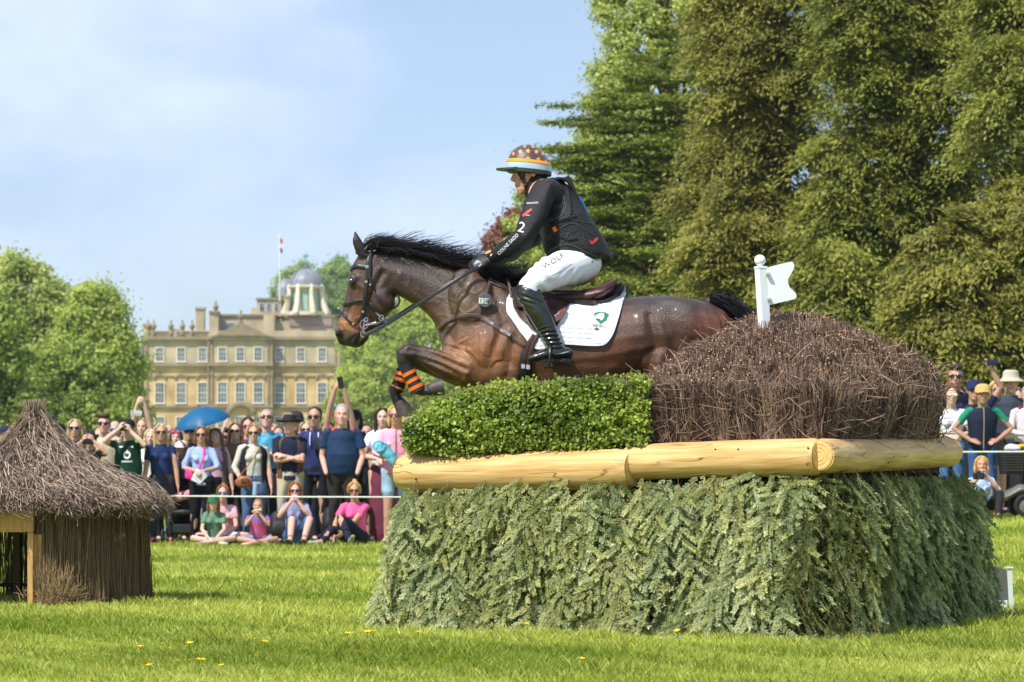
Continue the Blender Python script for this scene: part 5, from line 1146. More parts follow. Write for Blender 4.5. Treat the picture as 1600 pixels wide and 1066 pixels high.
    dk = mat('saddle_leather_dark', lin((44, 34, 34)), rough=.42, var=.2, scale=20, bump=.12, bscale=160)
    pan = patch('saddle_panel', bv, [(868, 462), (900, 462), (930, 461), (960, 452), (977, 445)], [(868, 477), (893, 478.5), (921, 481.5), (948, 478), (966, 469), (974, 458), (977, 449)], dk, root, .018, .020, nx=40, ny=10)
    flap = patch('saddle_flap', bv, [(798, 460), (804, 455), (830, 455), (870, 458), (904, 463)], [(798, 466), (802, 486), (812, 500), (826, 511), (842, 522), (856, 526), (868, 516), (880, 495), (892, 477), (904, 465)], brown, root, .020, .012, nx=44, ny=14)
    patch('knee_roll', bv, [(798, 461), (806, 455), (816, 458)], [(798, 468), (804, 484), (811, 488), (816, 484)], dk, flap, .026, .026, nx=16, ny=12)
    patch('rear_block', bv, [(868, 500), (876, 492), (884, 488)], [(868, 508), (876, 503), (884, 491)], mat('saddle_leather_red', lin((104, 58, 50)), rough=.35, var=.2, scale=20), flap, .030, .014, nx=14, ny=8)
    mb = MB(); seat = [((815, 446), (822, 470), .075), ((835, 452), (840, 476), .11), ((865, 457), (866, 480), .14), ((895, 456), (896, 480), .18), ((922, 452), (920, 479), .20), ((944, 445), (940, 472), .20), ((958, 438), (953, 462), .18), ((966, 433.5), (963, 446), .14)]
    mb.rings([section(a, b, hw, ex=2.6) for a, b, hw in seat]); mb.build('saddle_seat', brown, root)
    patch('seat_fold', bv, [(880, 462), (905, 463), (930, 458), (955, 447)], [(880, 473), (905, 475), (935, 468), (955, 451)], mat('saddle_leather_red'), root, .040, .016, nx=24, ny=8)
    # girth
    strap('girth', bv, [(826, 548), (822, 565), (821, 585), (824, 606), (830, 622)], .072, .014, mat('girth_black', lin((30, 30, 34)), rough=.7, var=.2, scale=40), root, off=.003)
    for dx in (-3, 4): strap('girth_strap', bv, [(838 + dx, 524), (830 + dx, 538), (824 + dx, 556), (822 + dx, 572)], .022, .005, brown, root, off=.018)
    for dx in (-3, 5):
        l, nrm = hit(bv, 821 + dx, 571); MB().box(l + nrm * .030, (.022, .006, .026), bevel=.002).build('girth_buckle', steel, root)
    # leg bandages with orange tape
    bdg = mat('boot_black', lin((30, 30, 36)), rough=.75, var=.2, scale=60, bump=.3, bscale=300); org = mat('tape_orange', lin((236, 112, 24)), rough=.6, var=.12, scale=40)
    for dy, pts in ((-.15, [(635, 571), (639, 582), (645, 594), (650, 603), (655, 613)]), (.15, [(629, 576), (626, 587), (622, 598), (617, 609)])):
        r0 = [.040, .036, .037, .040, .046][:len(pts)]; mb = MB().tube([Hc(x, y, dy) for x, y in pts], [r + .003 for r in r0], [r for r in r0], side=(0, 1, 0), n=20, flat=True); lb = mb.build('leg_boot', bdg, root)
        P_ = [Hc(x, y, dy) for x, y in pts]
        for f in ((.32, .56, .84) if dy < 0 else (.22, .50, .86)):
            s_ = f * (len(P_) - 1); i = int(s_); q = s_ - i; c_ = P_[i].lerp(P_[i + 1], q); d_ = (P_[i + 1] - P_[i]).normalized(); rr = (r0[i] * (1 - q) + r0[i + 1] * q) + .003; d2 = (d_ + Vector((.5 if dy < 0 else -.35, 0, 0)) * .0).normalized()
            th = .010 if not (dy > 0 and f > .8) else .005
            MB().tube([c_ - d_ * th, c_ - d_ * th * .9, c_ + d_ * th * .9, c_ + d_ * th], [rr, rr + .004, rr + .004, rr], [rr - .003, rr + .001, rr + .001, rr - .003], side=(0, 1, 0), n=20, flat=True).build('tape_band', org, lb)
    return root, bv

# ================================================================ RIDER
def build_rider():
    root = empty('person', Hc(905, 440), 'rider in black jacket, white breeches, black boots and starred helmet, leaning forward in the saddle', 'person')
    skinc = lin((206, 150, 122)); skin = mat('rider_skin', (1, 1, 1), rough=.5, var=.08, scale=40, attr='Col', spec=.4)
    hc = Hc(829, 270, 0); HM = rotm(R(-90), R(10), 0)
    shN, shF = Hc(849, 305, -.185), Hc(853, 300, .185); elN, elF = Hc(820, 377, -.26), Hc(832, 366, .27); wrN, wrF = Hc(770, 406, -.15), Hc(776, 408, .10)
    hipN = lambda s: Hc(908, 418, s * .10); knee = lambda s: Hc(822, 458, s * .345); ank = lambda s: Hc(868, 548, s * .36)
    mb = MB(); head_pieces(mb, hc, HM, 1.0)
    mb.tube([Hc(833, 284), Hc(846, 300), Hc(868, 340), Hc(890, 380), Hc(908, 415)], [.055, .17, .155, .14, .16], [.055, .09, .10, .10, .11], side=(0, 1, 0), n=20)
    for s, sh, el, wr in ((-1, shN, elN, wrN), (1, shF, elF, wrF)):
        mb.tube([sh, sh.lerp(el, .5), el, el.lerp(wr, .5), wr], [.052, .045, .036, .033, .025], n=12); mb.tube([hipN(s), hipN(s).lerp(knee(s), .5), knee(s), knee(s).lerp(ank(s), .4), ank(s)], [.072, .060, .045, .042, .028], n=14)
        mb.tube([ank(s), ank(s) + Vector((-.04, 0, -.025)), ank(s) + Vector((-.08, 0, -.03))], [.026, .024, .018], n=10)
        d = Vector((-.93, 0, -.37)); hand_pieces(mb, wr + d * .02, d, Vector((0, s * .75, .6)), Vector((-.2, -s * .5, .8)), .88, curl=.95)
    mb.skin('body', skin, root, voxel=.0048, smooth=3, fn=lambda co: head_cols(co, hc, HM, 1.0, skinc))
    # gloves
    glv = mat('glove_black', lin((34, 34, 38)), rough=.6, var=.3, scale=60, bump=.2); mb = MB()
    for s, wr in ((-1, wrN), (1, wrF)):
        mb = MB(); d = Vector((-.93, 0, -.37)); hand_pieces(mb, wr + d * .02, d, Vector((0, s * .75, .6)), Vector((-.2, -s * .5, .8)), 1.02, curl=.95)
        gl = mb.skin('glove', glv, root, voxel=.0042, smooth=2)
        if s < 0:
            gb = bvh_of(gl); decal('glove_patch', gb, [[(741, 412), (745, 407), (750, 408), (753, 413), (748, 420), (743, 420)]], mat('glove_silver', lin((150, 158, 162)), rough=.35), gl, off=.001)
    MB().tube([wrN + Vector((-.034, -.018, .022)), wrN + Vector((-.014, -.026, .030))], [.008, .009], n=10).build('glove_cuff', mat('cuff_tan', lin((222, 168, 110)), rough=.7), root)
    # sleeves and shirt
    jk = mat('jacket_black', lin((26, 26, 30)), rough=.58, var=.25, scale=30, bump=.3, bscale=120, spec=.3)
    def sleeve(s, sh, el, wr):
        mb = MB(); ins = Hc(862, 312, s * .11); mb.tube([ins, sh, sh.lerp(el, .33), sh.lerp(el, .66), el, el.lerp(wr, .3), el.lerp(wr, .65), wr + (wr - el).normalized() * .005], [.088, .086, .082, .074, .064, .058, .050, .036], [.09, .080, .068, .060, .054, .052, .046, .035], n=20)
        return mb.skin('sleeve', jk, root, voxel=.006, smooth=4, disp=folds(.010, 24, 3 + s, .8))
    slN = sleeve(-1, shN, elN, wrN); sleeve(1, shF, elF, wrF)
    # body protector
    vm = mat('vest_black', lin((27, 27, 31)), rough=.62, var=.2, scale=24, bump=.35, bscale=90)
    secs = [((861, 405), (951, 410), .175), ((852, 398), (955, 398), .195), ((847, 385), (950, 384), .205), ((841, 362), (938, 362), .205), ((839, 338), (924, 338), .20), ((838, 316), (911, 316), .185), ((838, 300), (898, 298), .155), ((838, 290), (882, 285), .115), ((838, 284), (866, 277), .075)]
    mb = MB(); mb.rings([section(a, b, hw, ex=2.5, n=28) for a, b, hw in secs]); mb.ell(Hc(858, 300, -.13), (.085, .075, .065)); mb.ell(Hc(858, 300, .13), (.085, .075, .065)); mb.tube([Hc(905, 398), Hc(948, 402)], [.15, .12], [.05, .035], side=(0, 1, 0), n=18)
    vest = mb.skin('body_protector', vm, root, voxel=.006, smooth=5, disp=folds(.010, 17, 9, 1.0)); vb = bvh_of(vest)
    MB().tube([Hc(848, 304), Hc(838, 292), Hc(833, 281)], [.10, .080, .070], [.095, .082, .066], n=20).build('collar', jk, root)
    col = MB(); col.rings([[Hc(x, y, dy) for x, y, dy in [(829 + 21 * (1 - math.cos(t)) * .5 + k * 2, 281 - 7 * (1 - math.cos(t)) * .5 + k * 9, (.062 + .012 * k) * math.sin(t)) for t in np.linspace(0, 2 * np.pi, 20, endpoint=False)]] for k in (0, .5, 1)]); col.build('collar', mat('collar_grey', lin((70, 74, 76)), rough=.7), root)
    seam = mat('vest_piping', lin((66, 66, 68)), rough=.6)
    for pts, w_ in (([(842, 291), (852, 283), (866, 283), (876, 293), (880, 308), (877, 322), (868, 334), (857, 345)], .010), ([(852, 404), (860, 392), (874, 384), (884, 382), (897, 384), (915, 394), (940, 404)], .007), ([(880, 310), (884, 325), (876, 338), (860, 345)], .006), ([(877, 340), (900, 344), (925, 350)], .005), ([(860, 368), (884, 352), (900, 350), (935, 372)], .005), ([(860, 395), (880, 378), (890, 362)], .005)):
        strap('seam', vb, pts, w_, .005, seam, vest, off=-.001)
    for pts in ([(858, 330), (868, 318), (880, 312)], [(862, 352), (880, 342), (900, 338)], [(886, 290), (890, 310), (892, 335)], [(872, 366), (886, 374), (902, 372)], [(856, 378), (868, 371)], [(856, 386), (868, 378)], [(862, 340), (874, 326)], [(858, 357), (866, 352)]): strap('webbing', vb, pts, .020, .006, jk, vest, off=0)
    l, n = hit(vb, 867.5, 358); MB().box(l + n * .008, (.022, .012, .030), rot=Matrix.Rotation(R(-25), 3, 'Y'), bevel=.003).build('toggle', mat('tape_orange'), vest)
    MB().prism([H(x, y, -.12) for x, y in [(864, 279), (872, 276.5), (882, 277.5), (889, 274), (896, 287), (902, 303), (906, 320), (906, 330), (903, 330), (899, 308), (893, 293), (886, 282), (876, 280), (866, 282)]], (0, 1, 0), .10).build('bib_flap', jk, vest, smooth=False)
    MB().prism([H(x, y, -.10) for x, y in [(904, 305), (909, 309), (915, 322), (920, 336), (906, 338), (904, 320)]], (0, 1, 0), .19).build('bib', mat('bib_blue', lin((40, 92, 160)), rough=.6, var=.12, scale=40), vest, smooth=False)
    red = mat('print_red', lin((214, 60, 48)), rough=.6); wht = mat('print_white', lin((232, 232, 236)), rough=.6, var=.03)
    decal('tick_logo', vb, [[(921, 375), (924, 377), (926, 381), (924, 382)], [(926, 382), (924, 380), (931, 371), (934, 372)], [(928, 377), (933, 371), (935, 373), (930, 379)]], red, vest, off=.001)
    # sleeve prints
    sb = bvh_of(slN); td = lambda *a, **k: text_decal(*a, **k)
    td('sleeve_lettering', sb, 'COLNE SADD', 794, 382, 5.2, R(-45), wht, slN, squeeze=.95); td('sleeve_number', sb, '2', 815, 356, 16, R(15), wht, slN, off=.002); td('sleeve_lettering', sb, 'ORANGES', 832, 317.5, 2.6, R(-4), wht, slN, squeeze=1.1)
    decal('figure_logo', sb, [[(818, 314), (820, 308), (822, 311), (824, 304), (826, 302), (826.5, 308), (824, 313), (822, 315)], [(817, 321), (823, 319.5), (833, 319.5), (832, 320.5), (820, 322)]], wht, slN, off=.001)
    decal('tick_logo', sb, [[(813, 334), (816, 333), (819, 337), (817, 340), (813, 337)], [(816, 336), (822, 331), (830, 326), (832, 327.5), (826, 333), (818, 339)]], red, slN, off=.001); td('sleeve_lettering', sb, 'Racesafe'[:4], 825, 336.5, 2.2, R(-5), wht, slN)
    decal('small_logo', sb, [[(766, 400), (768, 396.5), (769.5, 397), (767.5, 400.5)]], wht, slN, off=.001)
    # breeches
    brm = mat('breeches_white', lin((232, 233, 240)), rough=.62, var=.03, scale=20, bump=.12, bscale=200, sheen=.1)
    mb = MB()
    for s in (-1, 1):
        k = knee(s); mb.tube([Hc(903, 413, s * .075), Hc(885, 421, s * .15), Hc(862, 430, s * .24), Hc(842, 443, s * .30), Hc(826, 457, s * .345), Hc(828, 468, s * .35)], [.120, .108, .096, .083, .064, .054], [.112, .104, .094, .080, .066, .056], n=22)
        mb.ell(Hc(914, 413, s * .075), (.092, .09, .092))
    mb.tube([Hc(903, 415), Hc(897, 392)], [.15, .135], [.115, .11], side=(0, 1, 0), n=22)
    def bd(co):
        px = co[:, 0] / YH * F + HX; py = HY - (co[:, 2] - CH) / YH * F; d = folds(.0030, 20, 5, 1)(co); u = (px - 835) * .75 + (py - 450) * -.65
        d += .0045 * np.sin((px * .55 - py * .9) * .32 + np.sin(px * .09) * 2) * np.exp(-((px - 845) / 24) ** 2) + .003 * np.sin(py * .45 + px * .5) * np.exp(-((px - 895) / 22) ** 2 - ((py - 440) / 14) ** 2); return d
    bre = mb.skin('breeches', brm, root, voxel=.006, smooth=5, disp=bd); bb = bvh_of(bre)
    td('thigh_lettering', bb, 'WOLF', 864.5, 408.5, 7.5, R(-31), mat('print_dark'), bre, squeeze=1.25)
    strap('breeches_seam', bb, [(822, 462), (842, 445), (862, 431), (880, 421), (893, 412)], .0035, .003, mat('seam_grey', lin((170, 172, 180)), rough=.7), bre, off=-.001); strap('pocket', bb, [(913, 398), (922, 402), (934, 407)], .004, .003, mat('print_dark'), bre, off=-.0005)
    l, n = hit(bb, 925, 408.5)
    if l is not None: MB().ell(l, (.008, .005, .008)).build('button', mat('print_grey', lin((110, 116, 110))), bre)
    MB().tube([Hc(878, 391), Hc(893, 391)], [.150, .150], [.05, .075], side=(0, 1, 0), n=24).build('shirt_hem', mat('shirt_orange', lin((206, 78, 30)), rough=.7), root)
    strap('belt', bb, [(898, 386), (912, 391), (926, 396), (940, 404)], .012, .005, wht, bre, off=.001)
    # boots and stirrups
    bm_ = mat('boot_leather', lin((26, 27, 26)), rough=.27, var=.2, scale=30, bump=.1, bscale=120, spec=.6, coat=.35)
    for s in (-1, 1):
        mb = MB(); mb.tube([Hc(824, 463, s * .348), Hc(830, 473, s * .35), Hc(842, 495, s * .36), Hc(853, 518, s * .365), Hc(862, 536, s * .365), Hc(868, 550, s * .365)], [.066, .066, .062, .052, .044, .043], [.060, .062, .062, .052, .044, .043], n=22)
        mb.tube([Hc(884, 557, s * .365), Hc(868, 556, s * .368), Hc(850, 559, s * .375), Hc(836, 563, s * .38), Hc(828, 565, s * .38)], [.034, .040, .038, .032, .022], [.034, .038, .030, .024, .018], n=16)
        def bdisp(co, s=s):
            py = HY - (co[:, 2] - CH) / YH * F; px = co[:, 0] / YH * F + HX; return .0050 * np.sin(py * .95 + px * .25 + 2 * np.sin(px * .12)) * np.exp(-((py - 534) / 13) ** 2) + .0035 * np.sin(py * .8 - px * .3) * np.exp(-((py - 475) / 10) ** 2)
        bo = mb.skin('riding_boot', bm_, root, voxel=.005, smooth=4, disp=bdisp)
        mb = MB(); mb.rings([[Hc(x, y, s * .372 + w_ * z) for z in (-1, 1) for y in ((565, 570) if z < 0 else (570, 565))] for x, w_ in ((891, .024), (880, .030), (872, .024), (850, .030), (834, .024), (827, .012))]); mb.build('sole', mat('sole_black', lin((22, 22, 22)), rough=.7), bo, smooth=False)
        MB().box(Hc(884, 571, s * .37), (.045, .052, .022), bevel=.004).build('heel', mat('sole_black'), bo)
        if s < 0:
            b2 = bvh_of(bo); strap('spur_strap', b2, [(856, 548), (866, 552), (878, 549)], .014, .005, bm_, bo, off=.002); strap('spur', b2, [(866, 553), (878, 552), (888, 550)], .008, .006, mat('steel'), bo, off=.004); strap('boot_zip', b2, [(843, 470), (858, 492), (868, 515), (875, 540)], .004, .003, mat('seam_black', lin((60, 60, 60)), rough=.5), bo, off=0)
        st = mat('stirrup_metal', lin((60, 62, 64)), rough=.3, metal=.8); q = []
        c0 = Hc(857, 566, s * .375)
        pts = [c0 + Vector((x, y, z)) for x, y, z in ((-.004, -.062, -.035), (0, -.064, 0), (.004, -.056, .04), (.006, -.030, .075), (.006, 0, .088), (.006, .030, .075), (.004, .056, .04), (0, .064, 0), (-.004, .062, -.035))]
        mb = MB().tube(pts, .007, n=8); mb.box(c0 + Vector((-.004, 0, -.040)), (.05, .13, .014), bevel=.003); mb.build('stirrup', st, root)
        MB().tube([Hc(858, 490, s * .30), Hc(852, 510, s * .315), Hc(850, 530, s * .35), c0 + Vector((.006, 0, .088))], [.003] * 4, [.013] * 4, side=(0, 1, 0), n=8).build('stirrup_leather', mat('brown_leather'), root)
    # helmet
    hx = Hc(826.5, 263, 0); RX, RY_, RZ = .122, .100, .130
    def dome(z0, z1, k=1.0, n=40, m=10, tilt=.0):
        rs = []
        for i in range(m + 1):
            z = z0 + (z1 - z0) * i / m; r = math.sqrt(max(0, 1 - (z / RZ) ** 2)); pk = 1 + .0 * z
            rs.append([hx + Vector((RX * r * k * math.cos(t), RY_ * r * k * math.sin(t), z * (1 if z < .1 else 1) + .06 * (0) - .04 * math.cos(t) * RX * 0)) for t in np.linspace(0, 2 * np.pi, n, endpoint=False)])
        return rs
    silk = MB().rings([[p + Vector((0, 0, -.10 * (p.x - hx.x))) for p in r] for r in dome(.030, RZ * .995, 1.0, m=16)]).build('helmet_cover', mat('silk_purple', lin((72, 54, 66)), rough=.45, var=.2, scale=14, bump=.15, bscale=30, sheen=.3), root)
    hl = MB().rings([[p + Vector((0, 0, -.10 * (p.x - hx.x))) for p in r] for r in dome(-.012, .030, 1.02, m=5)]).build('helmet_shell', mat('helmet_silver', lin((176, 196, 212)), rough=.25, var=.05, spec=.6), root)
    bandr = [[p + Vector((0, 0, -.10 * (p.x - hx.x))) for p in r] for r in (dome(.022, .022, 1.015, m=1)[0], dome(.024, .024, 1.05, m=1)[0], dome(.036, .036, 1.05, m=1)[0], dome(.040, .040, 1.01, m=1)[0])]
    MB().rings(bandr).build('helmet_band', mat('band_orange', lin((244, 158, 24)), rough=.4, var=.06), root)
    rim = [[p + Vector((0, 0, -.10 * (p.x - hx.x) - (.016 * math.cos((p.x - hx.x) / RX * 3.1) * 0 + .014 * (1 if k else 0) * (1 - .0)))) for p in r] for k, r in enumerate((dome(-.010, -.010, 1.03, m=1)[0], dome(-.016, -.016, 1.035, m=1)[0], dome(-.022, -.022, .97, m=1)[0]))]
    MB().rings(rim).build('helmet_rim', mat('rim_dark', lin((44, 54, 52)), rough=.5), root)
    vs = []; mb = MB(); rs = []
    for i, t in enumerate(np.linspace(-1, 1, 15)):
        a = t * 1.05; bx, by = -RX * math.cos(a) * 1.01, RY_ * math.sin(a) * 1.01; ln_ = .056 * math.cos(t * 1.5) + .003
        rs.append([hx + Vector((bx, by, .000)), hx + Vector((bx - ln_, by * (1 + ln_ * 1.5), -.004 * abs(t))), hx + Vector((bx - ln_, by * (1 + ln_ * 1.5), -.010 - .004 * abs(t))), hx + Vector((bx, by, -.014))])
    mb.rings(rs); mb.build('visor', mat('rim_dark'), root)
    sbv = bvh_of(silk); polys = []
    for x, y, r, q in ((797, 252.3, 3.8, .6), (809.7, 249.3, 4.5, .9), (825, 248.3, 4.7, 1), (841, 249.3, 4.5, .9), (852.5, 253, 4, .6), (802.5, 240.5, 3.6, .7), (813, 237.3, 4.2, .9), (825, 236.3, 4.4, 1), (838, 237.5, 4.2, .9), (848, 240.5, 3.6, .7), (820, 229, 3.4, .9), (833, 229.5, 3.4, .9)): polys += star(x, y, r, random.uniform(-.2, .2), q)
    decal('stars', sbv, polys, mat('star_orange', lin((240, 164, 60)), rough=.5, var=.1), silk, off=.0008)
    hb_ = bvh_of([o for o in root.children if o.name.startswith('body') and 'protector' not in o.name][0]); stp = mat('harness_black', lin((28, 28, 30)), rough=.7)
    strap('chin_strap', hb_, [(811, 270), (814, 277), (818, 283), (821, 289), (822, 297)], .016, .005, stp, root, off=.003); strap('harness_strap', hb_, [(852, 276), (844, 278), (834, 282), (825, 286), (820, 288)], .018, .006, stp, root, off=.003)
    strap('harness_strap', hb_, [(818, 268), (819, 276), (820, 285)], .012, .005, stp, root, off=.004)
    l, n = hit(hb_, 820.5, 288); MB().box(l + n * .008, (.012, .005, .012), bevel=.002).build('buckle', mat('rein_web', lin((150, 150, 150))), root)
    return root

# ================================================================ THE CROWD
SKIN = {'light': lin((212, 174, 154)), 'pink': lin((214, 166, 148)), 'tan': lin((194, 150, 126)), 'olive': lin((176, 134, 110))}
def cmat(c, c2=None, sc=6, rough=.8):
    nm = 'cloth_%02x%02x%02x' % c + ('_%02x%02x%02x_%g' % (*c2, sc) if c2 else '')
    return mat(nm, lin(c), rough=rough, var=.14, scale=sc, bump=.15, bscale=60, col2=lin(c2) if c2 else None, spec=.25)
CROWD_SKIN = None
GROUP = 'spectators watching from behind the rope'
def person(label, px, ytop, Y, pose='stand', arms='down', fem=False, skin='light', hair=('short', (70, 50, 38)), top=('tee', (40, 50, 80)), bottom=('trousers', (40, 40, 50)),
           glasses=(20, 20, 22), hat=None, gilet=None, yaw=0, hyaw=0, hpitch=0, build=1.0, shoes=(60, 55, 55), glasses_up=False, Hmax=None, lean=0.0, headroll=0.0, seed=0):
    X = (px - HX) * Y / F; z0 = float(ground_z(X, Y)); ztop = CH + (HY - ytop) * Y / F - z0 - (.035 if hat else .01)
    seat = {'stand': 1.745, 'cross': .905, 'knees': .93, 'side': .93}[pose]; s = ztop / seat
    root = empty('person', (X, Y, z0), label, 'person', GROUP, rz=R(yaw)); g = random.Random(int(px * 7 + ytop)); sd = int(px)
    MW = Matrix.Translation((X, Y, z0)) @ Matrix.Rotation(R(yaw), 4, 'Z')
    W = lambda v: MW @ (Vector(v) * s); D = lambda v: (MW.to_3x3() @ Vector(v))
    RZ = MW.to_3x3(); sh = .158 if fem else .182; b = build
    if pose == 'stand': pel, nb, hd = (g.uniform(-.01, .01), .01, .93), (lean, -.01, 1.44), (lean * 1.25, -.035, 1.592)
    elif pose == 'cross': pel, nb, hd = (0, .02, .13), (lean, -.10, .625), (lean * 1.3, -.155, .785)
    else: pel, nb, hd = (0, .05, .13), (lean, -.03, .645), (lean * 1.3, -.075, .808)
    pel, nb, hd = Vector(pel), Vector(nb), Vector(hd); up = (nb - pel).normalized(); SHL = {q: nb + Vector((q * sh * b ** .5, 0, 0)) - up * .055 for q in (-1, 1)}
    HIP = {q: pel + Vector((q * .092, 0, -.02)) for q in (-1, 1)}
    if pose == 'stand': KN = {q: Vector((q * .105, -.015, .50)) for q in (-1, 1)}; AN = {q: Vector((q * .115, .02, .085)) for q in (-1, 1)}; TO = {q: Vector((q * .14, -.14, .03)) for q in (-1, 1)}
    elif pose == 'cross': KN = {q: Vector((q * .37, -.22, .15)) for q in (-1, 1)}; AN = {q: Vector((-q * .10, -.42 - .05 * q, .07)) for q in (-1, 1)}; TO = {q: Vector((-q * .24, -.44 - .05 * q, .05)) for q in (-1, 1)}
    elif pose == 'knees': KN = {q: Vector((q * .13 + .10, -.36, .40)) for q in (-1, 1)}; AN = {q: Vector((q * .10 + .06, -.62, .08)) for q in (-1, 1)}; TO = {q: Vector((q * .12 + .03, -.78, .09)) for q in (-1, 1)}
    else: KN = {-1: Vector((-.36, -.30, .24)), 1: Vector((-.22, -.34, .42))}; AN = {-1: Vector((-.48, -.52, .07)), 1: Vector((-.06, -.58, .08))}; TO = {-1: Vector((-.62, -.60, .06)), 1: Vector((-.02, -.72, .14))}
    rel = nb - Vector((0, 0, 1.455))
    A = {'down': {q: ((q * .25, -.06, .83), (q * .3, .4, -.2)) for q in (-1, 1)}, 'pockets': {q: ((q * .19, -.14, .90), (q * .6, .9, 0)) for q in (-1, 1)}, 'hips': {q: ((q * .175, -.12, 1.03), (q * 1, .25, -.1)) for q in (-1, 1)},
         'crossed': {-1: ((.06, -.215, 1.16), (-.7, .1, -.8)), 1: ((-.07, -.19, 1.19), (.7, .1, -.8))}, 'phone': {q: ((q * .085, -.235, 1.585), (q * .8, 0, -.8)) for q in (-1, 1)}, 'up': {q: ((q * .05, -.13, 1.93), (q * .9, 0, -.1)) for q in (-1, 1)},
         'front': {q: ((q * .055, -.26, 1.09), (q * .7, .2, -.6)) for q in (-1, 1)}, 'bag': {-1: ((-.16, -.16, .93), (-.8, .4, 0)), 1: ((.25, -.06, .84), (.3, .4, -.2))}, 'lap': {q: ((q * .07, -.27, .98), (q * .8, .2, -.5)) for q in (-1, 1)},
         'mouth': {q: ((q * .06, -.25, 1.46), (q * .7, 0, -.9)) for q in (-1, 1)}, 'knee': {-1: ((-.30, -.28, .97), (-.5, .2, -.6)), 1: ((-.24, -.32, .92), (.2, -.1, -1))}, 'oneup': {-1: ((-.13, -.13, 1.95), (-.9, 0, -.1)), 1: ((.25, -.06, .83), (.3, .4, -.2))},
         'brolly': {-1: ((-.33, -.15, 1.58), (-.3, 0, -1)), 1: ((.25, -.06, .83), (.3, .4, -.2))}, 'oneface': {-1: ((-.10, -.20, 1.60), (-.8, 0, -.8)), 1: ((.07, -.24, 1.57), (.8, 0, -.8))}, 'upright': {-1: ((-.25, -.06, .83), (-.3, .4, -.2)), 1: ((.20, -.12, 1.88), (.9, 0, -.2))}}[arms]
    EL, WR = {}, {}
    for q in (-1, 1):
        t, h = A[q]; t = Vector(t) + rel; EL[q] = ik(SHL[q], t, .295, .262, h); WR[q] = t if (t - SHL[q]).length < .55 else SHL[q] + (t - SHL[q]).normalized() * .55
    M = RZ @ rotm(R(hyaw), R(hpitch), R(headroll)); hc = W(hd); fs = .96 if fem else 1.0; hs = s * fs * (1.24 if s < .8 else 1.12)
    mb = MB(); head_pieces(mb, hc, M, hs, fem)
    def T(pts, ra, rb=None, side=None, n=12, flat=False): mb.tube([W(p) for p in pts], [r * s for r in ra], [r * s for r in rb] if rb else None, side=D(side) if side else None, n=n, flat=flat)
    L_ = lambda t: pel + (nb - pel) * t
    T([hd + Vector((0, .01, -.09)), nb + Vector((0, 0, .0)), L_(.9)], [.056, .062, .08], [.054, .054, .05], (1, 0, 0))
    T([pel - up * .06, L_(.25), L_(.55), L_(.8), L_(.95)], [.14 * b, .115 * b, .125 * b, .125, .075], [.09 * b, .08 * b, .09 * b, .075, .05], (1, 0, 0), 16)
    for q in (-1, 1):
        T([SHL[q] + Vector((-q * .01, 0, -.01)), SHL[q].lerp(EL[q], .5), EL[q], EL[q].lerp(WR[q], .35), WR[q]], [.038, .041 * b ** .5, .036, .038, .026])
        T([HIP[q], HIP[q].lerp(KN[q], .5), KN[q], KN[q].lerp(AN[q], .35), AN[q]], [.088, .072, .053, .055, .036], n=14); T([AN[q], (AN[q] + TO[q]) / 2, TO[q]], [.038, .034, .022])
        f = (WR[q] - EL[q]).normalized(); dr = f
        if arms in ('phone', 'up', 'oneface', 'mouth') or (arms in ('oneup', 'brolly') and q < 0) or (arms == 'upright' and q > 0): dr = (f * .35 + Vector((-q * .25, 0, .9))).normalized()
        if arms == 'hips': dr = Vector((-q * .75, -.55, -.25))
        if arms == 'crossed': dr = Vector((f.x, .25, .25))
        if arms == 'front': dr = Vector((-q * .5, -.5, -.3))
        if arms == 'bag' and q < 0: dr = Vector((.5, -.4, -.6))
        nrm = Vector((q * .8, -.5, .1)) if abs(dr.z) > .5 else Vector((0, -.7, .7)); th = Vector((-q * .4, -.6, .4)) if abs(dr.z) < .5 or arms in ('down',) else Vector((-q * .9, -.2, .1))
        if arms == 'down' or (arms in ('bag', 'oneup', 'brolly') and q > 0): nrm = Vector((q * .9, .2, 0)); th = Vector((0, -1, 0))
        if arms != 'pockets': hand_pieces(mb, W(WR[q]), D(dr), D(nrm), D(th), s * .95, curl=.75 if arms in ('phone', 'up', 'front', 'mouth', 'oneface') else .35)
    sk = SKIN[skin]; mb.skin('body', mat('skin_crowd', (1, 1, 1), rough=.55, var=.08, scale=30, attr='Col', spec=.35), root, voxel=.0085, smooth=2, fn=lambda co: head_cols(co, hc, M, hs, sk, fem))
    # ---- clothing
    def garment(nm, pieces, m, amp=.008, sc=13, vx=.0115):
        nonlocal mb; mb = MB(); 
        for p in pieces: T(*p)
        return mb.skin(nm, m, root, voxel=vx, smooth=3, disp=folds(amp * 1.9 * s, sc / s, sd, .6))
    tk, tc_ = top[0], top[1]; tm = cmat(*top[1:]) if len(top) > 2 else cmat(tc_); fr = {'tee': .62, 'polo': .66, 'shirt': .93 + 1, 'roll': 1.45, 'tank': .12, 'hoodie': 1.93}[tk]
    hem = -.13 if pose == 'stand' else -.02; bl = b * (1.0 if fem else 1.02)
    wz = (.165, .135, .150, .168, .150) if fem else (.168, .158, .170, .188, .160)
    P_ = [([L_(hem), L_(.12), L_(.38), L_(.68), L_(.82), L_(.91), L_(1.0)], [wz[0] * bl, wz[1] * bl + .012, wz[2] * bl, wz[3], wz[3] - .006, wz[4] - .02, .082], [.118 * bl, .112 * bl + (.05 if b > 1.15 else 0), .118 * bl + (.05 if b > 1.15 else 0), .115, .108, .092, .072], (1, 0, 0), 20, True)]
    if fem:
        P_ += [([L_(.66) + Vector((q * .07, -.085, 0)), L_(.62) + Vector((q * .075, -.105, 0))], [.058, .055], [.05, .05]) for q in (-1, 1)]
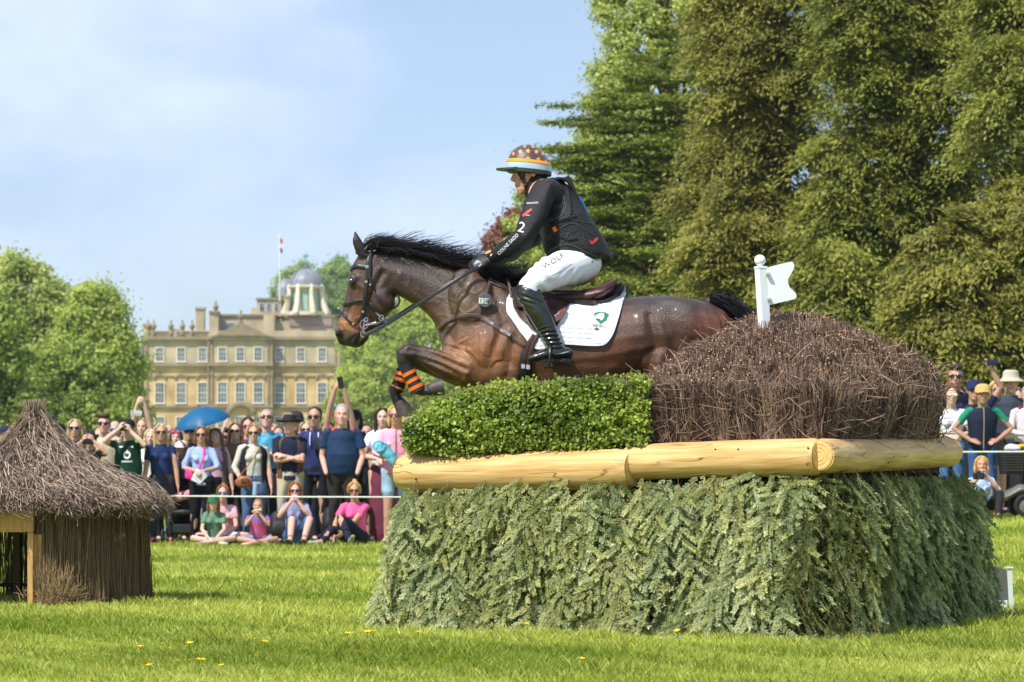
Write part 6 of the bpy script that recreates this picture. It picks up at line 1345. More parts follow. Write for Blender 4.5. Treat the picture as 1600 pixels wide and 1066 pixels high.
    for q in (-1, 1):
        a = SHL[q] + Vector((-q * .06, 0, .01)); pts = [a, SHL[q]]; rr = [.060, .058 * b ** .3]; k = fr
        if k > .3:
            pts.append(SHL[q].lerp(EL[q], min(1, k))); rr.append(.060 if k < 1 else .050)
            if k > 1: pts.append(EL[q].lerp(WR[q], k - 1)); rr.append(.042)
        P_.append((pts, rr, None, None, 14, True))
    garment('top', P_, tm)
    bk, bc = bottom[0], bottom[1]; bm_ = cmat(*bottom[1:]) if len(bottom) > 2 else cmat(bc); P_ = [([L_(.14), L_(0), L_(-.12)] if pose == 'stand' else [L_(.12), L_(-.05)], [.150 * b, .168 * b, .150 * b][:3 if pose == 'stand' else 2], [.112 * b, .122 * b, .105 * b][:3 if pose == 'stand' else 2], (1, 0, 0), 18)]
    if bk in ('skirt', 'longskirt') and pose == 'stand':
        zb = .12 if bk == 'longskirt' else .52; P_.append(([Vector((0, 0, .95)), Vector((0, 0, .75)), Vector((0, 0, zb))], [.155, .17, .165 if bk == 'longskirt' else .19], [.12, .13, .12], (1, 0, 0), 20))
    else:
        ext = {'trousers': 1.93, 'shorts': .62, 'skirt': .9, 'capri': 1.5}[bk]
        for q in (-1, 1):
            pts = [HIP[q] + up * .02, HIP[q].lerp(KN[q], .45)]; rr = [.105 * b ** .5, .090 * b ** .5]
            pts.append(HIP[q].lerp(KN[q], min(1, ext))); rr.append(.072 if ext >= 1 else .092)
            if ext > 1: pts += [KN[q].lerp(AN[q], .4), KN[q].lerp(AN[q], ext - 1)]; rr += [.066, .054]
            P_.append((pts, rr, None, None, 14))
    garment('bottoms', P_, bm_, amp=.007)
    mb = MB()
    for q in (-1, 1):
        mb = MB(); T([AN[q] + Vector((0, .03, -.03)), (AN[q] * .6 + TO[q] * .4) + Vector((0, 0, -.01)), TO[q] + (TO[q] - AN[q]).normalized() * .03], [.043, .044, .034], [.043, .038, .028]); mb.skin('shoe', cmat(shoes), root, voxel=.010, smooth=2)
    if gilet:
        mb = MB(); gap = {'open': .62, 'closed': .0}[gilet[0]]; gm = cmat(*gilet[1:]); rs = []
        zs = [(-.10, .180, .132), (.12, .172, .128), (.4, .182, .140), (.68, .197, .140), (.86, .176, .118), (.97, .112, .088)]
        for t, rx, ry in zs:
            c = L_(t); g2 = gap * (1 if t < .9 else .8); ang = np.linspace(-math.pi / 2 + g2, 1.5 * math.pi - g2, 26) if gap else None
            if gap: ring = [c + Vector((rx * bl * math.cos(a_), ry * bl * math.sin(a_), 0)) for a_ in ang] + [c + Vector(((rx - .018) * bl * math.cos(a_), (ry - .018) * bl * math.sin(a_), 0)) for a_ in ang[::-1]]
            else: ring = [c + Vector((rx * bl * math.cos(a_), ry * bl * math.sin(a_), 0)) for a_ in np.linspace(0, 2 * math.pi, 30, endpoint=False)]
            rs.append([W(p) for p in ring])
        mb.rings(rs); 
        go = mb.skin('gilet', gm, root, voxel=.009, smooth=3, disp=folds(.005 * s, 14, sd + 3))
        if not gap: MB().tube([W(L_(t) + Vector((0, -ry * bl - .006, 0))) for t, rx, ry in zs], .008 * s, n=6).build('zip', cmat((150, 130, 104)), go)
    # ---- hair
    hk, hcl = hair; q_ = lambda x, y, z: hc + M @ Vector((x, y, z)) * hs
    hm = mat('hair_%02x%02x%02x' % hcl, lin(hcl), rough=.5, var=.35, scale=9, stretch=(9, 9, 1), bump=.4, bscale=30, spec=.4); mb = MB(); E = lambda x, y, z, r: mb.ell(q_(x, y, z), tuple(v * hs for v in r), rot=M, n=16, m=10)
    if hk != 'bald':
        E(0, .030, .052, (.082, .096, .082)); E(0, .055, .0, (.074, .07, .075))
        if hk in ('short', 'quiff'):
            for q in (-1, 1): E(q * .068, .02, .02, (.014, .045, .05))
            if hk == 'quiff': E(0, -.045, .105, (.07, .05, .035)); E(.03, -.03, .11, (.05, .05, .035))
        else:
            for q in (-1, 1):
                ln_ = {'long': .30, 'bob': .15, 'bun': .05, 'pony': .05}[hk]
                mb.tube([q_(q * .03, -.045, .112), q_(q * .070, -.030, .07), q_(q * .083, .0, .0), q_(q * .088, -.005, -.06 if ln_ > .1 else -.02), q_(q * .085, -.02 if ln_ > .2 else .0, -ln_ * .75)], [.020 * hs, .023 * hs, .022 * hs, (.024 if ln_ > .1 else .012) * hs, (.014 if ln_ > .1 else .01) * hs], n=10)
            if ln_ > .1: mb.tube([q_(0, .06, .0), q_(0, .085, -.09), q_(0, .075, -ln_)], [.075 * hs, .085 * hs, .06 * hs], [.045 * hs, .04 * hs, .025 * hs], side=M @ Vector((1, 0, 0)), n=14)
            if hk == 'bun': E(0, .06, .135, (.035, .035, .03))
        ho = mb.skin('hair', hm, root, voxel=.0085, smooth=2, disp=folds(.004, 30, sd, .25))
    # ---- sunglasses
    if glasses is not None:
        up_ = .075 if glasses_up else 0; mb = MB(); gy = -.090 if not glasses_up else -.078
        for q in (-1, 1):
            mb.ell(q_(q * .033, gy, .010 + up_), (.0285 * hs, .008 * hs, .0215 * hs), rot=M, n=14, m=8); mb.tube([q_(q * .058, gy + .008, .015 + up_), q_(q * .079, -.01, .012 + up_)], .0035 * hs, n=6)
        mb.tube([q_(-.02, gy - .004, .017 + up_), q_(.02, gy - .004, .017 + up_)], .004 * hs, n=6); mb.build('sunglasses', mat('lens_%02x%02x%02x' % glasses, lin(glasses), rough=.12, var=.05, spec=.7), root)
    # ---- hats
    if hat:
        kind, hc1 = hat[0], hat[1]; m_ = cmat(*hat[1:]); mb = MB(); cyl = lambda prof: mb.lathe((0, 0, 0), prof, 26)
        if kind == 'cap': prof = [(.001, .128), (.03, .126), (.06, .115), (.083, .088), (.091, .050), (.0905, .032), (.086, .030)]
        elif kind == 'wide': prof = [(.001, .118), (.05, .120), (.074, .108), (.084, .075), (.090, .042), (.120, .034), (.160, .040), (.172, .050), (.174, .045), (.160, .032), (.12, .025), (.085, .028)]
        else: prof = [(.001, .135), (.06, .134), (.082, .115), (.090, .06), (.098, .045), (.135, .022), (.152, .012), (.150, .006), (.12, .018), (.09, .035)]
        mb.lathe((0, .012, 0), prof, 28); mb.v = [tuple(q_(v[0], v[1] * 1.12, v[2])) for v in mb.v]
        h_ = mb.build('hat', m_, root)
        if kind == 'cap':
            mb = MB(); rs = []
            for t in np.linspace(-1, 1, 11): a_ = t * 1.15; x, y = .088 * math.sin(a_), -.098 * math.cos(a_) + .012; e = .062 * math.cos(t * 1.45); rs.append([q_(x, y, .046), q_(x * 1.04, y - e, .034 - .012 * abs(t)), q_(x * 1.04, y - e, .030 - .012 * abs(t)), q_(x, y, .038)])
            mb.rings(rs); mb.build('peak', m_, h_)
    root['_s'] = s
    info = dict(W=W, D=D, WR=WR, EL=EL, SHL=SHL, s=s, L=L_, hc=hc, M=M, root=root, q=q_, hs=hs)
    del root['_s']; return info
def phone(at_, M, label, col=(20, 20, 24), group=None):
    r = empty('phone', at_, label, 'phone', group); mb = MB(); mb.box(at_, (.155, .010, .075), rot=M, bevel=.004); c = mb.build('phone_case', mat('phone_%02x%02x%02x' % col, lin(col), rough=.3, var=.05), r)
    MB().lathe(Vector(at_) + M @ Vector((-.055, -.006, .022)), [(.008, 0), (.008, .004), (.005, .005)], 12, axis=M @ Matrix.Rotation(R(90), 3, 'X')).build('camera_lens', mat('lens_141416', lin((20, 20, 22)), rough=.1), r)
def build_crowd():
    blonde, lbrown, brown, dark, grey, red = (190, 158, 112), (116, 88, 62), (74, 54, 40), (34, 28, 26), (150, 144, 138), (122, 78, 52)
    I = {}
    p = person; mid, back = 40.4, 41.6
    # back row and second row, left group
    p('person at the left edge in a dark cap, mostly hidden by the hut', 8, 660, 41, hat=('cap', (36, 40, 66)), hair=('short', brown), top=('tee', (110, 90, 70)), glasses=None)
    I['capphone'] = p('person in dark cap holding a pale phone up beside the hut roof tip', 92, 656, 40.2, arms='oneface', hat=('cap', (24, 24, 30)), top=('shirt', (30, 30, 36)), glasses=None, hair=('short', dark))
    p('blonde woman in sunglasses and black top just right of the hut roof tip', 118, 652, 40.6, fem=True, hair=('long', blonde), top=('tee', (28, 28, 32)))
    I['p4'] = p('person in dark tee holding a black phone in front of the mouth, sunglasses on head', 141, 670, 39.2, arms='phone', fem=True, skin='tan', hair=('bun', dark), top=('tee', (40, 38, 40)), glasses_up=True)
    p('man with curly brown hair, sunglasses and open beige shirt', 163, 645, 40.8, hair=('quiff', brown), top=('polo', (206, 190, 166)), skin='pink', hpitch=-4)
    p('bald pink faced man with blue sunglasses behind the green rugby shirt', 180, 655, 41.6, hair=('bald', brown), top=('tee', (210, 120, 80)), glasses=(60, 90, 130), skin='pink')
    I['rugby'] = p('man in dark green rugby shirt with white ring logo, hands raised to his face', 200, 649, 39.6, arms='oneface', hat=('cap', (20, 34, 30)), top=('tee', (14, 58, 44)), bottom=('trousers', (24, 26, 32)), glasses=None, hair=('short', lbrown), build=1.14)
    I['p8'] = p('blonde woman in bright green top raising a silver phone over the rugby shirt man', 222, 650, 41.2, arms='up', fem=True, hair=('bob', blonde), top=('tee', (60, 170, 70)), glasses=None)
    p('blonde woman in navy V neck tee, sunglasses, dark jeans and red shoes', 252, 659, 39.8, fem=True, arms='down', hair=('long', (196, 168, 122)), top=('tee', (30, 48, 92)), bottom=('trousers', (52, 50, 54)), shoes=(150, 26, 30), skin='tan', build=1.1, hyaw=6)
    p('pale blonde woman in white top behind the navy V neck tee', 236, 668, 41, fem=True, hair=('long', (220, 200, 160)), top=('tee', (220, 216, 210)), glasses=None)
    p('woman with pink sunglasses on her head behind the white cap', 276, 668, 41.2, fem=True, hair=('bun', lbrown), top=('tee', (70, 66, 84)), glasses=(214, 60, 120), glasses_up=True)
    p('child in a pale pink cap between the navy tee and the lilac shirt', 283, 684, 40.3, fem=True, hat=('cap', (232, 214, 214)), hair=('bob', brown), top=('tee', (36, 34, 40)), glasses=None, hyaw=-30, skin='tan')
    p('man in dark cap and sunglasses standing in the shade of the blue umbrella', 297, 655, 41.8, hat=('cap', (60, 44, 40)), hair=('short', dark), top=('tee', (20, 22, 30)), skin='tan')
    I['lilac'] = p('woman in pale lilac blue striped shirt and sunglasses holding folded papers', 315, 663, 39.7, arms='front', fem=True, hair=('bob', lbrown), top=('roll', (140, 160, 214), (168, 186, 230), 60), bottom=('trousers', (18, 18, 22)), skin='tan')
    p('girl with long fair hair, pink top and black skirt beside the lilac shirt', 338, 666, 40.5, fem=True, hair=('long', lbrown), top=('tank', (206, 166, 184)), bottom=('skirt', (16, 16, 20)), gilet=('open', (108, 98, 92)), glasses=None, headroll=-10, skin='light', hyaw=-12)
    p('woman with long brown hair and sunglasses in the second row under the tower', 369, 657, 40.9, fem=True, hair=('long', (132, 90, 54)), top=('tee', (128, 100, 76)), build=.95, hyaw=-6)
    I['brolly'] = p('woman with purple sunglasses stretching an arm to the umbrella', 388, 649, 41.5, arms='brolly', fem=True, hair=('bun', brown), top=('tee', (90, 60, 70)), glasses=(90, 50, 100), skin='pink')
    I['floral'] = p('woman in grey floral blouse and black studded gilet with a brown bag', 397, 660, 39.6, arms='bag', fem=True, hair=('bun', (170, 124, 84)), top=('roll', (176, 176, 166), (206, 204, 194), 26), bottom=('trousers', (74, 98, 128)), gilet=('open', (30, 26, 34)), skin='pink', build=1.12)
    p('grey haired man in turquoise patterned shirt looking up', 417, 636, 41.2, hair=('short', grey), top=('polo', (34, 130, 176), (110, 190, 214), 14), glasses=(50, 36, 30), skin='pink', hpitch=-14, arms='crossed')
    p('older man in black wide brimmed hat and brown waistcoat with crossed arms', 453, 641, 39.5, arms='crossed', hat=('wide', (40, 38, 40)), hair=('short', grey), top=('polo', (26, 34, 58)), bottom=('trousers', (176, 166, 140)), gilet=('open', (72, 50, 40), (120, 84, 62), 3.5), glasses=None, skin='pink')
    p('man in dark cap behind the black wide brimmed hat', 463, 637, 41.4, hat=('cap', (50, 46, 48)), hair=('short', dark), top=('tee', (60, 60, 66)), skin='tan')
    p('blond person in sunglasses and white top between the two hats and the hoodie', 479, 655, 40.8, fem=True, hair=('bob', blonde), top=('tee', (218, 216, 224)))
    I['hood'] = p('tall man in navy hooded top with white cords and sunglasses', 492, 633, 40.3, hair=('short', dark), top=('hoodie', (44, 56, 104)), bottom=('trousers', (30, 32, 40)), skin='tan', hyaw=-8)
    p('big grey haired man in navy polo shirt with hands in his pockets', 535, 629, 39.4, arms='pockets', hair=('short', (156, 148, 142)), top=('polo', (26, 50, 82)), bottom=('trousers', (48, 42, 38)), glasses=None, skin='pink', build=1.17)
    I['p23'] = p('person in orange top holding a phone high above the big man in navy polo', 531, 628, 41.3, arms='up', hair=('bald', grey), top=('tank', (200, 84, 48)), glasses=(40, 110, 200), glasses_up=True, skin='tan')
    p('woman in black cap and sunglasses behind the big man in navy polo', 554, 634, 41.5, fem=True, hat=('cap', (26, 26, 28)), hair=('bob', dark), top=('tee', (30, 50, 80)), skin='tan')
    p('dark haired woman in white top and long maroon skirt', 598, 634, 40.5, fem=True, hair=('long', (52, 38, 36)), top=('tee', (222, 222, 232)), bottom=('longskirt', (112, 52, 72)), glasses=None, skin='light', arms='front')
    I['pink'] = p('blonde woman in pink gilet and pale denim shorts holding a turquoise scarf', 619, 630, 39.6, arms='front', fem=True, hair=('bob', (214, 170, 104)), top=('roll', (236, 176, 196)), bottom=('shorts', (150, 182, 204)), gilet=('closed', (240, 160, 186)), shoes=(226, 226, 226), skin='tan', glasses=(90, 60, 50), hyaw=-14)
    p('person in pale shirt mostly hidden behind the left end of the log', 655, 660, 40.9, fem=True, hair=('bob', lbrown), top=('shirt', (220, 226, 234)), glasses=None)
    p('person in grey tee in the gap behind the handbag woman', 436, 664, 42.2, hair=('short', brown), top=('tee', (96, 100, 110)), skin='tan')
    p('person in dark jacket in the gap left of the big man', 512, 656, 42.0, hair=('short', dark), top=('hoodie', (34, 34, 40)), glasses=None, skin='tan')
    p('person in dark blue top in the gap right of the big man', 573, 660, 42.3, hair=('short', dark), top=('tee', (24, 30, 48)), glasses=None, skin='tan')
    fill = [(60, 664, (70, 80, 110), 'navy grey'), (152, 664, (60, 60, 70), 'charcoal'), (207, 668, (200, 200, 205), 'white'), (262, 664, (110, 60, 60), 'maroon'), (326, 668, (90, 110, 90), 'sage green'), (355, 664, (30, 30, 50), 'dark navy'), (379, 668, (170, 170, 180), 'pale grey'),
            (405, 662, (50, 60, 90), 'slate blue'), (428, 658, (140, 40, 50), 'red'), (444, 668, (210, 200, 180), 'cream'), (472, 664, (40, 60, 50), 'bottle green'), (505, 662, (120, 130, 150), 'blue grey'), (520, 668, (40, 40, 44), 'black'), (548, 662, (70, 100, 150), 'mid blue'), (566, 656, (90, 80, 70), 'brown'),
            (584, 664, (190, 120, 130), 'dusty pink'), (609, 662, (40, 50, 70), 'dark blue'), (637, 650, (200, 205, 215), 'pale'), (1508, 600, (60, 60, 70), 'charcoal'), (1547, 604, (150, 60, 60), 'brick red'), (1566, 606, (200, 200, 200), 'white'), (1594, 598, (40, 50, 80), 'navy'), (1500, 596, (120, 110, 100), 'stone'), (1528, 600, (50, 70, 60), 'moss green'), (1586, 604, (90, 60, 80), 'plum'), (1572, 596, (170, 150, 120), 'tan'), (30, 668, (90, 40, 44), 'wine red'), (128, 668, (170, 180, 190), 'ice grey'), (186, 664, (40, 44, 70), 'indigo'), (240, 668, (80, 84, 60), 'khaki'), (302, 666, (130, 130, 90), 'straw')]
    hs_ = [blonde, lbrown, brown, dark, grey, red]; g2 = random.Random(4)
    for k, (x, y, c_, nm) in enumerate(fill):
        nb_ = 'on the left' if x < 300 else 'left of centre' if x < 480 else 'near the hedge end' if x < 900 else 'of the right crowd'
        p('person in %s top in the back row %s' % (nm, nb_), x, y + g2.randint(-3, 4), 42.6 + g2.random() * 1.2, fem=k % 2 == 0, hair=(g2.choice(['short', 'quiff', 'bald']) if k % 2 else g2.choice(['long', 'bob', 'bun']), g2.choice(hs_)), top=(g2.choice(['tee', 'shirt', 'polo']), c_, tuple(min(255, v + 40) for v in c_), g2.choice([5, 20, 50])),
          skin=g2.choice(['light', 'pink', 'tan', 'olive']), glasses=None if k % 3 == 0 else (26, 24, 26), yaw=g2.uniform(-28, 28), lean=g2.uniform(-.05, .05), arms=g2.choice(['down', 'crossed', 'pockets', 'front', 'down', 'phone' if k % 7 == 3 else 'hips']), hyaw=g2.uniform(-25, 25), hpitch=g2.uniform(-6, 6), build=g2.uniform(.92, 1.15), hat=('cap', g2.choice([(30, 36, 60), (190, 180, 160), (60, 30, 34)])) if k % 5 == 2 else None)
    # seated front row
    p('child in green cap and sage tee sitting cross legged on the grass', 335, 771, 38.9, pose='cross', arms='lap', fem=True, hat=('cap', (30, 110, 76)), hair=('long', lbrown), top=('tee', (98, 134, 112)), bottom=('shorts', (80, 40, 100)), glasses=None, hpitch=6, shoes=(214, 206, 196))
    p('woman in white tee with pink flowers and blue sunglasses sitting behind the green cap', 350, 758, 39.3, pose='cross', arms='lap', fem=True, hair=('bun', (150, 96, 64)), top=('tee', (214, 208, 210), (220, 130, 140), 8), bottom=('shorts', (200, 206, 220)), glasses=(30, 100, 140), skin='pink')
    I['boy'] = p('boy in tie dye tee sitting cross legged and eating', 404, 781, 38.8, pose='cross', arms='mouth', hair=('short', (140, 96, 60)), top=('tee', (30, 100, 180), (226, 90, 110), 6), bottom=('shorts', (130, 150, 180)), glasses=None, skin='tan', shoes=(214, 180, 160))
    I['eat'] = p('brown haired woman in grey lilac shirt and denim skirt sitting and eating', 462, 754, 39.0, pose='knees', arms='mouth', fem=True, hair=('bob', (142, 84, 52)), top=('roll', (128, 130, 164), (150, 152, 184), 50), bottom=('skirt', (74, 104, 160)), skin='pink', shoes=(84, 78, 60))
    p('blonde woman in bright pink tee sitting sideways with her hands on her knee', 557, 753, 38.9, pose='side', arms='knee', fem=True, hair=('bun', (204, 152, 92)), top=('tee', (238, 96, 150)), bottom=('trousers', (30, 32, 52)), skin='tan', lean=-.02, shoes=(150, 150, 136), glasses=(80, 40, 36), build=1.12, hpitch=4)
    # right group
    p('dark haired man in sunglasses and navy shirt standing tallest right of the brushwood', 1492, 568, 40.6, hair=('quiff', (60, 44, 36)), top=('shirt', (22, 28, 48)), skin='tan', hyaw=-8)
    I['white'] = p('woman in white framed sunglasses and white tee with jeans', 1486, 599, 39.4, arms='front', fem=True, hair=('bun', (100, 50, 40)), top=('tee', (226, 226, 232)), bottom=('trousers', (70, 104, 150)), glasses=(226, 222, 224), skin='light')
    p('man in tan cap, navy gilet and green tee with hands on hips', 1535, 594, 38.9, arms='hips', hat=('cap', (196, 164, 104)), hair=('short', dark), top=('polo', (30, 128, 98)), bottom=('trousers', (50, 84, 132)), gilet=('closed', (24, 32, 54)), glasses=None, skin='olive')
    I['rup'] = p('person in blue cap and navy tee holding a dark phone up over the tan cap', 1521, 588, 40.3, arms='upright', hat=('cap', (30, 40, 80)), hair=('short', dark), top=('tee', (28, 32, 62)), skin='tan', build=1.1)
    p('blonde person in sunglasses peering between the tan cap and the grey sun hat', 1557, 591, 41.2, fem=True, hair=('bob', (216, 178, 110)), top=('tee', (30, 34, 62)), skin='tan')
    I['pop'] = p('older man in grey green sun hat and charcoal polo with a red poppy badge', 1579, 574, 40.8, hat=('bucket', (182, 176, 156)), hair=('short', grey), top=('polo', (58, 66, 80)), bottom=('shorts', (120, 110, 96)), glasses=None, skin='pink', build=1.1)
    p('blond woman in pale blue shirt sitting and photographing with a black camera', 1532, 713, 38.0, pose='knees', arms='mouth', fem=True, hair=('bob', (214, 160, 88)), top=('shirt', (160, 190, 226), (186, 208, 236), 30), bottom=('trousers', (36, 32, 34)), glasses=None, skin='tan', shoes=(84, 70, 62)); 
    p('person in dark coat at the right edge behind the mobility scooter', 1606, 600, 40, arms='front', hair=('short', grey), top=('shirt', (212, 204, 208)), bottom=('trousers', (40, 40, 44)), glasses=None, skin='pink')

    # ---- small things worn as parts
    wht = mat('print_white', lin((232, 232, 236)), rough=.6, var=.03)
    def front_decal(info, pts, nm, m, t0, off=.128):
        W, Lc, s = info['W'], info['L'], info['s']
        o = [c for c in info['root'].children if c.name.startswith('top')][0]; bv = bvh_of(o); mb = MB(); 
        for poly in pts:
            vs = []
            for x, z in poly:
                w0 = W(Lc(t0) + Vector((x, -.6, z))); l, n, _, _ = bv.ray_cast(w0, info['D']((0, 1, 0)))
                if l: vs.append(l + Vector((0, -.002, 0)))
            if len(vs) == len(poly): mb.prism(vs, (0, -1, 0), .003)
        if mb.v: mb.build(nm, m, info['root'], smooth=False)
    ring = [[(.050 * math.cos(a), .055 * math.sin(a)), (.050 * math.cos(b_), .055 * math.sin(b_)), (.028 * math.cos(b_), .030 * math.sin(b_)), (.028 * math.cos(a), .030 * math.sin(a))] for a, b_ in [(2 * math.pi * k / 16, 2 * math.pi * (k + 1) / 16) for k in range(16)]]
    front_decal(I['rugby'], ring + [[(-.012, .015), (.012, .015), (.010, .066), (.0, .075)]], 'shirt_logo', wht, .60)
    front_decal(I['rugby'], [[(-.075 + k * .026, -.008), (-.058 + k * .026, -.008), (-.058 + k * .026, .012), (-.075 + k * .026, .012)] for k in range(6)], 'shirt_lettering', wht, .42)
    front_decal(I['rugby'], [[(-.11, 0), (-.05, 0), (-.05, .02), (-.11, .02)], [(.05, .0), (.09, 0), (.07, .03)]], 'chest_badge', wht, .80)
    front_decal(I['pop'], [[(.10 + .02 * math.cos(a), .02 * math.sin(a)) for a in np.linspace(0, 6.28, 9)[:-1]]], 'poppy_badge', mat('poppy_red', lin((206, 30, 34)), rough=.6), .72)
    for q in (-1, 1):
        i = I['hood']; MB().tube([i['W'](i['L'](.93) + Vector((q * .05, -.10, 0))), i['W'](i['L'](.78) + Vector((q * .055, -.135, 0))), i['W'](i['L'](.62) + Vector((q * .052, -.135, 0)))], .007, n=6).build('hood_cord', wht, i['root'])
    i = I['lilac']; W = i['W']; MB().tube([W(i['L'](.95) + Vector((.04, -.07, 0))), W(i['L'](.7) + Vector((.05, -.135, 0))), W(i['L'](.35) + Vector((-.02, -.14, 0))), W(i['L'](.1) + Vector((-.11, -.15, 0)))], [.016] * 4, [.005] * 4, side=(1, 0, 0), n=8).build('bag_strap', mat('strap_pink', lin((220, 50, 140)), rough=.6), i['root'])

    # ---- held and carried things
    def rm(a=0, b=0, c=0): return Matrix.Rotation(R(a), 3, 'Y') @ Matrix.Rotation(R(b), 3, 'X') @ Matrix.Rotation(R(c), 3, 'Z')
    i = I['p4']; phone(i['W'](Vector((0, -.26, 1.60)) + Vector((0, 0, -.04))), rm(0), 'black phone held sideways by the person in dark tee near the hut roof')
    i = I['capphone']; phone(P(79, 658, 39.9), rm(60), 'pale blue grey phone held up beside the tip of the hut roof', (170, 180, 196))
    i = I['rugby']; phone((i['q'](0, -.15, .01)), rm(0), 'black phone held over the eyes of the man in rugby shirt')
    i = I['p8']; phone(P(213, 646, 40.9), rm(5), 'silver phone raised by the blonde woman in bright green', (190, 186, 180))
    i = I['p23']; phone(P(532, 598, 41.0), rm(80), 'black phone raised highest, above the big man in navy polo')
    phone(P(1551, 566, 40.1), rm(-5), 'dark blue phone raised on the right beside the sun hat', (30, 36, 60))
    # camera
    c = P(1529, 744, 37.66); r = empty('camera', c, 'black camera held at the face of the sitting blond woman', 'camera'); bk = mat('camera_black', lin((24, 24, 26)), rough=.5)
    MB().box(c, (.14, .06, .085), bevel=.01).build('camera_body', bk, r); MB().lathe(c + Vector((.0, -.03, 0)), [(.034, 0), (.036, .03), (.032, .07), (.026, .07)], 18, axis=Matrix.Rotation(R(90), 3, 'X')).build('camera_lens', mat('lens_141416'), r); MB().box(c + Vector((0, 0, .050)), (.05, .05, .03), bevel=.006).build('viewfinder', bk, r)
    # papers
    i = I['lilac']; c = i['W'](Vector((-.02, -.30, 1.00))); r = empty('papers', c, 'folded white papers in the hand of the woman in lilac shirt', 'papers'); MB().box(c, (.13, .008, .17), rot=rm(25, 10)).build('sheet', wht, r, smooth=False); MB().box(c + Vector((.03, -.01, -.01)), (.12, .006, .15), rot=rm(45, 14)).build('sheet', mat('paper_grey', lin((206, 208, 220)), rough=.8), r, smooth=False)
    c = i['W'](Vector((-.15, -.20, 1.03))); r = empty('bag', c, 'small bright pink shoulder bag at the hip of the woman in lilac shirt', 'bag'); MB().box(c, (.12, .05, .13), bevel=.02).build('bag_body', mat('strap_pink'), r)
    # snacks
    for k, lab in (('boy', 'pale sandwich wrap in the hands of the boy in tie dye'), ('eat', 'small sandwich held at the mouth of the woman in grey lilac shirt')):
        i = I[k]; c = i['q'](0, -.155, -.065); r = empty('sandwich', c, lab, 'sandwich'); MB().box(c, (.13 if k == 'boy' else .08, .045, .035), rot=rm(-12), bevel=.012).build('bread', mat('bread', lin((226, 206, 176)), rough=.8), r); MB().box(c + Vector((0, 0, .004)), (.12 if k == 'boy' else .075, .05, .01), rot=rm(-12)).build('filling', mat('filling', lin((190, 140, 100)), rough=.8), r)
    # brown handbag
    i = I['floral']; c = i['W'](Vector((-.13, -.24, .90))); r = empty('handbag', c, 'tan brown leather handbag carried by the woman in floral blouse', 'bag'); lt = mat('bag_leather', lin((150, 92, 44)), rough=.5, var=.3, scale=14)
    MB().ell(c, (.12, .06, .085)).skin('bag_body', lt, r, voxel=.01, smooth=1, disp=folds(.01, 18, 4)); MB().box(c + Vector((.02, -.05, .02)), (.10, .03, .06), bevel=.01).build('flap', mat('bag_leather_dark', lin((96, 58, 34)), rough=.5), r); MB().tube([c + Vector((-.06, 0, .06)), i['W'](i['L'](.6) + Vector((.0, -.15, 0))), i['W'](i['L'](.95) + Vector((.10, -.08, 0)))], .008, n=6).build('strap', lt, r)
    c = i['W'](Vector((.03, -.22, .84))); r = empty('water_bottle', c, 'clear blue water bottle hanging from the handbag strap', 'bottle'); MB().lathe(c, [(.001, -.12), (.030, -.118), (.033, -.1), (.033, .02), (.014, .05), (.014, .07), (.001, .07)], 16).build('bottle_body', mat('bottle_blue', lin((150, 180, 206)), rough=.15, spec=.6), r); MB().lathe(c, [(.001, .09), (.017, .09), (.017, .066), (.001, .066)], 12).build('cap', mat('cap_blue', lin((30, 60, 130)), rough=.5), r)
    # turquoise scarf
    i = I['pink']; c = P(604, 705, 39.25); r = empty('scarf', c, 'turquoise and pink rolled scarf hanging from the hands of the blonde in pink', 'scarf'); m_ = mat('scarf_turquoise', lin((30, 140, 170)), rough=.7, var=.2, scale=9, col2=lin((120, 190, 200)), bump=.4, bscale=30)
    mb = MB(); mb.tube([P(590, 697, 39.3), P(598, 700, 39.2), P(610, 712, 39.2), P(618, 728, 39.2), P(621, 742, 39.25)], [.08, .10, .10, .07, .04], [.06, .08, .07, .05, .03], n=16); mb.skin('cloth', m_, r, voxel=.011, smooth=2, disp=folds(.014, 22, 8, 1)); MB().tube([P(592 + 9 * math.cos(a), 697 + 8 * math.sin(a), 39.12) for a in np.linspace(0, 5.5, 14)], .012, n=6).build('rolled_edge', mat('scarf_light', lin((110, 176, 206)), rough=.7), r)
    # umbrella
    top = P(311, 637, 40.4); r = empty('umbrella', P(338, 700, 40.4), 'bright blue open umbrella tilted left above the second row', 'umbrella'); ax = Matrix.Rotation(R(-13), 3, 'Y') @ Matrix.Rotation(R(12), 3, 'X'); n = 8; mb = MB(); rs = []; Rr = .37
    for k, (q, z) in enumerate(((.02, 0), (.35, -.025), (.65, -.075), (.88, -.145), (1.0, -.20))):
        ring = []
        for j in range(n * 4):
            a = 2 * math.pi * j / (n * 4); sc = 1 - .07 * q * (1 - abs(math.cos(a * n / 2))) ; ring.append(top + ax @ Vector((Rr * q * math.cos(a) * sc, Rr * q * math.sin(a) * sc, z)))
        rs.append(ring)
    rs += [[p + ax @ Vector((0, 0, -.005)) for p in ring] for ring in rs[::-1]]
    mb.rings(rs); mb.build('canopy', mat('umbrella_blue', lin((4, 100, 150)), rough=.5, var=.08, trans=.25), r)
    mt = mat('umbrella_rib', lin((120, 124, 130)), rough=.4, metal=.7); MB().tube([top + ax @ Vector((0, 0, .04)), top + ax @ Vector((.0, 0, -.62))], .007, n=8).build('shaft', mt, r); MB().tube([top + ax @ Vector((0, 0, -.60)), top + ax @ Vector((0, 0, -.70))], .016, n=10).build('handle', mat('camera_black'), r)
    for j in range(n): a = 2 * math.pi * j / n; MB().tube([top + ax @ Vector((Rr * q * math.cos(a), Rr * q * math.sin(a), z - .008)) for q, z in ((.05, -.01), (.65, -.082), (1.0, -.205))], .004, n=5).build('rib', mt, r)
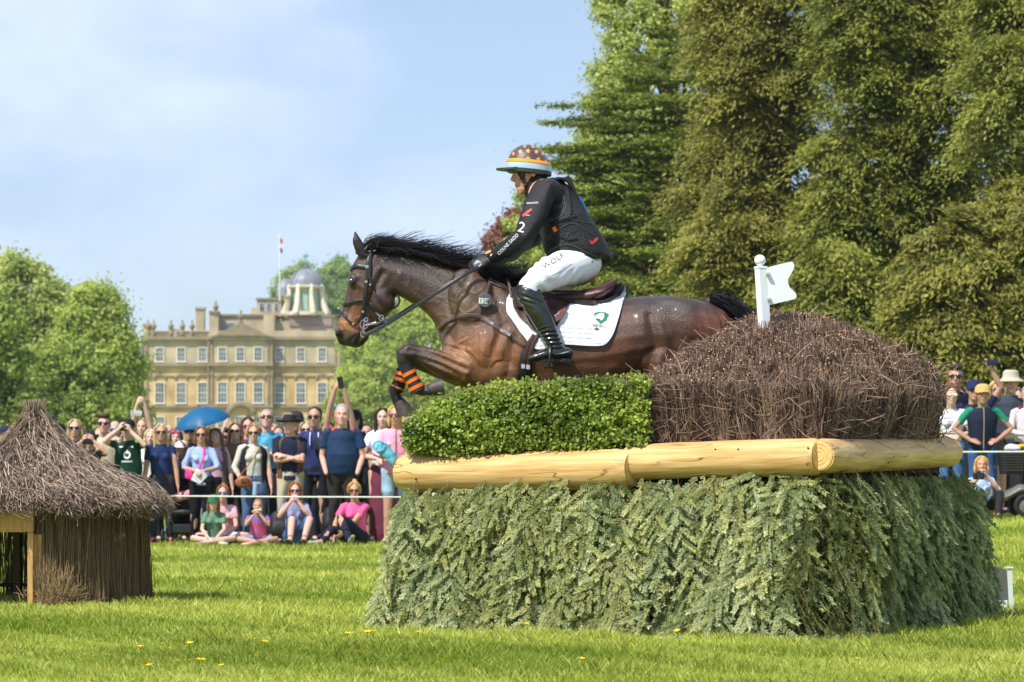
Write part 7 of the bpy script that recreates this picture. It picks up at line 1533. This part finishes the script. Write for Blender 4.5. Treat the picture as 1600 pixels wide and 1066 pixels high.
    # pushchair
    c0 = P(289, 846, 40.0); c0.z = 0; r = empty('pushchair', c0, 'black pushchair with a pink blanket beside the lilac shirt woman', 'pushchair'); bk = mat('pushchair_black', lin((24, 24, 28)), rough=.6, var=.3, scale=8); al = mat('umbrella_rib')
    mb = MB(); mb.tube([c0 + Vector((0, .12, .30)), c0 + Vector((0, .05, .50)), c0 + Vector((0, .10, .85))], [.19, .20, .17], [.06, .09, .05], side=(1, 0, 0), n=14); mb.tube([c0 + Vector((0, .12, .36)), c0 + Vector((0, -.22, .42))], [.19, .18], [.05, .05], side=(1, 0, 0), n=12); mb.skin('seat', bk, r, voxel=.012, smooth=2, disp=folds(.01, 12, 3))
    mb = MB(); mb.lathe(c0 + Vector((0, .08, .86)), [(.24 * math.cos(a), .2 * math.sin(a)) for a in np.linspace(0, 1.5, 7)], 16); mb.build('hood', bk, r)
    MB().box(c0 + Vector((0, -.02, .20)), (.34, .4, .14), bevel=.03).build('basket', bk, r)
    for q in (-1, 1):
        MB().tube([c0 + Vector((q * .23, -.34, .1)), c0 + Vector((q * .22, .02, .5)), c0 + Vector((q * .22, .36, 1.0))], .013, n=8).build('frame_tube', al, r); MB().tube([c0 + Vector((q * .22, .30, .1)), c0 + Vector((q * .22, .0, .5))], .012, n=8).build('frame_tube', al, r)
        for y, rr in ((-.34, .09), (.30, .12)):
            a = np.linspace(0, 2 * np.pi, 17); w_ = MB().tube([c0 + Vector((q * .25, y + rr * math.cos(t), rr + .01 + rr * math.sin(t))) for t in a], .017, n=8, cap=False).build('wheel', mat('tyre', lin((26, 26, 26)), rough=.8), r)
            MB().lathe(c0 + Vector((q * .25 - .01, y, rr + .01)), [(rr * .8, 0), (rr * .8, .02), (.01, .025)], 12, axis=Matrix.Rotation(R(90), 3, 'Y')).build('hub', mat('disc_grey', lin((150, 152, 154))), w_)
    MB().tube([c0 + Vector((-.12, -.10, .60)), c0 + Vector((.02, -.16, .64)), c0 + Vector((.13, -.08, .68))], [.06, .07, .05], n=10).skin('blanket', mat('blanket_pink', lin((226, 150, 170)), rough=.9), r, voxel=.012, smooth=1, disp=folds(.014, 20, 5))
    MB().tube([c0 + Vector((-.22, .36, 1.0)), c0 + Vector((.22, .36, 1.0))], .016, n=8).build('push_bar', mat('camera_black'), r)
    # rucksack between the standing man and the eating woman
    for px_, py_, lab, col in ((508, 700, 'black rucksack with a yellow badge between the waistcoat man and the big man', (26, 28, 36)), (437, 820, 'dark bag on the grass behind the boy in tie dye', (34, 32, 40)), (520, 812, 'dark bag on the grass between the two seated women', (26, 26, 32))):
        Yb = 39.9 if py_ < 750 else 39.5; c = P(px_, py_, Yb); r = empty('rucksack', c, lab, 'bag'); m_ = mat('bag_%02x%02x%02x' % col, lin(col), rough=.7, var=.3, scale=10)
        mb = MB(); mb.ell(c, (.15, .11, .20)); mb.ell(c + Vector((0, -.09, -.05)), (.11, .05, .10)); mb.skin('bag_body', m_, r, voxel=.012, smooth=1, disp=folds(.010, 14, 3)); MB().tube([c + Vector((-.03, -.02, .19)), c + Vector((0, -.02, .25)), c + Vector((.03, -.02, .19))], .008, n=6).build('handle', m_, r)
        if py_ < 750: MB().box(c + Vector((-.02, -.15, .02)), (.06, .01, .05), bevel=.004).build('badge', mat('badge_yellow', lin((226, 170, 30)), rough=.6), r)
    # mobility scooter at the right edge
    c0 = P(1596, 812, 38.6); c0.z = float(ground_z(c0.x, c0.y)); r = empty('mobility_scooter', c0, 'mobility scooter with a black front basket at the right edge of the photo', 'scooter'); gy = mat('scooter_grey', lin((110, 108, 106)), rough=.35, var=.1); bk = mat('scooter_black', lin((26, 26, 28)), rough=.5)
    mb = MB(); mb.tube([c0 + Vector((-.22, 0, .26)), c0 + Vector((-.05, 0, .36)), c0 + Vector((.25, 0, .36)), c0 + Vector((.5, 0, .30))], [.22, .26, .26, .24], [.05, .07, .07, .06], side=(0, 1, 0), n=16); mb.skin('front_fairing', gy, r, voxel=.012, smooth=3)
    MB().box(c0 + Vector((.75, 0, .18)), (1.0, .5, .10), bevel=.03).build('deck', bk, r); MB().tube([c0 + Vector((0, 0, .30)), c0 + Vector((.10, 0, .72)), c0 + Vector((.16, 0, 1.0))], .035, n=10).build('steering_column', bk, r); MB().tube([c0 + Vector((.14, -.26, 1.0)), c0 + Vector((.16, 0, 1.02)), c0 + Vector((.14, .26, 1.0))], .016, n=8).build('handlebar', bk, r)
    for dx, dy in ((.02, -.22), (.02, .22), (1.1, -.25), (1.1, .25)):
        a = np.linspace(0, 2 * np.pi, 19); w_ = MB().tube([c0 + Vector((dx + .12 * math.cos(t), dy, .155 + .12 * math.sin(t))) for t in a], .035, n=10, cap=False).build('wheel', mat('tyre'), r); MB().lathe(c0 + Vector((dx, dy + .02, .155)), [(.09, 0), (.09, .03), (.02, .045)], 14, axis=Matrix.Rotation(R(90), 3, 'X')).build('hub', gy, w_)
    mb = MB(); bc = c0 + Vector((-.13, 0, .70)); 
    rs = []
    for z, k in ((-.15, .82), (.14, 1.0), (.15, 1.04), (.15, .97), (.13, .95), (-.13, .78)): rs.append([bc + Vector((k * .15 * x, k * .22 * y, z)) for x, y in ((-1, -.8), (-.8, -1), (.8, -1), (1, -.8), (1, .8), (.8, 1), (-.8, 1), (-1, .8))])
    mb.rings(rs); bo = mb.build('basket', bk, r, smooth=False)
    for k in range(7): MB().box(bc + Vector((0, -.205 - .004 * k * .6, -.10 + k * .034)), (.22, .012, .008)).build('basket_rib', mat('basket_rib', lin((70, 68, 66)), rough=.5), bo, smooth=False)
    MB().ell(bc + Vector((.02, -.04, .17)), (.12, .14, .07)).skin('jacket', mat('blanket_lilac', lin((206, 200, 214)), rough=.8), r, voxel=.012, smooth=1, disp=folds(.02, 16, 5)); MB().box(c0 + Vector((.70, 0, .62)), (.45, .48, .12), bevel=.05).build('seat', bk, r); MB().box(c0 + Vector((.95, 0, .95)), (.10, .46, .55), bevel=.05).build('backrest', bk, r)
    MB().ell(c0 + Vector((.02, -.05, .90)), (.10, .07, .03)).build('bunch_of_yellow', mat('badge_yellow'), r)
    # white van behind the crowd
    c0 = P(588, 700, 75); c0.z = float(ground_z(c0.x, 75)); r = empty('parked_van', c0, 'white vehicle glimpsed between heads beside the woman in maroon skirt', 'van'); wv = mat('van_white', lin((222, 224, 226)), rough=.3, var=.03); gl = mat('window_glass')
    prof = [(-.95, .35), (-.95, 1.0), (-.80, 1.15), (-.62, 2.02), (-.5, 2.12), (.75, 2.12), (.95, 1.9), (.95, .35)]; mb = MB(); mb.prism([c0 + Vector((x * 1.6, -.9, z)) for x, z in prof], (0, 1, 0), 1.8); mb.build('van_body', wv, r, smooth=False)
    for x0, x1 in ((-1.05, -.35), (-.25, .45), (.55, 1.3)): MB().box(c0 + Vector(((x0 + x1) / 2, -.905, 1.62)), (x1 - x0, .02, .5), bevel=.008).build('van_window', gl, r)
    for x in (-.95, .95): MB().lathe(c0 + Vector((x, -.92, .35)), [(.001, 0), (.2, 0), (.34, .03), (.34, .2), (.2, .24)], 20, axis=Matrix.Rotation(R(-90), 3, 'X')).build('wheel', mat('tyre'), r)

def build_haze():
    mb = MB(); mb.box((0, 640, 30), (1300, 1340, 75))
    m = bpy.data.materials.new('haze_air'); m.use_nodes = True; t = m.node_tree; t.nodes.clear(); o = N(t, 'ShaderNodeOutputMaterial'); v = N(t, 'ShaderNodeVolumePrincipled')
    v.inputs['Color'].default_value = (.88, .91, 1, 1); v.inputs['Density'].default_value = .00018; v.inputs['Anisotropy'].default_value = .3; t.links.new(v.outputs[0], o.inputs['Volume'])
    h = mb.build('haze', m, smooth=False); tag(h, 'thin summer haze over the park', 'haze', kind='stuff')

build_ground(); build_house(); build_trees(); build_grass(); build_flowers()
build_jump(); build_flag(); build_sign(); build_rope(); build_hut()
build_horse(); build_rider(); build_crowd()
build_haze()
